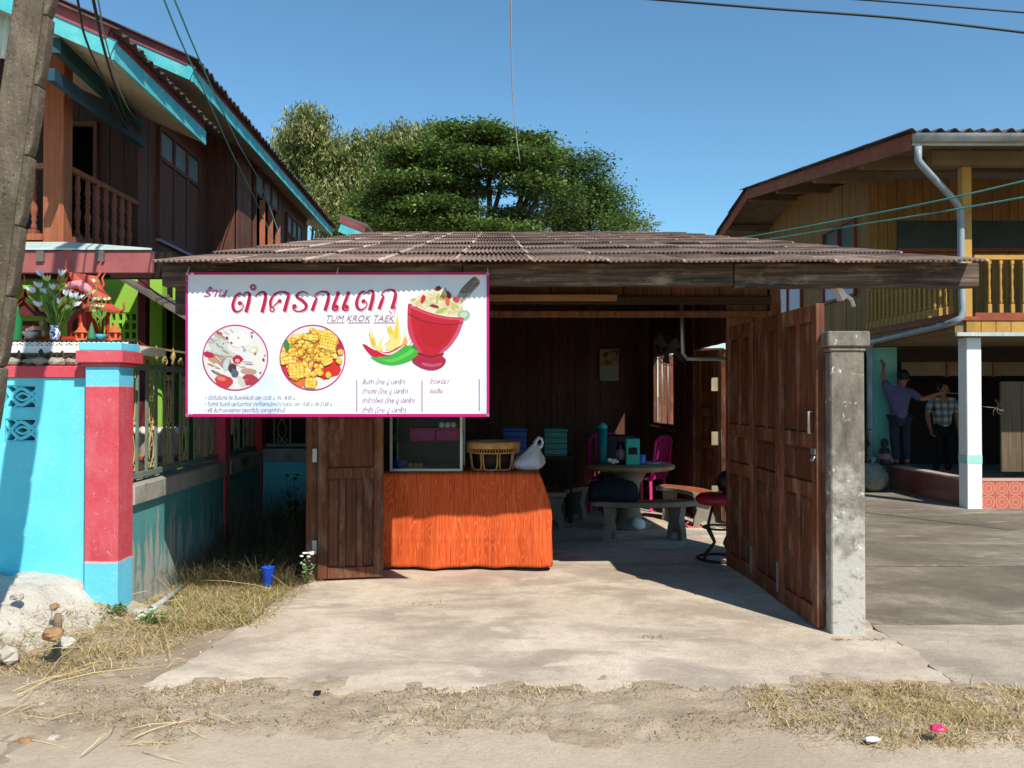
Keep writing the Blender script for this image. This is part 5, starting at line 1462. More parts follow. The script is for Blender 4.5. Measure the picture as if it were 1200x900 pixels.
# ground floor: dark open room
mk("room_floor", MB().box(6.2, 12, 11.45, 17.4, 0.0, .10), m_cement, yh)
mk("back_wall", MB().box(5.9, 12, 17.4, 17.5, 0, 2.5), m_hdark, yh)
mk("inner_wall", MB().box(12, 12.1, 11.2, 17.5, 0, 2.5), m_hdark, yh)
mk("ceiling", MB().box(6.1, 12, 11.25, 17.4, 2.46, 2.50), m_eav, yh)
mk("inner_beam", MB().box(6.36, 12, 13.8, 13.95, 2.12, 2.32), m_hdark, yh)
for k in range(5):
    x = X(1056, 14.2) + k * .79
    mk("lintel_panel", MB().box(x, x + .75, 14.15, 14.19, 1.88, 2.12), m_eav, yh)
    mk("lintel_strip", MB().box(x + .752, x + .788, 14.13, 14.20, 1.86, 2.12), m_ored, yh)
mk("far_wall_panel", MB().box(5.6, 5.97, 14.1, 14.2, 0, 2.2), m_lblue, yh)
leafD = 12.2
mk("door_leaf", MB().box(X(1173, leafD), X(1173, leafD) + .30, leafD, leafD + .04, .42, Z(447, leafD)).box(X(1173, leafD) + .304, X(1173, leafD) + .62, leafD, leafD + .04, .42, Z(447, leafD)), m_brown, yh, None, .005)
# low tiled walls
def tile_med(name, a, b_, c_):
    t = NT(name); tc = t.n("ShaderNodeTexCoord")
    mp = t.n("ShaderNodeMapping"); t.l(tc.outputs["Object"], mp.inputs[0])
    ln = t.n("ShaderNodeVectorMath", operation='LENGTH'); t.l(mp.outputs[0], ln.inputs[0])
    sx = t.n("ShaderNodeMath", operation='MULTIPLY'); sx.inputs[1].default_value = 24; t.l(ln.outputs["Value"], sx.inputs[0])
    fr = t.n("ShaderNodeMath", operation='FRACT'); t.l(sx.outputs[0], fr.inputs[0])
    c = t.ramp(fr.outputs[0], [(.0, c_), (.10, c_), (.16, a), (.9, b_)])
    vo = t.n("ShaderNodeTexVoronoi"); vo.inputs["Scale"].default_value = 34; t.l(tc.outputs["Object"], vo.inputs["Vector"])
    c = t.mix(t.ramp(vo.outputs["Distance"], [(.12, (.8, .8, .8)), (.2, (0, 0, 0))]), c, "#5c2a24")
    return t.done(c, .3, 0, .4)
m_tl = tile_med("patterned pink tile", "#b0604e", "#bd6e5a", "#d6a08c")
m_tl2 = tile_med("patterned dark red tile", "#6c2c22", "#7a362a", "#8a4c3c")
lwz = .41
mk("low_wall", MB().box(6.36, 12, 11.235, 11.40, 0, lwz - .03), m_cement, yh)
mk("low_wall", MB().box(6.205, 6.34, 11.425, 13.74, 0, lwz - .03), m_cement, yh)
mk("wall_coping", MB().box(6.36, 12, 11.215, 11.42, lwz - .0295, lwz), paint("pink coping", "#b58a7c", "#c49c8e", 3, .6, .1), yh, None, .004)
mk("wall_coping", MB().box(6.185, 6.36, 11.43, 13.74, lwz - .0295, lwz), paint("pale ledge", "#a59084", "#b8a598", 3, .6, .1), yh, None, .004)
ts = .183
tm_ = MB().box(-ts / 2 + .002, ts / 2 - .002, -.008, 0, -ts / 2 + .002, ts / 2 - .002).mesh("wall_tile", m_tl)
tm2 = MB().box(-.008, 0, -ts / 2 + .002, ts / 2 - .002, -ts / 2 + .002, ts / 2 - .002).mesh("wall_tile", m_tl2)
for j in range(2):
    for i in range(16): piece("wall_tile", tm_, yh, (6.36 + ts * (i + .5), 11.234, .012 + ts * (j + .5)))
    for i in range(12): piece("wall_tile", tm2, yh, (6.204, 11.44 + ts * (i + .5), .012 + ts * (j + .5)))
# upper floor slab edge
fz0, fz1 = 2.34, 2.60
mk("floor_slab", MB().box(5.98, 13, 11.1, 22, fz0 + .02, fz1 - .02), m_eav, yh)
bd = MB()
for i in range(28):
    x = 6.08 + i * .2; mk("edge_board", MB().box(x, x + .19, 11.06, 11.095, fz0 + .05, fz1 - .05), m_yelp, yh)
for i in range(54):
    D = 11.1 + i * .2; mk("edge_board", MB().box(5.945, 5.975, D, D + .19, fz0 + .05, fz1 - .05), m_yel, yh)
mk("edge_trim", MB().box(5.93, 13, 11.04, 11.10, fz1 - .049, fz1).box(5.92, 5.98, 11.101, 22, fz1 - .049, fz1), m_ored, yh)
mk("edge_trim", MB().box(5.95, 13, 11.05, 11.10, fz0, fz0 + .049), m_gut, yh)
# balcony rail
m_balu = m_yelp
by_me = MB().box(-.035, .035, -.03, .03, 0, .12).lathe([(.022, .12), (.034, .16), (.022, .2), (.030, .28), (.018, .4), (.026, .5), (.018, .58), (.030, .62), (.022, .66)], n=8).box(-.03, .03, -.028, .028, .66, .72).mesh("baluster", m_balu)
for i in range(24): piece("baluster", by_me, yh, (6.45 + i * .155, 11.17, fz1 + .06), (0, 0, 0), (.7, .7, 1))
for i in range(19): piece("baluster", by_me, yh, (6.03, 11.35 + i * .148, fz1 + .06), (0, 0, 0), (.7, .7, 1))
mk("hand_rail", MB().box(6.24, 13, 11.14, 11.20, fz1 + .78, fz1 + .84), m_yelp, yh)
mk("hand_rail", MB().box(6.0, 6.06, 11.25, 14.15, fz1 + .78, fz1 + .84), m_yelp, yh)
mk("foot_rail", MB().box(6.24, 13, 11.13, 11.21, fz1 + .001, fz1 + .06), m_ored, yh)
mk("foot_rail", MB().box(5.99, 6.07, 11.25, 14.15, fz1 + .001, fz1 + .06), m_ored, yh)
mk("balcony_post", MB().box(X(1127, 11.15), X(1138, 11.15), 11.10, 11.22, fz1 + .001, 4.9), m_yelp, yh, None, .005)
mk("balcony_post", MB().box(9.6, 9.73, 11.10, 11.22, fz1 + .001, 4.9), m_yelp, yh, None, .005)
# upper walls: gable side and veranda back
ridgeD, ridgeZ, eaveZ, backZ, backD = 18.0, 6.02, 4.80, 5.45, 21.6
def rz_(D): return eaveZ + (ridgeZ - eaveZ) * (D - 10.3) / (ridgeD - 10.3) if D < ridgeD else ridgeZ + (backZ - ridgeZ) * (D - ridgeD) / (backD - ridgeD)
tp_ = lambda x, y: rz_(y) - .14
SX = lambda D: 6.14 + .012 * (D - 14.2)
wins = [(14.75, 16.3, 3.35, 4.72), (17.6, 19.4, 3.35, 4.72)]
segs = [14.2, 14.75, 16.3, 17.6, 19.4, 21.4]
for a, c in ((14.2, 14.75), (16.3, 17.6), (19.4, 21.4)):
    planks(yh, "wall_board", (SX(c), c), (SX(a), a), .15, fz1, tp_, m_yel, gap=.005)
for a, c, z0, z1 in wins:
    planks(yh, "wall_board", (SX(c), c), (SX(a), a), .15, fz1, z0, m_yel, gap=.005)
    planks(yh, "wall_board", (SX(c), c), (SX(a), a), .15, z1, tp_, m_yel, gap=.005)
    f = MB()
    for D in (a, (a + c) / 2, c): f.bar((SX(D) - .02, D, z0), (SX(D) - .02, D, z1), .05, .06, (1, 0, 0))
    for z in (z0, z0 + .82, z1): f.bar((SX(a) - .017, a, z), (SX(c) - .017, c, z), .055, .05)
    w_ = mk("window", f, m_ored, yh)
    for Da, Db in ((a, (a + c) / 2), ((a + c) / 2, c)):
        mk("pane", MB().bar((SX(Da), Da + .03, z0 + 1.10), (SX(Db), Db - .03, z0 + 1.10), .01, .5), m_dglass, w_)
        mk("curtain", MB().bar((SX(Da) + .003, Da + .03, z0 + .41), (SX(Db) + .003, Db - .03, z0 + .41), .012, .78), m_curt, w_)
planks(yh, "wall_board", (SX(14.2), 14.2), (12, 14.2), .15, fz1, 4.05, m_yel, gap=.005)
planks(yh, "wall_board", (SX(14.2), 14.2), (6.62, 14.2), .15, 4.05, 5.27, m_yel, gap=.005)
planks(yh, "wall_board", (6.62, 14.2), (12, 14.2), .15, 4.55, 5.27, m_yel, gap=.005)
mk("clerestory", MB().box(6.62, 12, 14.18, 14.20, 4.05, 4.55), m_dglass, yh)
mk("window_rail", MB().box(6.6, 12, 14.12, 14.175, 4.0, 4.06), m_ored, yh)
# roof
VX = lambda D: 5.0 + .022 * (D - 10.3)
def roofslab(D0, D1, z0, z1):
    t = .03
    return MB().hexa([(VX(D0), D0, z0), (14, D0, z0), (14, D1, z1), (VX(D1), D1, z1), (VX(D0), D0, z0 + t), (14, D0, z0 + t), (14, D1, z1 + t), (VX(D1), D1, z1 + t)])
mk("eave_lining", roofslab(10.35, ridgeD, eaveZ - .06, ridgeZ - .06), m_eav, yh)
mk("eave_lining", roofslab(ridgeD + .002, backD, ridgeZ - .06, backZ - .06), m_eav, yh)
mk("barge_board", MB().bar((VX(10.3) - .02, 10.3, eaveZ - .09), (VX(ridgeD) - .02, ridgeD, ridgeZ - .09), .03, .20), m_ored, yh)
mk("barge_board", MB().bar((VX(ridgeD) - .02, ridgeD + .005, ridgeZ - .09), (VX(backD) - .02, backD, backZ - .09), .03, .20), m_ored, yh)
for D in (11.9, 13.9, 16.0, 18.0, 19.9): mk("purlin_end", MB().box(VX(D) + .02, 6.4, D - .06, D + .06, rz_(D) - .24, rz_(D) - .075), m_eav, yh)
mk("veranda_beam", MB().box(5.6, 12.5, 11.0, 11.14, 4.62, 4.80), m_eav, yh)
corr2 = wave_sheet(.9, 1.5, .18, .028, .01, 8).mesh("roof_tile", m_roofl, norm=False)
a1_ = math.atan((ridgeZ - eaveZ) / (ridgeD - 10.3)); a2_ = math.atan((backZ - ridgeZ) / (backD - ridgeD))
for r_ in range(6):
    D = 10.22 + r_ * 1.33
    for i in range(10): piece("roof_tile", corr2, yh, (VX(D) + .36 + i * .88, D, rz_(D) + .05), (a1_ - .012, 0, 0))
for r_ in range(3):
    D = ridgeD + r_ * 1.2
    for i in range(10): piece("roof_tile", corr2, yh, (VX(D) + .36 + i * .88, D, rz_(D) + .055), (a2_, 0, 0))
# gutter and down pipe
g = MB(); n = 10
prof = [(-.07 * math.cos(math.pi * k / n), -.085 * math.sin(math.pi * k / n)) for k in range(n + 1)]
vs = []
for x in (VX(10.3) - .02, 14.0):
    for y, z in prof: vs.append((x, 10.22 + y, eaveZ - .02 + z))
    for y, z in prof: vs.append((x, 10.22 + y * .93, eaveZ - .018 + z * .93))
K_ = 2 * (n + 1); fs = []
for k in range(n): fs += [(k, k + 1, K_ + k + 1, K_ + k), (n + 1 + k + 1, n + 1 + k, K_ + n + 1 + k, K_ + n + 2 + k)]
fs += [tuple(range(n + 1)), tuple(K_ + n - k for k in range(n + 1))]
mk("gutter", g.add(vs, fs, True), m_gut, yh)
mk("gutter_fascia", MB().box(VX(10.3), 14, 10.30, 10.325, eaveZ - .13, eaveZ + .02), m_gut, yh)
dp = [P(1076, 172, 10.22), P(1076, 188, 10.22), P(1083, 197, 10.3), P(1116, 232, 10.95), P(1125, 244, 11.03), P(1126, 260, 11.03)]
bx_ = dp[-1].x
dp += [Vector((bx_, 11.03, 3.2)), Vector((bx_, 11.0, 2.68)), Vector((bx_ - .03, 10.98, 2.58)), Vector((bx_ - .14, 11.0, 2.52)), Vector((5.89, 11.3, 2.50)), Vector((5.88, 12.4, 2.46)), Vector((5.89, 13.5, 2.42)), Vector((5.91, 13.66, 2.36)), Vector((5.93, 13.69, 2.2)), Vector((5.93, 13.69, 1.5)), Vector((5.93, 13.69, 0.0))]
mk("down_pipe", MB().tube(dp, .044, 10), m_pipe, yh)

# ================================================================== PEOPLE under the yellow house
m_skin = paint("brown skin", "#8a5a40", "#98664a", 6, .55, .05)
m_hair = paint("black hair", "#14110f", "#1d1916", 30, .6, .3, 80)
m_shirt = paint("purple shirt", "#4a4468", "#565074", 6, .85, .3, 30)
m_jean = paint("dark jeans", "#1a2030", "#222a3c", 8, .9, .3, 60)
m_shoe = paint("brown sandals", "#3a2a1e", "#4a3626", 8, .8, .1)
def plaid():
    t = NT("plaid shirt"); v = t.coords()
    sx = t.n("ShaderNodeSeparateXYZ"); t.l(v, sx.inputs[0])
    def band(o, k, ph):
        a = t.n("ShaderNodeMath", operation='MULTIPLY_ADD'); a.inputs[1].default_value = k; a.inputs[2].default_value = ph; t.l(o, a.inputs[0])
        f = t.n("ShaderNodeMath", operation='FRACT'); t.l(a.outputs[0], f.inputs[0]); return t.ramp(f.outputs[0], [(.45, (0, 0, 0)), (.5, (.6, .6, .6)), (.92, (.6, .6, .6)), (.97, (0, 0, 0))])
    c = t.mix(band(sx.outputs[0], 8, .2), "#a9aaa6", "#39424a"); c = t.mix(band(sx.outputs[2], 8, .1), c, "#39424a")
    return t.done(c, .9)
m_plaid = plaid()
m_trou = paint("black trousers", "#0f0f12", "#17171a", 8, .9, .2)
def skin_obj(name, verts, edges, radii, mat, parent, root=0, lev=2):
    me = bpy.data.meshes.new(name); me.from_pydata([tuple(v) for v in verts], edges, []); me.update()
    o = bpy.data.objects.new(name, me); C.objects.link(o)
    sk = o.modifiers.new("skin", 'SKIN'); sk.use_smooth_shade = True
    if not me.skin_vertices: me.skin_vertices.new() if hasattr(me.skin_vertices, "new") else None
    for i, r_ in enumerate(radii):
        d = me.skin_vertices[0].data[i]; d.radius = (r_, r_) if not isinstance(r_, tuple) else r_; d.use_root = (i == root)
    ss = o.modifiers.new("sub", 'SUBSURF'); ss.levels = ss.render_levels = lev
    dg = bpy.context.evaluated_depsgraph_get(); dg.update()
    m2 = bpy.data.meshes.new_from_object(o.evaluated_get(dg)); m2.name = name
    bpy.data.objects.remove(o); bpy.data.meshes.remove(me)
    m2.materials.clear(); m2.materials.append(mat)
    for p in m2.polygons: p.use_smooth = True
    o = bpy.data.objects.new(name, m2); C.objects.link(o); o.parent = parent
    return o
def hand_chain(V, E, Rd, wrist_i, wrist, dirv, side, curl=.25, s=1.0):
    "palm, four unequal fingers and a thumb, grown from the wrist"
    dirv = dirv.normalized(); side = (side - dirv * side.dot(dirv)).normalized(); nrm = dirv.cross(side)
    palm = wrist + dirv * .055 * s; V.append(palm); Rd.append((.036 * s, .018 * s)); pi_ = len(V) - 1; E.append((wrist_i, pi_))
    for k, (off, ln) in enumerate(((-.027, .066), (-.009, .078), (.009, .073), (.026, .056))):
        a = palm + dirv * .04 * s + side * off * s; b_ = a + dirv * ln * .55 * s + nrm * curl * .03 * s; c = b_ + dirv * ln * .45 * s + nrm * curl * .09 * s
        o = len(V); V.extend([a, b_, c]); Rd.extend([.0095 * s, .009 * s, .007 * s]); E.extend([(pi_, o), (o, o + 1), (o + 1, o + 2)])
    a = wrist + dirv * .03 * s - side * .035 * s; b_ = a + (dirv * .6 - side * .8) * .035 * s; o = len(V)
    V.extend([a, b_, b_ + dirv * .028 * s]); Rd.extend([.012 * s, .010 * s, .008 * s]); E.extend([(pi_, o), (o, o + 1), (o + 1, o + 2)])
def person(label, pose, shirt, trousers, foot_z):
    "pose: joints in metres relative to the feet centre (facing given by the joints)"
    J = {k: Vector(v) for k, v in pose.items() if k not in ('loc',)}
    t = thing("person", label, "person", pose['loc'])
    order = ['pelvis', 'waist', 'chest', 'neck0', 'neck', 'head', 'crown']
    V = [J[k] for k in order]; Rd = [(.13, .10), (.125, .095), (.15, .105), (.07, .07), (.052, .052), (.078, .092), (.062, .075)]
    E = [(0, 1), (1, 2), (2, 3), (3, 4), (4, 5), (5, 6)]
    f = (J['face'] - J['head'])
    o = len(V); V.append(J['head'] + f * .095 + Vector((0, 0, -.01))); Rd.append(.016); E.append((5, o))           # nose
    o = len(V); V.append(J['head'] + f * .06 + Vector((0, 0, -.075))); Rd.append(.04); E.append((5, o))           # chin
    for s_ in ('l', 'r'):
        o = len(V); V.extend([J['sh' + s_], J['el' + s_], J['el' + s_].lerp(J['wr' + s_], .35), J['wr' + s_]]); Rd.extend([.058, .042, .042, .026]); E.extend([(2, o), (o, o + 1), (o + 1, o + 2), (o + 2, o + 3)])
        d = J['wr' + s_] - J['el' + s_]
        hand_chain(V, E, Rd, o + 3, J['wr' + s_], d, J.get('hs' + s_, Vector((0, 0, 1))), .5)
        o = len(V); V.extend([J['hip' + s_], J['kn' + s_], J['an' + s_], J['toe' + s_]]); Rd.extend([.088, .056, .038, .03]); E.extend([(0, o), (o, o + 1), (o + 1, o + 2), (o + 2, o + 3)])
    skin_obj("body", V, E, Rd, m_skin, t)
    # hair: a cap over the crown and back of the head
    hb = J['head'] - f * .02 + Vector((0, 0, .035))
    hm = MB().ball(hb, .098, 14, 8, 1.05); 
    hm.v = [v for v in hm.v]
    keep = []
    for fc, sm in zip(hm.f, hm.s):
        c = sum((hm.v[i] for i in fc), Vector()) / len(fc) - hb
        if c.dot(f) < .045 + max(0, c.z) * .4 and c.z > -.075 + c.dot(f) * .6: keep.append(fc)
    hm.f = keep; hm.s = [True] * len(keep)
    mh_ = hm.mesh("hair", m_hair); oh = bpy.data.objects.new("hair", mh_); C.objects.link(oh); oh.parent = t
    so = oh.modifiers.new("thick", 'SOLIDIFY'); so.thickness = .012
    for s_ in ('l', 'r'):
        sd_ = (J['shl'] - J['shr']).normalized() * (1 if s_ == 'l' else -1)
        e = MB().ball(J['head'] + sd_ * .083 + Vector((0, 0, -.01)), .028, 8, 6, 1.1, .5, .7).mesh("ear", m_skin); oe = bpy.data.objects.new("ear", e); C.objects.link(oe); oe.parent = t
    # clothes
    V = [J['pelvis'] + Vector((0, 0, -.11)), J['waist'], J['chest'], J['neck0'] + Vector((0, 0, -.035))]; Rd = [(.165, .14), (.152, .125), (.168, .125), (.085, .08)]; E = [(0, 1), (1, 2), (2, 3)]
    for s_ in ('l', 'r'):
        o = len(V); V.extend([J['sh' + s_], J['sh' + s_].lerp(J['el' + s_], .45), J['sh' + s_].lerp(J['el' + s_], .92)]); Rd.extend([.078, .07, .066]); E.extend([(2, o), (o, o + 1), (o + 1, o + 2)])
    skin_obj("shirt", V, E, Rd, shirt, t)
    V = [J['pelvis'] + Vector((0, 0, .0))]; Rd = [(.135, .112)]; E = []
    for s_ in ('l', 'r'):
        o = len(V); V.extend([J['hip' + s_], J['kn' + s_], J['an' + s_] + Vector((0, 0, .01))]); Rd.extend([.098, .074, .062]); E.extend([(0, o), (o, o + 1), (o + 1, o + 2)])
    skin_obj("trousers", V, E, Rd, trousers, t)
    for s_ in ('l', 'r'):
        a, b_ = J['an' + s_], J['toe' + s_]; dd = Vector((b_.x - a.x, b_.y - a.y, 0)).normalized()
        z0 = foot_z
        sm_ = MB().bar(Vector((a.x, a.y, z0 + .012)) - dd * .07, Vector((b_.x, b_.y, z0 + .012)) + dd * .06, .085, .024).mesh("sandal", m_shoe)
        os_ = bpy.data.objects.new("sandal", sm_); C.objects.link(os_); os_.parent = t
    return t
# man 1: seen from behind, standing on the ledge, left hand high on the wall, right arm stretched out to the right
mx, mD = X(1055, 13.45), 13.45
person("man in purple shirt and dark jeans standing on the low wall, one hand raised", dict(
    loc=(mx, mD, lwz), pelvis=(-.02, .0, .78), waist=(-.03, .0, .92), chest=(-.02, .02, 1.13), neck0=(.03, .04, 1.27), neck=(.06, .06, 1.33), head=(.095, .09, 1.42), crown=(.10, .10, 1.49), face=(.095 + .62, .09 + .7, 1.42 - .35),
    shl=(-.18, .02, 1.23), ell=(-.235, .10, 1.40), wrl=(-.20, .16, 1.56), shr=(.17, .05, 1.20), elr=(.37, .03, 1.07), wrr=(.60, -.02, 1.16),
    hsl=(0, 1, 0), hsr=(0, .3, 1),
    hipl=(-.10, 0, .74), knl=(-.09, .02, .40), anl=(-.07, -.01, .07), toel=(-.04, .13, .03), hipr=(.08, 0, .74), knr=(.09, .02, .40), anr=(.10, -.01, .07), toer=(.14, .13, .03)), m_shirt, m_jean, 0.0)
pX, pD = X(1104, 14.9), 14.9
person("person in grey plaid shirt and black trousers standing back in the dark room", dict(
    loc=(pX, pD, .10), pelvis=(0, 0, .88), waist=(0, 0, 1.02), chest=(0, .0, 1.26), neck0=(0, -.0, 1.43), neck=(0, -.01, 1.48), head=(.0, -.03, 1.58), crown=(0, -.02, 1.66), face=(.2, -1.0, 1.5),
    shl=(-.19, 0, 1.36), ell=(-.26, .02, 1.10), wrl=(-.25, -.06, .86), shr=(.19, 0, 1.36), elr=(.26, .02, 1.10), wrr=(.25, -.06, .86), hsl=(0, 1, 0), hsr=(0, 1, 0),
    hipl=(-.09, 0, .84), knl=(-.10, -.02, .46), anl=(-.11, .02, .07), toel=(-.12, -.13, .03), hipr=(.09, 0, .84), knr=(.10, -.02, .46), anr=(.11, .02, .07), toer=(.12, -.13, .03)), m_plaid, m_trou, 0.0)
hnd = Vector((mx + .70, mD - .03, lwz + 1.20))
cable("held_string", "pale string stretched from the man's hand past the white column", [hnd + Vector((-.02, 0, .05)), hnd + Vector((0, 0, -.02)), hnd + Vector((.3, -.3, -.05)), P(1123, 470, 12.2), P(1150, 476, 11.9), P(1168, 478, 11.9)], .006, m_cgrey)
# dark statuette, tied sack and plant at the corner
m_stat = paint("dark statuette", "#1d1a1e", "#2a262c", 8, .5, .1)
sx0 = X(1036, 13.5)
stt = thing("statuette", "small dark seated statuette with a pink sash on the low wall corner", "statuette", (sx0, 13.5, lwz))
sc_ = Vector((sx0, 13.5, lwz))
mk("figure", MB().lathe([(.10, 0), (.11, .03), (.08, .10), (.10, .18), (.08, .26), (.035, .29), (.06, .33), (.065, .38), (.04, .42), (.001, .44)], sc_, 12), m_stat, stt)
mk("sash", MB().lathe([(.088, .09), (.095, .12), (.102, .17), (.10, .185)], sc_, 12), paint("faded pink sash", "#8c5a64", "#9c6a74"), stt)
m_net = paint("clear plastic sack", "#6f7064", "#86877a", 14, .35, .4, 18)
sk_ = MB().ball((0, 0, .22), .24, 14, 10, .95); sk_.v = [v * (1 + .16 * mnoise.noise(v * 6)) for v in sk_.v]
sk_.tube([(0, 0, .42), (.0, 0, .48), (.02, 0, .55)], [.05, .02, .05], 8)
sp_ = Vector((X(1022, 13.2), 13.2, .014)); sk_.v = [v + sp_ for v in sk_.v]
tag(mk("tied_sack", sk_, m_net), "clear plastic sack tied at the neck on the ground by the low wall", "sack")
# wire knot on the column side
kn = MB(); q0 = P(1168, 478, 11.9)
for i in range(9):
    a = R.uniform(0, 6.28); kn.tube([q0, q0 + Vector((math.cos(a) * .07, 0, math.sin(a) * .06)), q0 + Vector((math.cos(a + .5) * .12, .02, math.sin(a + .5) * .12))], .005, 5)
tag(mk("wire_tangle", kn, paint("rusty wire", "#6a5c4c", "#7d6e5c", bump=0)), "pale tangle of wire hanging at the end of the string", "wire tangle")
# ================================================================== COUNTER AND THINGS ON IT
CD, CZ = 7.26, .872
cx0, cx1 = X(447, CD), X(632, CD)
tb = thing("counter_table", "long serving table hidden under the orange cloth", "table", ((cx0 + cx1) / 2, 7.6, .02))
mk("table_top", MB().box(cx0 + .02, cx1 - .01, CD + .02, CD + .66, CZ - .035, CZ - .006), m_panel, tb)
for x in (cx0 + .06, cx1 - .06):
    for y in (CD + .06, CD + .6): mk("leg", MB().tube([(x, y, .02), (x, y, CZ - .036)], .02, 8), m_steel, tb)
def cloth_mat():
    t = NT("orange wood print cloth")
    v = t.coords((1, 1, 1))
    # printed wood grain: warped upright lines with arches
    nz = t.n("ShaderNodeTexNoise"); nz.inputs["Scale"].default_value = 3.2; nz.inputs["Detail"].default_value = 1
    st = t.coords((4.4, .0, .34)); t.l(st, nz.inputs["Vector"])
    mu = t.n("ShaderNodeMath", operation='MULTIPLY'); mu.inputs[1].default_value = 17; t.l(nz.outputs["Fac"], mu.inputs[0])
    fr = t.n("ShaderNodeMath", operation='PINGPONG'); fr.inputs[1].default_value = .5; t.l(mu.outputs[0], fr.inputs[0])
    grain = t.ramp(fr.outputs[0], [(.02, (.55, .55, .55)), (.2, (0, 0, 0))])
    fine = t.noise(t.coords((90, 0, 2.0)), 1.0, 3, .6)
    c = t.ramp(fine, [(.35, "#ae3f1a"), (.52, "#c24e22"), (.7, "#d06231")])
    c = t.mix(grain, c, "#d4794a")
    kn = t.n("ShaderNodeTexVoronoi"); kn.inputs["Scale"].default_value = 1.0; t.l(t.coords((4.2, 0, 3.2)), kn.inputs["Vector"])
    c = t.mix(t.ramp(kn.outputs["Distance"], [(.05, (.8, .8, .8)), (.085, (0, 0, 0))]), c, "#8c3516")
    t.bump(t.noise(t.coords((1, 1, 1)), 9, 4, .6), .35, .012)
    return t.done(c, .75, 0, .15)
m_cloth = cloth_mat()
vs, fs = [], []
nu, nv = 110, 46
x0, x1 = cx0, cx1
for j in range(nv + 1):
    for i in range(nu + 1):
        u, v = i / nu, j / nv
        x = x0 + (x1 - x0) * u
        if v < .30:                                   # top
            k = v / .30; y = CD + .66 * (1 - k) + .004; z = CZ + .004 * fbm(x, y, 3, 3, 2)
        else:                                         # front drop
            k = (v - .30) / .70
            z = CZ - k * (CZ - .045 - .02 * u) - .006
            y = CD - .012 - .012 * k - .026 * k * math.sin(x * 9 + 1.2 * k) - .013 * k * math.sin(x * 23 + 2 + 3 * k) + .006 * fbm(x, z, 4, 3, 8)
            fl_ = smooth(.86, 1.0, u)                 # right corner falls as a cone of cloth, wide at mid height
            x += fl_ * (.115 * math.sin(min(1, k * 1.9) * math.pi / 2) - .02 * k + .0 * k)
            y -= fl_ * .06 * k
            y -= .006 * math.exp(-((z - .30) / .012) ** 2) + .010 * fbm(x, z, 1.4, 3, 21)      # pressed crease and slack
            z += .012 * k * fbm(x, 2, 3, 3, 4) * (1 if k > .97 else k)
            x += .004 * math.sin(z * 14) * k
        vs.append((x, y, z))
for j in range(nv):
    for i in range(nu):
        a = j * (nu + 1) + i; fs.append((a, a + 1, a + nu + 2, a + nu + 1))
# right end drop
o = len(vs); m2 = 18
for j in range(m2 + 1):
    for i in range(9):
        k = j / m2; t_ = i / 8
        a_ = Vector(vs[(nu) + (nu + 1) * (int(.3 * nv) + min(int((nv - int(.3 * nv)) * k), nv - int(.3 * nv)))])
        b_ = Vector((x1 + .02 * k, CD + .66, CZ - k * (CZ - .06)))
        p = a_.lerp(b_, t_); p.z = a_.z * (1 - t_) + b_.z * t_; p.x += .03 * math.sin(t_ * 9) * k
        vs.append(tuple(p))
for j in range(m2):
    for i in range(8): a = o + j * 9 + i; fs.append((a, a + 1, a + 10, a + 9))
cl = mk("tablecloth", MB().add(vs, fs, True), m_cloth)
tag(cl, "orange wood grain print cloth draped over the serving table", "tablecloth")
so = cl.modifiers.new("thick", 'SOLIDIFY'); so.thickness = .004; so.offset = 1
# glass display cabinet
m_alu = paint("aluminium frame", "#9fa09c", "#b3b3af", 3, .35, .03, metal=.4)
gx0, gx1, gy0, gy1, gz0, gz1 = X(457, 7.33), X(542, 7.33), 7.33, 7.75, CZ + .004, CZ + .66
gc = thing("glass_cabinet", "aluminium framed glass display cabinet standing on the orange counter", "display cabinet", ((gx0 + gx1) / 2, 7.54, gz0))
f = MB(); r_ = .022
for x in (gx0, gx1 - r_):
    for y in (gy0, gy1 - r_): f.box(x, x + r_, y, y + r_, gz0, gz1)
for z in (gz0, gz1 - r_):
    for y in (gy0, gy1 - r_): f.box(gx0 + r_, gx1 - r_, y + .001, y + r_ - .001, z, z + r_)
    for x in (gx0, gx1 - r_): f.box(x + .001, x + r_ - .001, gy0 + r_, gy1 - r_, z, z + r_)
mk("frame", f, m_alu, gc)
m_gl = glass("cabinet glass", (.85, .92, .92), .02, .14)
mk("pane", MB().box(gx0 + r_, gx1 - r_, gy0 + .009, gy0 + .013, gz0 + r_, gz1 - r_), m_gl, gc)
mk("pane", MB().box(gx1 - .013, gx1 - .009, gy0 + r_, gy1 - r_, gz0 + r_, gz1 - r_), m_gl, gc)
mk("pane", MB().box(gx0 + .009, gx0 + .013, gy0 + r_, gy1 - r_, gz0 + r_, gz1 - r_), m_gl, gc)
mk("back_panel", MB().box(gx0 + r_, gx1 - r_, gy1 - .014, gy1 - .009, gz0 + r_, gz1 - r_), paint("cabinet back", "#141516", "#1c1e20", rough=.3, bump=0), gc)
shz = Z(516, 7.5)
mk("shelf", MB().box(gx0 + .014, gx1 - .014, gy0 + .02, gy1 - .02, shz - .012, shz - .004), m_gl, gc)
mk("cabinet_floor", MB().box(gx0 + r_, gx1 - r_, gy0 + r_, gy1 - r_, gz0 + .002, gz0 + .02), m_alu, gc)
m_pk = paint("pink plastic box", "#b5306f", "#c43c7c", 4, .4, .05)
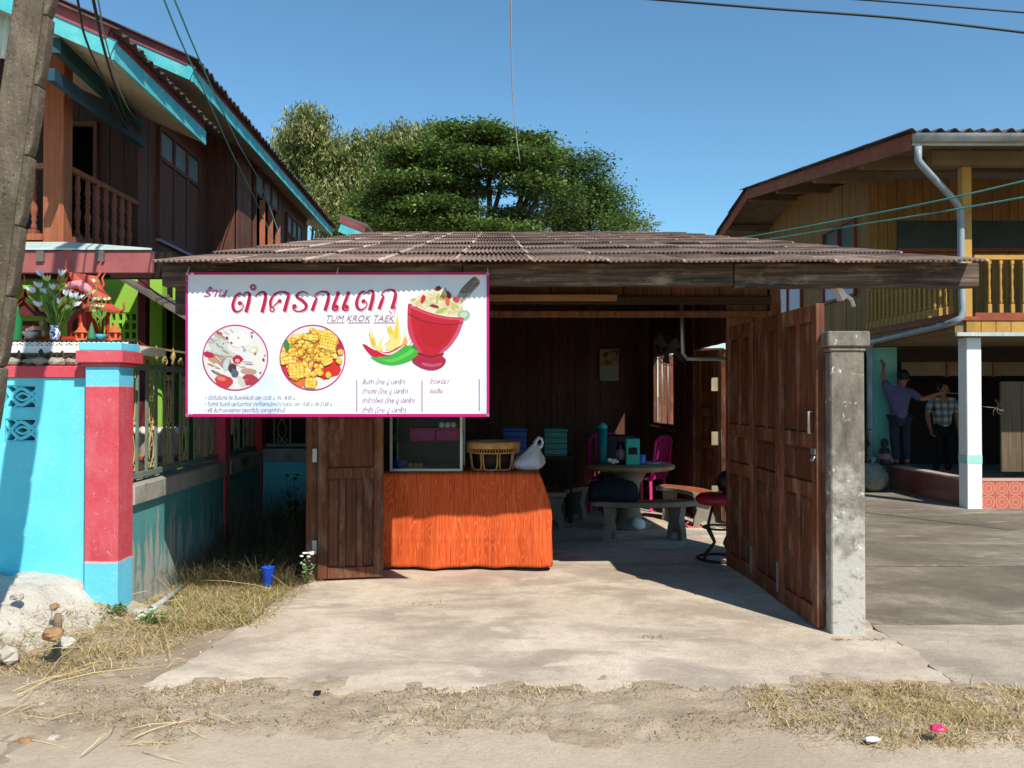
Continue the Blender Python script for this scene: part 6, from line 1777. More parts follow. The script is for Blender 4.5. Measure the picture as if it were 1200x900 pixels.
for a, c, lab in ((480, 510, "left pink box on the upper shelf of the glass cabinet"), (511, 538, "right pink box under the white cups in the glass cabinet")):
    bx = thing("pink_box", lab, "box", (X((a + c) / 2, 7.42), 7.5, shz - .003), "pink boxes in the cabinet")
    mk("box_body", MB().box(X(a, 7.42), X(c, 7.42) , 7.42, 7.62, shz - .003, shz + .095), m_pk, bx, None, .006)
    mk("lid", MB().box(X(a, 7.42) - .004, X(c, 7.42) + .0035, 7.415, 7.625, shz + .0955, shz + .115), m_pk, bx, None, .005)
m_wc = paint("white foam", "#c8c8c4", "#d8d8d4", 5, .6, .05)
for i, q in enumerate((517.5, 524.5, 531.5)):
    tag(mk("foam_cup", MB().lathe([(.018, 0), (.026, .012), (.028, .035), (.022, .05), (.001, .054)], (X(q, 7.44), 7.44, shz + .116), 12), m_wc), ("leftmost", "middle", "rightmost")[i] + " of three upturned white cups on the pink box", "cup", "white cups in the cabinet")
tag(mk("blue_bowl", MB().lathe([(.04, 0), (.065, .03), (.07, .065), (.066, .065), (.058, .03), (.001, .012)], (X(469, 7.45), 7.45, gz0 + .021), 14), paint("blue plastic bowl", "#16489a", "#2058b0", rough=.35, bump=0)), "small blue bowl at the bottom left of the glass cabinet", "bowl")
tn = thing("snack_tray", "tan tray of wrapped snacks on the floor of the glass cabinet", "tray", (X(487, 7.45), 7.45, gz0 + .021))
m_tan = paint("tan wrapping", "#b98a55", "#cfa26c", 12, .6, .3, 40)
for i in range(3):
    x = X(481 + i * 6, 7.45); mk("snack", MB().ball((x, 7.45, gz0 + .045), .024, 8, 6, .9), m_tan, tn)
mk("tray", MB().box(X(476, 7.45), X(498, 7.45), 7.41, 7.5, gz0 + .021, gz0 + .03), m_tan, tn)
tag(mk("small_jar", MB().lathe([(.02, 0), (.024, .01), (.024, .05), (.016, .055), (.016, .07), (.001, .07)], (X(464, 7.44), 7.44, shz - .003), 10), paint("brown jar", "#7a4a3a", "#8a5a4a", rough=.3)), "small reddish jar on the shelf at the left of the cabinet", "jar")
# woven bamboo table-basket
m_bam = paint("bamboo weave", "#a5794a", "#c0935f", 18, .6, .4, 90, "#86602f", 7)
bc = Vector((X(578, 7.52), 7.52, CZ + .004))
bs = thing("bamboo_basket", "round woven bamboo tray stand with open loop sides on the counter", "basket", bc)
Rr, Hh = .235, .25
mk("rim", MB().lathe([(Rr - .006, Hh - .055), (Rr + .010, Hh - .05), (Rr + .014, Hh), (Rr + .004, Hh + .01), (Rr - .015, Hh), (Rr - .02, Hh - .05)], bc, 36), m_bam, bs)
mk("tray_floor", MB().lathe([(.001, Hh - .05), (Rr - .018, Hh - .05), (Rr - .018, Hh - .035), (.001, Hh - .035)], bc, 30), m_bam, bs)
sl = MB()
for i in range(60):
    a = i * 2 * math.pi / 60; c_ = bc + Vector((math.cos(a) * (Rr + .003), math.sin(a) * (Rr + .003), 0)); sl.bar(c_ + Vector((0, 0, Hh - .085)), c_ + Vector((0, 0, Hh - .055)), .006, .006, (math.cos(a), math.sin(a), 0))
mk("weave_band", sl, m_bam, bs)["kind"] = "stuff"
mk("lower_band", MB().lathe([(Rr - .004, Hh - .095), (Rr + .006, Hh - .095), (Rr + .006, Hh - .085), (Rr - .004, Hh - .085)], bc, 36), m_bam, bs)
for i in range(9):
    a0 = i * 2 * math.pi / 9 + .12; a1_b = a0 + 2 * math.pi / 9 - .10
    pth = []
    for t_, hz in ((0, Hh - .095), (.0, .05), (.08, .015), (.25, .004), (.75, .004), (.92, .015), (1, .05), (1.0, Hh - .095)):
        a = a0 + (a1_b - a0) * t_; rr = Rr - .035 + .035 * hz / Hh
        pth.append(bc + Vector((math.cos(a) * rr, math.sin(a) * rr, hz + .004)))
    mk("loop_leg", MB().tube(pth, .008, 6), m_bam, bs)
mk("base_ring", MB().tube([bc + Vector((math.cos(k * .2618) * (Rr - .045), math.sin(k * .2618) * (Rr - .045), .012)) for k in range(24)], .007, 6, closed=True), m_bam, bs)
mk("inner_drum", MB().lathe([(Rr - .065, .0), (Rr - .045, Hh - .06)], bc, 30), m_hdark, bs)
# knotted plastic bag
m_plb = NT("translucent white plastic"); m_plb.done("#c9ccd2", .25, 0, .4)
m_plb.b.inputs["Transmission Weight"].default_value = .25
m_plb = m_plb.m
bgc = Vector((X(620, 7.5), 7.45, CZ + .004))
pb_ = MB().lathe([(.001, 0), (.10, .004), (.135, .03), (.14, .07), (.12, .11), (.085, .15), (.055, .19), (.035, .22), (.022, .235)], (0, 0, 0), 40)
def crump(v):
    a = math.atan2(v.y, v.x); q = Vector((math.cos(a) * 1.6, math.sin(a) * 1.6, v.z * 7))
    k = 1 + .30 * mnoise.noise(q) + .16 * abs(mnoise.noise(q * 2.6)) * (1 if v.z > .02 else .3)
    return Vector((v.x * k + max(0, v.z - .03) * .30, v.y * .75 * k, v.z * (1 + .10 * mnoise.noise(q * 1.7))))
pb_.v = [crump(v) for v in pb_.v]
for y_, r_ in ((-.012, .0), (.014, .012)):
    pts_ = [(.055, y_, .21), (.060 - r_, y_, .25), (.085, y_, .285 + r_), (.112, y_ * 1.5, .285), (.122, y_ * 1.5, .25), (.112, y_, .215), (.09, y_, .20)]
    pb_.tube(pts_, [.018, .012, .010, .012, .012, .013, .02], 8)
pb_.v = [v + bgc for v in pb_.v]
pbo = mk("plastic_bag", pb_, m_plb); tag(pbo, "white plastic bag with looped handles on the counter end", "plastic bag")
# back shelf table with baskets
m_dkw = wood("dark shelf wood", "#1e130d", "#2c1c14", "#3a281c", 'x')
bt_ = thing("back_table", "dark wooden side table against the left inside wall behind the counter", "table", (.2, 10.2, .02))
mk("table_top", MB().box(-.5, .75, 9.9, 10.5, .78, .82), m_dkw, bt_)
for x in (-.45, .70):
    for y in (9.94, 10.46): mk("leg", MB().box(x - .025, x + .025, y - .025, y + .025, .02, .7795), m_dkw, bt_)
def crate(label, x0, x1, y0, y1, z0, z1, mat, nm="plastic_basket"):
    t = thing(nm, label, "basket", ((x0 + x1) / 2, (y0 + y1) / 2, z0))
    m = MB(); th = .008
    m.box(x0, x1, y0, y1, z0, z0 + th)
    n = 4
    for i in range(n):
        za = z0 + .02 + (z1 - z0 - .05) * i / n; zb_ = za + (z1 - z0 - .05) / n - .012
        m.box(x0, x1, y0, y0 + th, za, zb_).box(x0, x1, y1 - th, y1, za, zb_).box(x0, x0 + th, y0 + th, y1 - th, za, zb_).box(x1 - th, x1, y0 + th, y1 - th, za, zb_)
    for i in range(9):
        x = x0 + .012 + (x1 - x0 - .024) * i / 8; m.box(x - .004, x + .004, y0 - .003, y0 - .0005, z0, z1)
    mk("basket_body", m, mat, t)
    mk("basket_rim", MB().box(x0 - .012, x1 + .012, y0 - .012, y0 + .012, z1 - .03, z1).box(x0 - .012, x1 + .012, y1 - .012, y1 + .012, z1 - .03, z1).box(x0 - .012, x0 + .012, y0 + .012, y1 - .012, z1 - .03, z1).box(x1 - .012, x1 + .012, y0 + .012, y1 - .012, z1 - .03, z1), mat, t, None, .004)
m_bbl = paint("blue basket plastic", "#1c3a8c", "#2448a6", rough=.4, bump=0)
m_teb = paint("teal basket plastic", "#0e6a66", "#158078", rough=.4, bump=0)
crate("blue plastic crate behind the bamboo stand", X(590, 10), X(617, 10), 9.95, 10.3, .821, 1.15, m_bbl)
crate("teal plastic basket right of the white bag", X(638, 10), X(664, 10), 9.95, 10.3, .821, 1.14, m_teb)

# ================================================================== STONE TABLE SET
m_terr = paint("worn terrazzo top", "#8a6a4e", "#a5825f", 8, .5, .2, 60, "#6d563f", 3)
m_stone = paint("grey cast stone", "#6f675c", "#8a8173", 6, .9, .5, 40, "#57503f", 3)
tc_ = Vector((1.36, 9.6, .02))
tt = thing("stone_table", "round cast stone table with worn brown top inside the shop", "table", tc_)
mk("table_top", MB().lathe([(.001, .675), (.47, .675), (.515, .69), (.52, .72), (.50, .735), (.001, .735)], tc_, 40), m_terr, tt)
mk("pedestal", MB().lathe([(.24, 0), (.25, .04), (.15, .1), (.10, .3), (.12, .5), (.22, .674)], tc_, 20), m_stone, tt)
def bench_src():
    t = thing("stone_bench", "curved stone bench", "bench", (0, 0, 0), "curved stone benches")
    r0, r1, a = .72, 1.0, rad(34)
    vs, fs = [], []; n = 16
    for i in range(n + 1):
        th = -a + 2 * a * i / n
        for rr, z in ((r0, .355), (r1, .355), (r1, .41), (r0, .41)): vs.append((rr * math.sin(th), -rr * math.cos(th), z))
    for i in range(n):
        for k in range(4): fs.append((4 * i + k, 4 * i + (k + 1) % 4, 4 * i + 4 + (k + 1) % 4, 4 * i + 4 + k))
    fs += [(3, 2, 1, 0), tuple(4 * n + k for k in range(4))]
    mk("seat", MB().add(vs, fs), m_stone, t, None, .01)
    vs, fs = [], []
    for i in range(n + 1):
        th = -a * .93 + 2 * a * .93 * i / n
        for rr in (r0 + .04, r1 - .04): vs.append((rr * math.sin(th), -rr * math.cos(th), .4125))
    for i in range(n): fs.append((2 * i, 2 * i + 1, 2 * i + 3, 2 * i + 2))
    mk("seat_inlay", MB().add(vs, fs), paint("orange seat inlay", "#9c4a2c", "#b45c38", 7, .5, .2, 60, "#7a4630", 3), t)
    for s_ in (-1, 1):
        th = s_ * a * .72
        T = Matrix.Rotation(th, 4, 'Z') @ Matrix.Translation((0, -(r0 + r1) / 2, 0)) @ Matrix.Rotation(rad(90), 4, 'Z')
        m = MB(T).prism([(-.13, 0), (-.06, 0), (-.045, .06), (0, .085), (.045, .06), (.06, 0), (.13, 0), (.115, .12), (.085, .2), (.12, .354), (-.12, .354), (-.085, .2), (-.115, .12)], -.035, .035)
        mk("leg", m, m_stone, t)
    return t
b0 = bench_src()
bb = [b0, copy_tree(b0), copy_tree(b0)]
place(bb[0], tc_ + Vector((0.02, 0, 0)), 0.02, "curved stone bench in front of the round table, dark bag on its seat")
place(bb[1], tc_ + Vector((.0, .02, 0)), rad(112), "curved stone bench right of the round table, its orange seat in sun")
place(bb[2], tc_ + Vector((-.02, 0.0, 0)), rad(-118), "curved stone bench in shade at the left of the round table")
tz = .02 + .736
def px_on(px, D=9.5): return X(px, D)
m_teal = paint("teal plastic", "#1f9a8c", "#2aad9c", 4, .4, .03)
tx = thing("tissue_box", "upright teal tissue dispenser on the round table", "tissue box", (px_on(740), 9.45, tz))
mk("box_body", MB().box(px_on(732), px_on(748), 9.40, 9.52, tz, tz + .30), m_teal, tx, None, .008)
mk("dispenser_slot", MB().box(px_on(735), px_on(745), 9.394, 9.3995, tz + .12, tz + .2), m_hdark, tx)
jr = thing("sauce_jar", "dark jar with a coloured label beside the teal dispenser", "jar", (px_on(727), 9.5, tz))
mk("jar_body", MB().lathe([(.045, 0), (.052, .01), (.052, .2), (.04, .23), (.04, .24)], (px_on(727), 9.5, tz), 16), paint("dark sauce glass", "#1c1412", "#2a1c18", rough=.15, bump=0), jr)
mk("jar_label", MB().lathe([(.0535, .06), (.0535, .17)], (px_on(727), 9.5, tz), 16), paint("jar label", "#8a3a34", "#8f9aa6", 30, .5, 0), jr)
mk("jar_lid", MB().lathe([(.044, .2405), (.044, .262), (.001, .262)], (px_on(727), 9.5, tz), 16), m_hdark, jr)
tl = thing("tall_tumbler", "tall teal tumbler with a lid behind the dark jar", "tumbler", (px_on(706, 9.75), 9.75, tz))
tlc = W[tl]
mk("tumbler_body", MB().lathe([(.04, 0), (.045, .02), (.055, .40), (.05, .40)], tlc, 16), paint("dark teal plastic", "#0f6e72", "#168086", rough=.35, bump=0), tl)
mk("tumbler_lid", MB().lathe([(.058, .4005), (.058, .43), (.03, .46), (.02, .47), (.001, .47)], tlc, 16), m_teal, tl)
nk = MB()
for i in range(5): nk.ball((px_on(712 + i * 2.2), 9.35 + R.uniform(-.03, .03), tz + .03 + R.uniform(0, .03)), R.uniform(.022, .034), 6, 4, .8)
tag(mk("napkin", nk, m_wc), "crumpled white napkin on the round table front edge", "napkin")
tag(mk("blue_cup", MB().lathe([(.03, 0), (.038, .01), (.045, .11), (.04, .11), (.032, .01), (.001, .01)], (px_on(752), 9.5, tz), 14), paint("light blue plastic", "#3a6cc0", "#4a7cd0", rough=.35, bump=0)), "light blue cup right of the teal dispenser", "cup")
tag(mk("plate", MB().lathe([(.06, 0), (.11, .018), (.105, .02), (.058, .006), (.001, .006)], (px_on(764), 9.52, tz), 20), paint("pale plate", "#7f97b8", "#93a9c6", rough=.3, bump=0)), "pale blue plate at the right of the round table", "plate")
# dark bag on the front bench
bgm = paint("navy bag fabric", "#10161e", "#1a222c", 8, .85, .4, 50)
bgx = thing("duffel_bag", "dark navy duffel bag lying on the front stone bench", "bag", (px_on(718, 8.8), 8.78, .43))
q = MB()
for i_ in range(1): q.lathe([(.001, -.26), (.09, -.255), (.118, -.22), (.125, -.1), (.12, .0), (.126, .1), (.118, .22), (.09, .255), (.001, .26)], (0, 0, 0), 18)
q.v = [Vector((v.z, v.y * 1.15, max(0, v.x + .115 - .03 * abs(v.z) / .26))) for v in q.v]
q.v = [v + Vector((0, 0, .03 * mnoise.noise(v * 9))) * (1 if v.z > .02 else 0) + Vector((.02 * mnoise.noise(v * 8 + Vector((3, 3, 3))), .02 * mnoise.noise(v * 8), 0)) + W[bgx] for v in q.v]
mk("bag_body", q, bgm, bgx)
mk("strap", MB().tube([W[bgx] + Vector(v) for v in ((-.12, -.05, .24), (-.08, -.1, .30), (.0, -.12, .30), (.05, -.1, .27), (.1, -.06, .24))], .012, 6), bgm, bgx)
# chairs behind the table
m_pkc = paint("hot pink chair plastic", "#c22a78", "#d23a88", 4, .35, .03)
m_bkc = paint("black chair plastic", "#151416", "#1e1d20", 4, .5, .05)
def plastic_chair(label, x, D, rz, mat, nm="plastic_chair", bh=.86):
    t = thing(nm, label, "chair", (0, 0, 0), None)
    mk("seat", MB().prism([(-.2, .41), (.2, .41), (.2, .435), (-.2, .435)], -.2, .2), mat, t, None, .015)
    for sx_ in (-1, 1):
        for sy_ in (-1, 1): mk("leg", MB().bar((sx_ * .21, sy_ * .2, 0), (sx_ * .175, sy_ * .17, .409), .035, .035), mat, t)
    fr = [(-.19, .19, .43), (-.215, .235, .62), (-.20, .265, bh - .06), (-.12, .285, bh), (.12, .285, bh), (.20, .265, bh - .06), (.215, .235, .62), (.19, .19, .43)]
    mk("back_frame", MB().tube(fr, .024, 8), mat, t)
    for i in range(5):
        xx = -.12 + i * .06; mk("back_slat", MB().bar((xx, .20, .435), (xx, .282, bh - .01), .03, .012, (0, 1, 0)), mat, t)
    for sx_ in (-1, 1): mk("arm", MB().tube([(sx_ * .21, .23, .62), (sx_ * .24, .05, .64), (sx_ * .23, -.16, .62), (sx_ * .20, -.18, .42)], .018, 8), mat, t)
    place(t, (x, D, .02), rz)
    return t
plastic_chair("pink plastic armchair behind the table, half hidden by a black chair", X(711, 11.0), 11.0, rad(170), m_pkc, bh=1.02)
plastic_chair("pink plastic armchair in sunlight at the right behind the table", X(757, 11.15), 11.15, rad(-130), m_pkc, bh=.98)
bc2 = thing("office_chair", "black padded chair with a rounded back behind the round table", "chair", (X(725, 10.55), 10.55, .02))
c0 = W[bc2]
mk("backrest", MB().hexa([c0 + Vector(v) for v in ((-.24, -.03, .52), (.24, -.03, .52), (.24, .04, .52), (-.24, .04, .52), (-.21, -.06, 1.03), (.21, -.06, 1.03), (.21, .02, 1.03), (-.21, .02, 1.03))]), m_bkc, bc2, None, .05).modifiers[0].segments = 4
mk("seat", MB().box(c0.x - .22, c0.x + .22, 10.58, 11.0, .44, .52), m_bkc, bc2, None, .02)
for sx_ in (-1, 1):
    for y in (10.62, 10.95): mk("leg", MB().tube([(c0.x + sx_ * .2, y, .02), (c0.x + sx_ * .19, y, .439)], .014, 6), m_bkc, bc2)
# red swivel stool by the door
st_ = thing("swivel_stool", "red cushioned stool on a black ring base beside the open door", "stool", (1.93, 7.72, .02))
s0 = W[st_]
mk("cushion", MB().lathe([(.001, .52), (.19, .52), (.215, .545), (.215, .58), (.18, .61), (.001, .62)], s0, 24), paint("red vinyl", "#7c1420", "#931a28", 5, .4, .1), st_)
mk("base_ring", MB().tube([s0 + Vector((.2 * math.cos(k * .2618), .2 * math.sin(k * .2618), .014)) for k in range(24)], .013, 8, closed=True), m_bkc, st_)
mk("upper_ring", MB().tube([s0 + Vector((.15 * math.cos(k * .2618), .15 * math.sin(k * .2618), .30)) for k in range(24)], .010, 8, closed=True), m_bkc, st_)
for k in range(4):
    a = k * math.pi / 2 + .5; e = Vector((math.cos(a), math.sin(a), 0))
    mk("leg", MB().tube([s0 + e * .2 + Vector((0, 0, .014)), s0 + e * .06 + Vector((0, 0, .16)), s0 + e * .15 + Vector((0, 0, .30)), s0 + e * .08 + Vector((0, 0, .519))], .012, 8), m_bkc, st_)
tag(mk("black_bag", (lambda m_: (setattr(m_, 'v', [Vector((v.x, v.y, v.z)) + s0 + Vector((.09, .02, .62)) for v in m_.v]), m_)[1])(MB().ball((0, 0, .1), .11, 12, 8, 1.0)), m_bkc), "small black bag on the red stool cushion", "bag")
# pink slippers, white bag on the floor
sp1 = thing("slippers", "pair of pink rubber slippers on the floor by the side door", "slippers", (2.1, 9.7, .02))
m_slip = paint("pink rubber", "#c25a66", "#d06a74", 4, .6, .1)
for dx in (0, .11):
    mk("sole", MB().prism([(2.02 + dx, .02), (2.10 + dx, .02), (2.10 + dx, .035), (2.02 + dx, .035)], 9.55, 9.78), m_slip, sp1, None, .01)
    mk("slipper_strap", MB().tube([(2.02 + dx, 9.68, .03), (2.06 + dx, 9.68, .07), (2.10 + dx, 9.68, .03)], .012, 6), m_slip, sp1)
fb = MB().ball((0, 0, .06), .09, 12, 8, .75); fb.v = [v * (1 + .3 * mnoise.noise(v * 9)) + Vector((X(748, 9.4), 9.4, .03)) for v in fb.v]
tag(mk("paper_bag", fb, m_wc), "crumpled white bag on the floor under the round table", "bag")
# calendar on the back wall
cal = thing("wall_calendar", "wall calendar with a picture on the dark back wall", "calendar", (X(714, 13.72), 13.72, Z(446, 13.72)))
z0, z1 = Z(446, 13.7), Z(409, 13.7)
mk("sheet", MB().box(X(703, 13.7), X(725, 13.7), 13.705, 13.715, z0, z1), paint("aged calendar paper", "#8f8c70", "#a3a085", 5, .8, 0), cal)
cp = Print.__new__(Print)
tp2 = NT("calendar picture"); tp2 = tp2.done(tp2.ramp(tp2.noise(tp2.coords(), 9, 5, .6, 1), [(.38, "#3a2a24"), (.5, "#8a6a4a"), (.58, "#b99a6c"), (.66, "#4a4a44")]), .5)
mk("picture", MB().box(X(704, 13.7), X(724, 13.7), 13.700, 13.7045, z0 + (z1 - z0) * .46, z1 - .02), tp2, cal)
dt = MB()
for r_ in range(4):
    for c_ in range(7):
        x = X(705, 13.7) + c_ * .036 + .01; z = z0 + .04 + r_ * .045; dt.box(x, x + .016, 13.7025, 13.7045, z, z + .018)
mk("date_grid", dt, paint("date ink", "#4c5a4a", "#556353"), cal)["kind"] = "stuff"
# wall fan
fan = thing("wall_fan", "grey wall fan mounted high on the right inside wall", "fan", (2.28, 11.0, 2.1))
fc_ = Vector((2.08, 10.95, 2.18)); m_fan = paint("grey fan plastic", "#585a5c", "#6a6c6e", rough=.5, bump=0)
mk("wall_bracket", MB().bar((2.31, 11.05, 2.0), fc_ + Vector((.06, .03, -.03)), .05, .05).box(2.29, 2.33, 10.98, 11.12, 1.9, 2.1), m_fan, fan)
axis = Vector((-.75, -.62, -.15)).normalized()
Tf = Matrix.Translation(fc_) @ axis.to_track_quat('Z', 'Y').to_matrix().to_4x4()
mk("motor", MB(Tf).lathe([(.001, -.10), (.06, -.09), (.07, -.02), (.05, .02), (.001, .03)], (0, 0, 0), 14), m_fan, fan)
for k in range(3):
    T = Tf @ Matrix.Rotation(k * 2.094 + .3, 4, 'Z')
    mk("blade", MB(T).hexa([(.03, -.03, .03), (.21, -.085, .015), (.21, .075, .055), (.03, .03, .045), (.03, -.03, .034), (.21, -.085, .019), (.21, .075, .059), (.03, .03, .049)]), m_fan, fan)
for rr, z in ((.235, .03), (.16, .085), (.07, .10), (.235, .035)):
    mk("guard_ring", MB(Tf).tube([(rr * math.cos(k * .2618), rr * math.sin(k * .2618), z) for k in range(24)], .004, 5, closed=True), m_fan, fan)
for k in range(12):
    a = k * .5236; mk("guard_wire", MB(Tf).tube([(.03 * math.cos(a), .03 * math.sin(a), .10), (.16 * math.cos(a), .16 * math.sin(a), .086), (.236 * math.cos(a), .236 * math.sin(a), .032)], .0025, 4), m_fan, fan)
# blue cup on the dirt, plants, rubbish
cpb = G(314, 690)
tag(mk("plastic_cup", MB().lathe([(.034, .0), (.04, .01), (.052, .15), (.055, .155), (.05, .155), (.037, .012), (.001, .01)], (cpb.x, cpb.y, .02), 18), paint("bright blue plastic", "#1746b8", "#1f52cc", rough=.35, bump=0)), "bright blue plastic cup standing on dry grass by the shop door", "cup")
# ================================================================== VEGETATION
m_leaf = attr_mat("leaves", .55, .38)
m_straw = attr_mat("dry straw", .85, .10)
m_bark = paint("bark", "#3a3026", "#52453a", 6, .95, .7, 30)

def blades(n, place_fn, hmin, hmax, wmin, wmax, lean, cols, segs=2):
    "n grass blades: place_fn(rng) -> x, y, z arrays"
    x, y, z = place_fn(n)
    n = len(x)
    h = NR.uniform(hmin, hmax, n); w = NR.uniform(wmin, wmax, n); az = NR.uniform(0, 2 * np.pi, n); ln = NR.uniform(lean[0], lean[1], n)
    dx, dy = np.cos(az), np.sin(az)
    V_, F_ = [], []
    pts = []
    for s in range(segs + 1):
        t = s / segs
        ang_ = ln * (0.45 + .75 * t)
        hor = h * t * np.sin(ang_); ver = h * t * np.cos(ang_)
        ww = w * (1 - .75 * t)
        px_, py_, pz_ = x + dx * hor, y + dy * hor, z + np.maximum(ver, .004 * t)
        pts.append(np.stack([px_ - dy * ww, py_ + dx * ww, pz_], 1)); pts.append(np.stack([px_ + dy * ww, py_ - dx * ww, pz_], 1))
    V_ = np.stack(pts, 1)                     # n, 2(segs+1), 3
    k = 2 * (segs + 1); base = np.arange(n)[:, None] * k
    F_ = np.concatenate([np.stack([base[:, 0] + 2 * s, base[:, 0] + 2 * s + 1, base[:, 0] + 2 * s + 3, base[:, 0] + 2 * s + 2], 1)[:, None, :] for s in range(segs)], 1).reshape(-1, 4)
    pal = np.array([lin(c)[:3] for c in cols]); ci = NR.integers(0, len(cols), n)
    c = pal[ci] * NR.uniform(.75, 1.2, (n, 1))
    return V_.reshape(-1, 3), F_, np.repeat(c, segs, 0)
def join(*sets):
    V_, F_, C_, o = [], [], [], 0
    for v, f, c in sets: V_.append(v); F_.append(f + o); C_.append(c); o += len(v)
    return np.concatenate(V_), np.concatenate(F_), np.concatenate(C_)
def hz(fn, x, y): return np.array([fn(a, b_) for a, b_ in zip(x, y)])
STRAW = ["#bca57a", "#cdb88e", "#ad9769", "#d6c49e", "#9a8760", "#c2a974"]
DRYG = ["#8d8248", "#a2954f", "#7d7a3c", "#b5a468", "#6f7434"]
# the straw verge at the right front: dense to the right, fraying out to the left
def pl_right(n):
    x = NR.uniform(1.05, 3.2, n * 5); y = NR.uniform(3.55, 4.36, n * 5)
    dens = np.array([smooth(1.1, 1.7, a) * (.12 + 1.3 * max(0, fbm(a, b_, 2.3, 3, 7) + .22)) * smooth(3.5, 3.72 , b_ + .25 * (a - 2) * .3) for a, b_ in zip(x, y)])
    k = NR.random(len(x)) < dens; x, y = x[k][:n], y[k][:n]
    return x, y, hz(strip_h, x, y)
a = blades(10500, pl_right, .03, .11, .001, .0026, (1.1, 1.57), STRAW)
a2 = blades(600, pl_right, .03, .08, .0012, .003, (.3, 1.4), DRYG)
v, f, c = join(a, a2)
tag(soup("dry_grass", v, f, m_straw, c, None, (2.2, 4, 0)), "dry straw grass along the road edge at the right", kind="stuff")
def pl_strip(n):
    x = NR.uniform(-2.4, 2.4, n * 6); y = NR.uniform(3.66, 4.4, n * 6)
    dens = np.array([max(0, fbm(a, b_, 1.6, 4, 3) + .05) * (1.3 if (abs(b_ - 4.27) < .06 or abs(b_ - 3.9) < .06) else .55) for a, b_ in zip(x, y)])
    k = NR.random(len(x)) < dens; x, y = x[k][:n], y[k][:n]
    return x, y, hz(strip_h, x, y) + .003
v, f, c = join(blades(3600, pl_strip, .012, .05, .001, .0025, (.7, 1.55), STRAW + ["#6d5a40", "#5d4c36"]))
tag(soup("straw_bits", v, f, m_straw, c, None, (0, 4, 0)), "loose straw bits scattered on the dirt strip", kind="stuff")
# left: straw and green weeds at the foot of the mound and pillar
def in_left(n, x0, x1, y0, y1, fn):
    x = NR.uniform(x0, x1, n * 6); y = NR.uniform(y0, y1, n * 6)
    d = np.array([fn(a, b_) for a, b_ in zip(x, y)]); k = NR.random(len(x)) < d
    return x[k][:n], y[k][:n]
def pl_l1(n):
    def fn(x, y):
        e = -2.05 + .28 * (y - 5.0) - .05      # right edge against the concrete
        return smooth(e + .02, e - .10, x - (0.32 if y > 5.6 else 0)) * smooth(4.35, 4.9, y) * smooth(-3.0, -2.6, x + .25 * (5.4 - y)) * (.4 + max(0, fbm(x, y, 2.4, 3, 4) + .2))
    x, y = in_left(n, -3.1, -1.55, 4.3, 5.66, fn); return x, y, hz(ground_h, x, y)
def pl_l2(n):
    def fn(x, y): return smooth(-1.6, -1.75, x - .05 * (y - 6)) * smooth(fx(5.7) + .0, fx(5.7) + .05, x) * (.5 + max(0, fbm(x, y, 2.4, 3, 4) + .2))
    x, y = in_left(n, -2.72, -1.62, 5.5, 6.95, fn); return x, y, np.full(len(x), .005)
def pl_l3(n):
    x = NR.uniform(-2.72, -1.72, n); y = NR.uniform(6.6, 9.4, n); return x, y, np.full(n, .03)
GREENW = ["#5f7a2c", "#73883a", "#4c6626", "#88944a"]
v, f, c = join(blades(4200, pl_l1, .04, .16, .0012, .003, (1.0, 1.55), STRAW), blades(500, pl_l1, .04, .1, .0012, .003, (.7, 1.5), DRYG), blades(380, pl_l1, .02, .07, .002, .005, (.1, 1.2), GREENW),
               blades(5200, pl_l2, .04, .20, .0013, .003, (1.15, 1.57), STRAW + STRAW + DRYG), blades(800, pl_l2, .02, .09, .002, .005, (.1, 1.2), GREENW))
tag(soup("straw_heap", v, f, m_straw, c, None, (-2.3, 5.5, 0)), "cut straw and green weeds around the foot of the banded pillar", kind="stuff")
DARKG = ["#594c38", "#685a42", "#4a402e", "#75664a", "#443d2a"]
v, f, c = join(blades(9000, pl_l3, .12, .46, .001, .0024, (.55, 1.5), DARKG, 3), blades(1600, pl_l3, .06, .26, .003, .006, (.3, 1.4), ["#44542a", "#3a4a24", "#55602e"], 3))
def pl_l4(n):
    x = NR.uniform(-2.72, -1.78, n); y = NR.uniform(7.6, 9.4, n); return x, y, np.full(n, .05)
w4 = blades(2600, pl_l4, .3, .78, .0011, .0024, (.25, 1.15), DARKG + ["#847350"], 4)
v, f, c = join((v, f, c), w4)
tag(soup("tall_weeds", v, f, m_straw, c, None, (-2.2, 8, 0)), "tall dry weeds filling the shaded side yard", kind="stuff")
def on_g(px, py):
    p = G(px, py)
    for _ in range(5): p = G(px, py, ground_h(p.x, p.y))
    return p
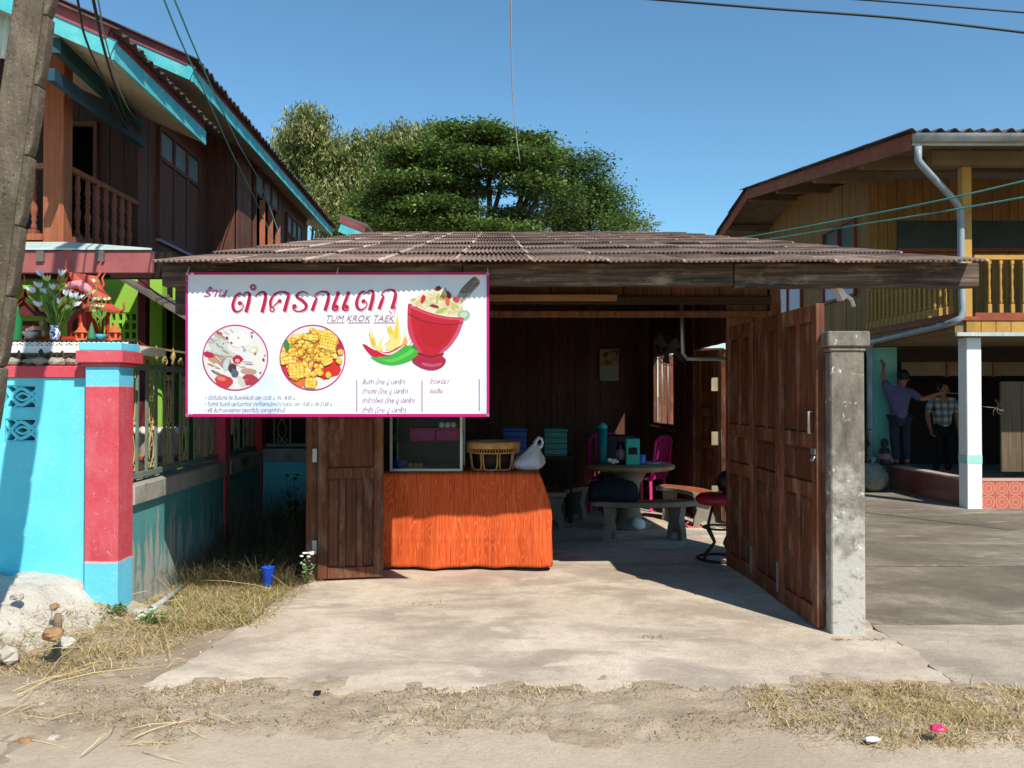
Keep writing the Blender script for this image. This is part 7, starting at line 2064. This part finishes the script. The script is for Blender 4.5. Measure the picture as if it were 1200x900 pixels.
# long single straws lying over the left corner
ls = MB()
for (x0, y0), (x1, y1), z in (((165, 660), (218, 720), .12), ((20, 815), (130, 775), .05), ((60, 800), (195, 779), .05), ((100, 750), (20, 825), .05), ((95, 885), (135, 850), .02), ((150, 855), (230, 845), .02), ((155, 865), (235, 840), .02),
                              ((280, 655), (340, 690), .10), ((235, 680), (320, 690), .08), ((170, 700), (200, 770), .05), ((240, 835), (275, 848), .02), ((15, 810), (90, 788), .05)):
    p0, p1 = G(x0, y0, z), G(x1, y1, z)
    ls.tube([p0, p0.lerp(p1, .35) + Vector((R.uniform(-.02, .02), R.uniform(-.02, .02), .015)), p0.lerp(p1, .7) + Vector((R.uniform(-.03, .03), R.uniform(-.02, .02), .012)), p1], [.0028, .0026, .002, .0012], 4)
for i in range(70):
    px_, py_ = R.uniform(0, 330), R.uniform(690, 890)
    if px_ > 480 - .48 * (py_ - 300): continue
    p0 = on_g(px_, py_); a = R.gauss(.35, .6); L_s = R.uniform(.06, .28)
    p1 = p0 + Vector((math.cos(a) * L_s, math.sin(a) * L_s, R.uniform(-.01, .03)))
    p0.z += .012; p1.z = max(p1.z, ground_h(p1.x, p1.y) + .012)
    ls.tube([p0, p0.lerp(p1, .5) + Vector((R.uniform(-.02, .02), R.uniform(-.02, .02), R.uniform(.0, .025))), p1], [.002, .0018, .001], 4)
tag(mk("long_straws", ls, paint("pale straw", "#c2a970", "#d6c08c", 8, .7, .1)), "long pale straws lying across the left corner", kind="stuff")
# small leafy things
def leafplant(label, x, y, z, h, n, cols, name="weed_plant", cat="plant", lsz=(.03, .06), spread=.16, mat=None):
    t = thing(name, label, cat, (x, y, z)); st = MB(); V_, F_, C_ = [], [], []
    for i in range(n):
        a = R.uniform(0, 6.28); rr = R.uniform(.1, 1) * spread; hh = h * R.uniform(.5, 1)
        tip = Vector((x + rr * math.cos(a), y + rr * math.sin(a), z + hh)); b_ = Vector((x, y, z))
        mid = b_.lerp(tip, .5) + Vector((0, 0, .04)); st.tube([b_, mid, tip], .004, 4)
        for k in range(9):
            q = b_.lerp(tip, R.uniform(.3, 1)) + Vector((R.uniform(-.03, .03), R.uniform(-.03, .03), R.uniform(-.02, .03)))
            d = Vector((R.uniform(-1, 1), R.uniform(-1, 1), R.uniform(-.3, .6))).normalized() * R.uniform(*lsz); s_ = d.cross(Vector((R.uniform(-.5, .5), R.uniform(-.5, .5), 1))).normalized() * d.length * .32
            o = len(V_); V_ += [tuple(q), tuple(q + d * .5 + s_), tuple(q + d), tuple(q + d * .5 - s_)]; F_.append((o, o + 1, o + 2, o + 3)); C_.append(lin(R.choice(cols))[:3])
    mk("stem", st, m_stem, t); soup("foliage", V_, F_, m_leaf, C_, t, W[t]); return t
q = P(345, 600, 8.3); leafplant("dark leafy bush growing in the weedy yard before the blue back wall", q.x, q.y, .05, .72, 12, ["#2c3d22", "#364a28", "#24341c"], "bush", "bush", (.05, .09), .22)
q = G(372, 685); t = leafplant("small weed with white flower heads at the foot of the shop door", -1.66, 6.72, .02, .26, 7, ["#4c6a2c", "#5c7a38", "#cfd0c8"], "flowering_weed", "plant", (.02, .04), .07)
fm = MB()
for i in range(10): fm.ball((-1.66 + R.uniform(-.06, .06), 6.70 + R.uniform(-.04, .04), .27 + R.uniform(-.02, .02)), .018, 6, 4, .5)
mk("flower_head", fm, m_white, t)
q = G(150, 727); leafplant("low green weed at the corner foot of the banded pillar", -2.66, 5.60, .0, .16, 9, ["#4f7a2e", "#62903a", "#3f6426"], lsz=(.03, .05), spread=.12)
q = G(175, 720); leafplant("sprawling green weed left of the white pipe", -2.42, 5.5, .0, .12, 7, ["#5a8234", "#6a9440", "#47702a"], lsz=(.025, .045), spread=.14)
leafplant("potted leafy shrub in shade by the corner of the yellow house", 5.72, 13.5, .014, 1.25, 16, ["#26361f", "#304426", "#1f2c19"], "shrub", "shrub", (.08, .15), .22)
# white plastic pipe in the grass
p0, p1 = G(160, 728, .05), G(213, 688, .05)
tag(mk("plastic_pipe", MB().tube([p0, p1], .022, 10), paint("muddy white pipe", "#a9b3b0", "#c3cac6", 8, .5, .1, 40, "#7d7a68", 6)), "muddy white plastic pipe lying beside the banded pillar", "pipe")
# rubble on the mound
m_rock1 = paint("pale broken concrete", "#a89f92", "#c2bbb0", 8, .95, .6, 40)
m_rock2 = paint("brown stone", "#8a6a4c", "#a0805e", 8, .95, .6, 40)
def on_ground(px, py):
    p = G(px, py)
    for _ in range(5): p = G(px, py, ground_h(p.x, p.y))
    return p
for px, py, r_, mt, lab in ((62, 745, .055, m_rock2, "brown stone on the whitish mound below the upright stub"), (78, 755, .05, m_rock1, "white broken concrete lump beside the upright stub"), (72, 718, .035, m_rock1, "white crumb of plaster nearest the blue wall"), (64, 712, .03, m_rock2, "brown clod beside the white plaster crumb"),
                            (92, 805, .035, m_rock1, "grey stone in the straw below the mound"), (115, 817, .035, m_rock1, "larger of two grey stones in the straw"), (140, 818, .03, m_rock1, "white stone at the end of the straw"), (62, 868, .03, m_rock1, "white stone near the bottom left road edge"), (92, 872, .02, m_rock1, "small round white stone on the dirt"),
                            (50, 830, .03, m_rock1, "flat grey stone under the long straws"), (27, 872, .035, m_rock2, "flat reddish stone at the bottom left"), (175, 818, .014, m_rock1, "tiny white pebble on the bare dirt"), (50, 894, .015, m_rock1, "tiny white pebble at the bottom edge"), (90, 748, .018, m_rock1, "small white lump right of the stub"), (8, 770, .06, m_rock1, "pale lump at the left picture edge"), (20, 700, .04, m_rock1, "pale lump high on the mound")):
    p = on_ground(px, py); rock("stone", (p.x, p.y, p.z + r_ * .15), r_, mt, None, .7, lab, "stone", "stones on the left mound")
p = on_ground(67, 745)
stub = MB().tube([(p.x, p.y, p.z), (p.x + .004, p.y, p.z + .09), (p.x + .004, p.y, p.z + .125)], [.026, .024, .018], 9)
tag(mk("concrete_stub", stub, paint("brown stub", "#7a6550", "#8c775f", 9, .95, .6, 40)), "upright brown stub sticking out of the mound", "stub")
# crumbs of soil and gravel
def pebbles(n, fn, rmin, rmax, cols):
    x, y, z = fn(n); n = len(x); r_ = NR.uniform(rmin, rmax, n)
    oct_ = np.array([(1, 0, 0), (0, 1, 0), (-1, 0, 0), (0, -1, 0), (0, 0, .8), (0, 0, -.8)])
    jit = NR.uniform(.6, 1.3, (n, 6, 3))
    V_ = (oct_[None] * jit * r_[:, None, None]) + np.stack([x, y, z + r_ * .25], 1)[:, None, :]
    tri = np.array([(0, 1, 4), (1, 2, 4), (2, 3, 4), (3, 0, 4), (1, 0, 5), (2, 1, 5), (3, 2, 5), (0, 3, 5)])
    F_ = (np.arange(n)[:, None, None] * 6 + tri[None]).reshape(-1, 3)
    pal = np.array([lin(c)[:3] for c in cols]); c = pal[NR.integers(0, len(cols), n)] * NR.uniform(.8, 1.15, (n, 1))
    return V_.reshape(-1, 3), F_, np.repeat(c, 8, 0)
def pl_peb(n):
    def fn(x, y): return (.15 + max(0, fbm(x, y, 2, 3, 6))) * smooth(-1.5, -2.0, x)
    x, y = in_left(n, -4.2, -1.6, 3.5, 5.6, fn); return x, y, hz(ground_h, x, y)
def pl_peb2(n):
    x = NR.uniform(-2.5, 3.2, n * 4); y = np.where(NR.random(n * 4) < .55, np.where(NR.random(n * 4) < .6, 4.30, 3.90) + NR.normal(0, .03, n * 4), NR.uniform(3.75, 4.4, n * 4))
    d = np.array([max(0, fbm(a, b_, 2.0, 3, 15) + .12) * 2 for a, b_ in zip(x, y)]); k = NR.random(len(x)) < d; x, y = x[k][:n], y[k][:n]; return x, y, hz(strip_h, x, y)
v, f, c = join(pebbles(1900, pl_peb, .003, .011, ["#a89a86", "#b3a48e", "#948572", "#c6bcab", "#d0c8ba"]), pebbles(4200, pl_peb2, .0015, .006, ["#8a7862", "#a39078", "#6b5a46", "#b3a48e"]))
tag(soup("gravel_crumbs", v, f, m_straw, c, None, (-2, 4.2, 0)), "soil crumbs and small gravel on the dirt", kind="stuff")
# litter
def crumple(c, r, sz):
    m = MB().ball((0, 0, 0), r, 10, 6, sz, 1.25, .8)
    m.v = [v * (1 + .5 * mnoise.noise(v * 60 + Vector((c.x, c.y, 3)))) + c + Vector((0, 0, r * sz * .8)) for v in m.v]; m.s = [False] * len(m.s)
    return m
p = G(1099, 856, .06); tag(mk("pink_wrapper", crumple(p, .032, .45), paint("pink foil", "#c9275e", "#d8386c", 9, .4, .4, 30)), "crumpled pink wrapper lying on the straw at the right", "wrapper")
p = G(1022, 868, .02); tag(mk("white_scrap", crumple(p, .03, .3), m_white), "white paper scrap at the road edge", "paper scrap")
p = G(372, 814, .02); tag(mk("black_scrap", MB().bar(p + Vector((-.017, 0, .012)), p + Vector((.017, .004, .012)), .022, .01), m_bkc), "small black scrap on the dirt strip", "scrap")
def pl_tuft(n):
    x, y = [], []
    for _ in range(n):
        (px, py, s) = R.choice(((765, 748, .06), (1022, 750, .05), (500, 708, .10), (985, 750, .03)))
        p = G(px, py, .02); x.append(p.x + R.gauss(0, s)); y.append(p.y + R.gauss(0, s * .4))
    return np.array(x), np.array(y), np.full(n, .02)
v, f, c = blades(170, pl_tuft, .01, .035, .001, .0025, (.6, 1.5), ["#6d5a40", "#8a7444", "#5d5a30"])
tag(soup("crack_weeds", v, f, m_straw, c, None, (.8, 5.5, 0)), "tiny dry tufts in the concrete cracks", kind="stuff")

# ------------------------------------------------------------------ trees
def leaves(centres, spread, per, size, cols, droop=0.0, aspect=2.2, flat=.5, thin=1.0):
    "leaf quads round each twig centre; cols per twig with per-leaf variation"
    n = len(centres)
    c = np.repeat(centres, per, 0)
    off = NR.normal(0, 1, (n * per, 3)) * np.array([spread, spread, spread * flat])
    p = c + off
    d = NR.normal(0, 1, (n * per, 3)); d[:, 2] = d[:, 2] * .5 - droop
    d /= np.linalg.norm(d, axis=1, keepdims=True)
    s = np.cross(d, NR.normal(0, 1, (n * per, 3)) * np.array([.5, .5, 1.0]) + np.array([0, 0, .6]))
    s /= np.linalg.norm(s, axis=1, keepdims=True) + 1e-9
    L = NR.uniform(.6, 1.3, (n * per, 1)) * size
    w_ = L / aspect * .5 * thin
    V_ = np.stack([p - d * L * .5, p + s * w_, p + d * L * .5, p - s * w_], 1).reshape(-1, 3)
    F_ = np.arange(n * per * 4).reshape(-1, 4)
    pal = np.array([lin(c_)[:3] for c_ in cols])
    tw = pal[NR.integers(0, len(cols), n)] * NR.uniform(.8, 1.2, (n, 1))
    C_ = np.repeat(tw, per, 0) * NR.uniform(.75, 1.25, (n * per, 1))
    return V_, F_, C_
def pad_points(pads, D, per_area, jd=1.2, shell=.45):
    out = []
    for px, py, rx, rz in pads:
        c = P(px, py, D + R.uniform(-jd, jd)); k = D / F
        ax, az = rx * k, rz * k; ay = ax * .8
        n = max(12, int(per_area * ax * ay + per_area * ax * az))
        u = NR.normal(0, 1, (n, 3)); u /= np.linalg.norm(u, axis=1, keepdims=True)
        u[:, 2] = np.abs(u[:, 2]) * np.where(NR.random(n) < .75, 1, -.6)
        r_ = NR.uniform(shell, 1.0, (n, 1)) ** .5
        out.append(np.array(c) + u * r_ * np.array([ax, ay, az]))
    return np.concatenate(out)
def tree(name, label, base, pads, D, cols, per_area, per, size, spread, droop=0, aspect=2.2, flat=.5, limb_r=.28, group=None, cat="tree", jd=1.2):
    b_ = Vector((base[0], base[1], -.1)); t = thing(name, label, cat, b_, group)
    cen = pad_points(pads, D, per_area, jd)
    v, f, c = leaves(cen, spread, per, size, cols, droop, aspect, flat)
    top = max(p.z for p in [P(a[0], a[1], D) for a in pads])
    fork = b_ + Vector((0, 0, top * .36))
    mk("trunk", MB().tube([b_, b_.lerp(fork, .5) + Vector((.1, 0, 0)), fork], [limb_r * 1.2, limb_r, limb_r * .9], 10), m_bark, t)
    for px, py, rx, rz in pads:
        c0 = P(px, py + rz * .3, D)
        mid = fork.lerp(c0, .5) + Vector((R.uniform(-.3, .3), R.uniform(-.3, .3), (c0 - fork).length * .10))
        lm_ = MB().tube([fork, mid, c0], [limb_r * .5, limb_r * .32, limb_r * .10], 7)
        for k in range(5):
            a = R.uniform(0, 6.28); e = c0 + Vector((math.cos(a) * rx * D / F * .8, math.sin(a) * rx * D / F * .6, rz * D / F * R.uniform(-.1, .7)))
            lm_.tube([mid.lerp(c0, R.uniform(.4, 1)), c0.lerp(e, .5), e], [limb_r * .12, limb_r * .08, limb_r * .03], 5)
        mk("limb", lm_, m_bark, t)
    soup("crown", v, f, m_leaf, c, t, b_)
    return t
RAIN = [(522, 152, 14, 6), (572, 150, 16, 6), (632, 166, 14, 7), (468, 180, 16, 8), (655, 185, 14, 7), (545, 163, 44, 13), (598, 172, 44, 14), (515, 183, 44, 14), (480, 195, 40, 16), (560, 196, 56, 14), (618, 192, 40, 15), (490, 218, 52, 14), (545, 226, 40, 10), (455, 240, 44, 14), (510, 248, 56, 13), (432, 264, 44, 12), (480, 268, 52, 11), (540, 267, 46, 9), (620, 218, 34, 16), (600, 255, 26, 9), (585, 275, 50, 9)]
tree("rain_tree", "broad dark green spreading tree with layered crown behind the shop roof", (X(560, 26), 26), RAIN, 26, ["#4c5f2c", "#5c7434", "#41532a", "#6b843c", "#7c9446", "#48602c"], 86, 34, .13, .23, 0, 2.0, .32, .30)
BUSHY = [(655, 205, 30, 24), (690, 208, 26, 24), (680, 235, 40, 26), (650, 240, 34, 24), (715, 245, 24, 24), (640, 265, 40, 16), (690, 265, 46, 16), (730, 265, 18, 14), (640, 185, 18, 16)]
tree("tamarind_tree", "finer mid green upright tree at the right of the spreading tree", (X(685, 28), 28), BUSHY, 28, ["#4c622e", "#5a7136", "#425628", "#688040", "#789048"], 84, 34, .125, .24, .2, 2.4, .85, .22)
BAMB = [(362, 140, 26, 16), (350, 160, 32, 18), (378, 168, 26, 22), (345, 185, 26, 22), (372, 200, 30, 22), (392, 235, 30, 26), (360, 230, 26, 20), (400, 262, 34, 16)]
BAM2 = [(425, 172, 22, 20), (455, 165, 26, 14), (410, 200, 24, 24), (440, 200, 30, 20), (485, 158, 28, 13), (425, 230, 30, 16), (508, 156, 16, 8), (400, 185, 14, 16)]
BC = ["#6f7a40", "#828c50", "#606c38", "#9aa064", "#525f30", "#b0ac78"]
m_culm = paint("bamboo culm", "#4a4f30", "#5c6038", 6, .6, .2)
def bamboo(label, base, pads, D, gap=0):
    t = thing("bamboo_clump", label, "bamboo", (base[0], base[1], -.1), "bamboo clumps")
    cen = pad_points(pads, D, 40, 1.0, .2)
    # hanging sprays: each twig becomes a short drooping string of leaves
    k = 5; st = np.concatenate([cen + np.array([NR.uniform(-.1, .1), 0, -.17 * i]) + NR.normal(0, .09, cen.shape) for i in range(k)])
    v, f, c = leaves(st, .13, 10, .21, BC, 1.5, 3.4, 1.0)
    soup("foliage", v, f, m_leaf, c, t, W[t])
    for px, py, rx, rz in pads:
        c0 = P(px, py, D); b_ = W[t] + Vector((R.uniform(-.6, .6), R.uniform(-.6, .6), 0))
        mk("culm", MB().tube([b_, b_.lerp(c0, .5) + Vector((0, 0, 1.0)), c0.lerp(b_, .1) + Vector((0, 0, .5)), c0], [.06, .055, .035, .015], 6), m_culm, t)
bamboo("tall pale green bamboo clump rising above the brown house roof", (X(365, 31), 31), BAMB, 31)
bamboo("second pale bamboo clump between the tall clump and the spreading tree", (X(440, 32), 32), BAM2, 32)
FAR = [(745, 262, 14, 7), (758, 266, 10, 5), (735, 268, 16, 6)]
tree("far_tree", "small pale green treetop just above the shop roof ridge", (X(748, 40), 40), FAR, 40, ["#6d7c44", "#7d8a50", "#5d6c3a"], 30, 20, .2, .3, 0, 2.4, .8, .15)
FAR2 = [(800, 300, 60, 14), (860, 300, 60, 16), (940, 305, 60, 16), (720, 300, 60, 14)]
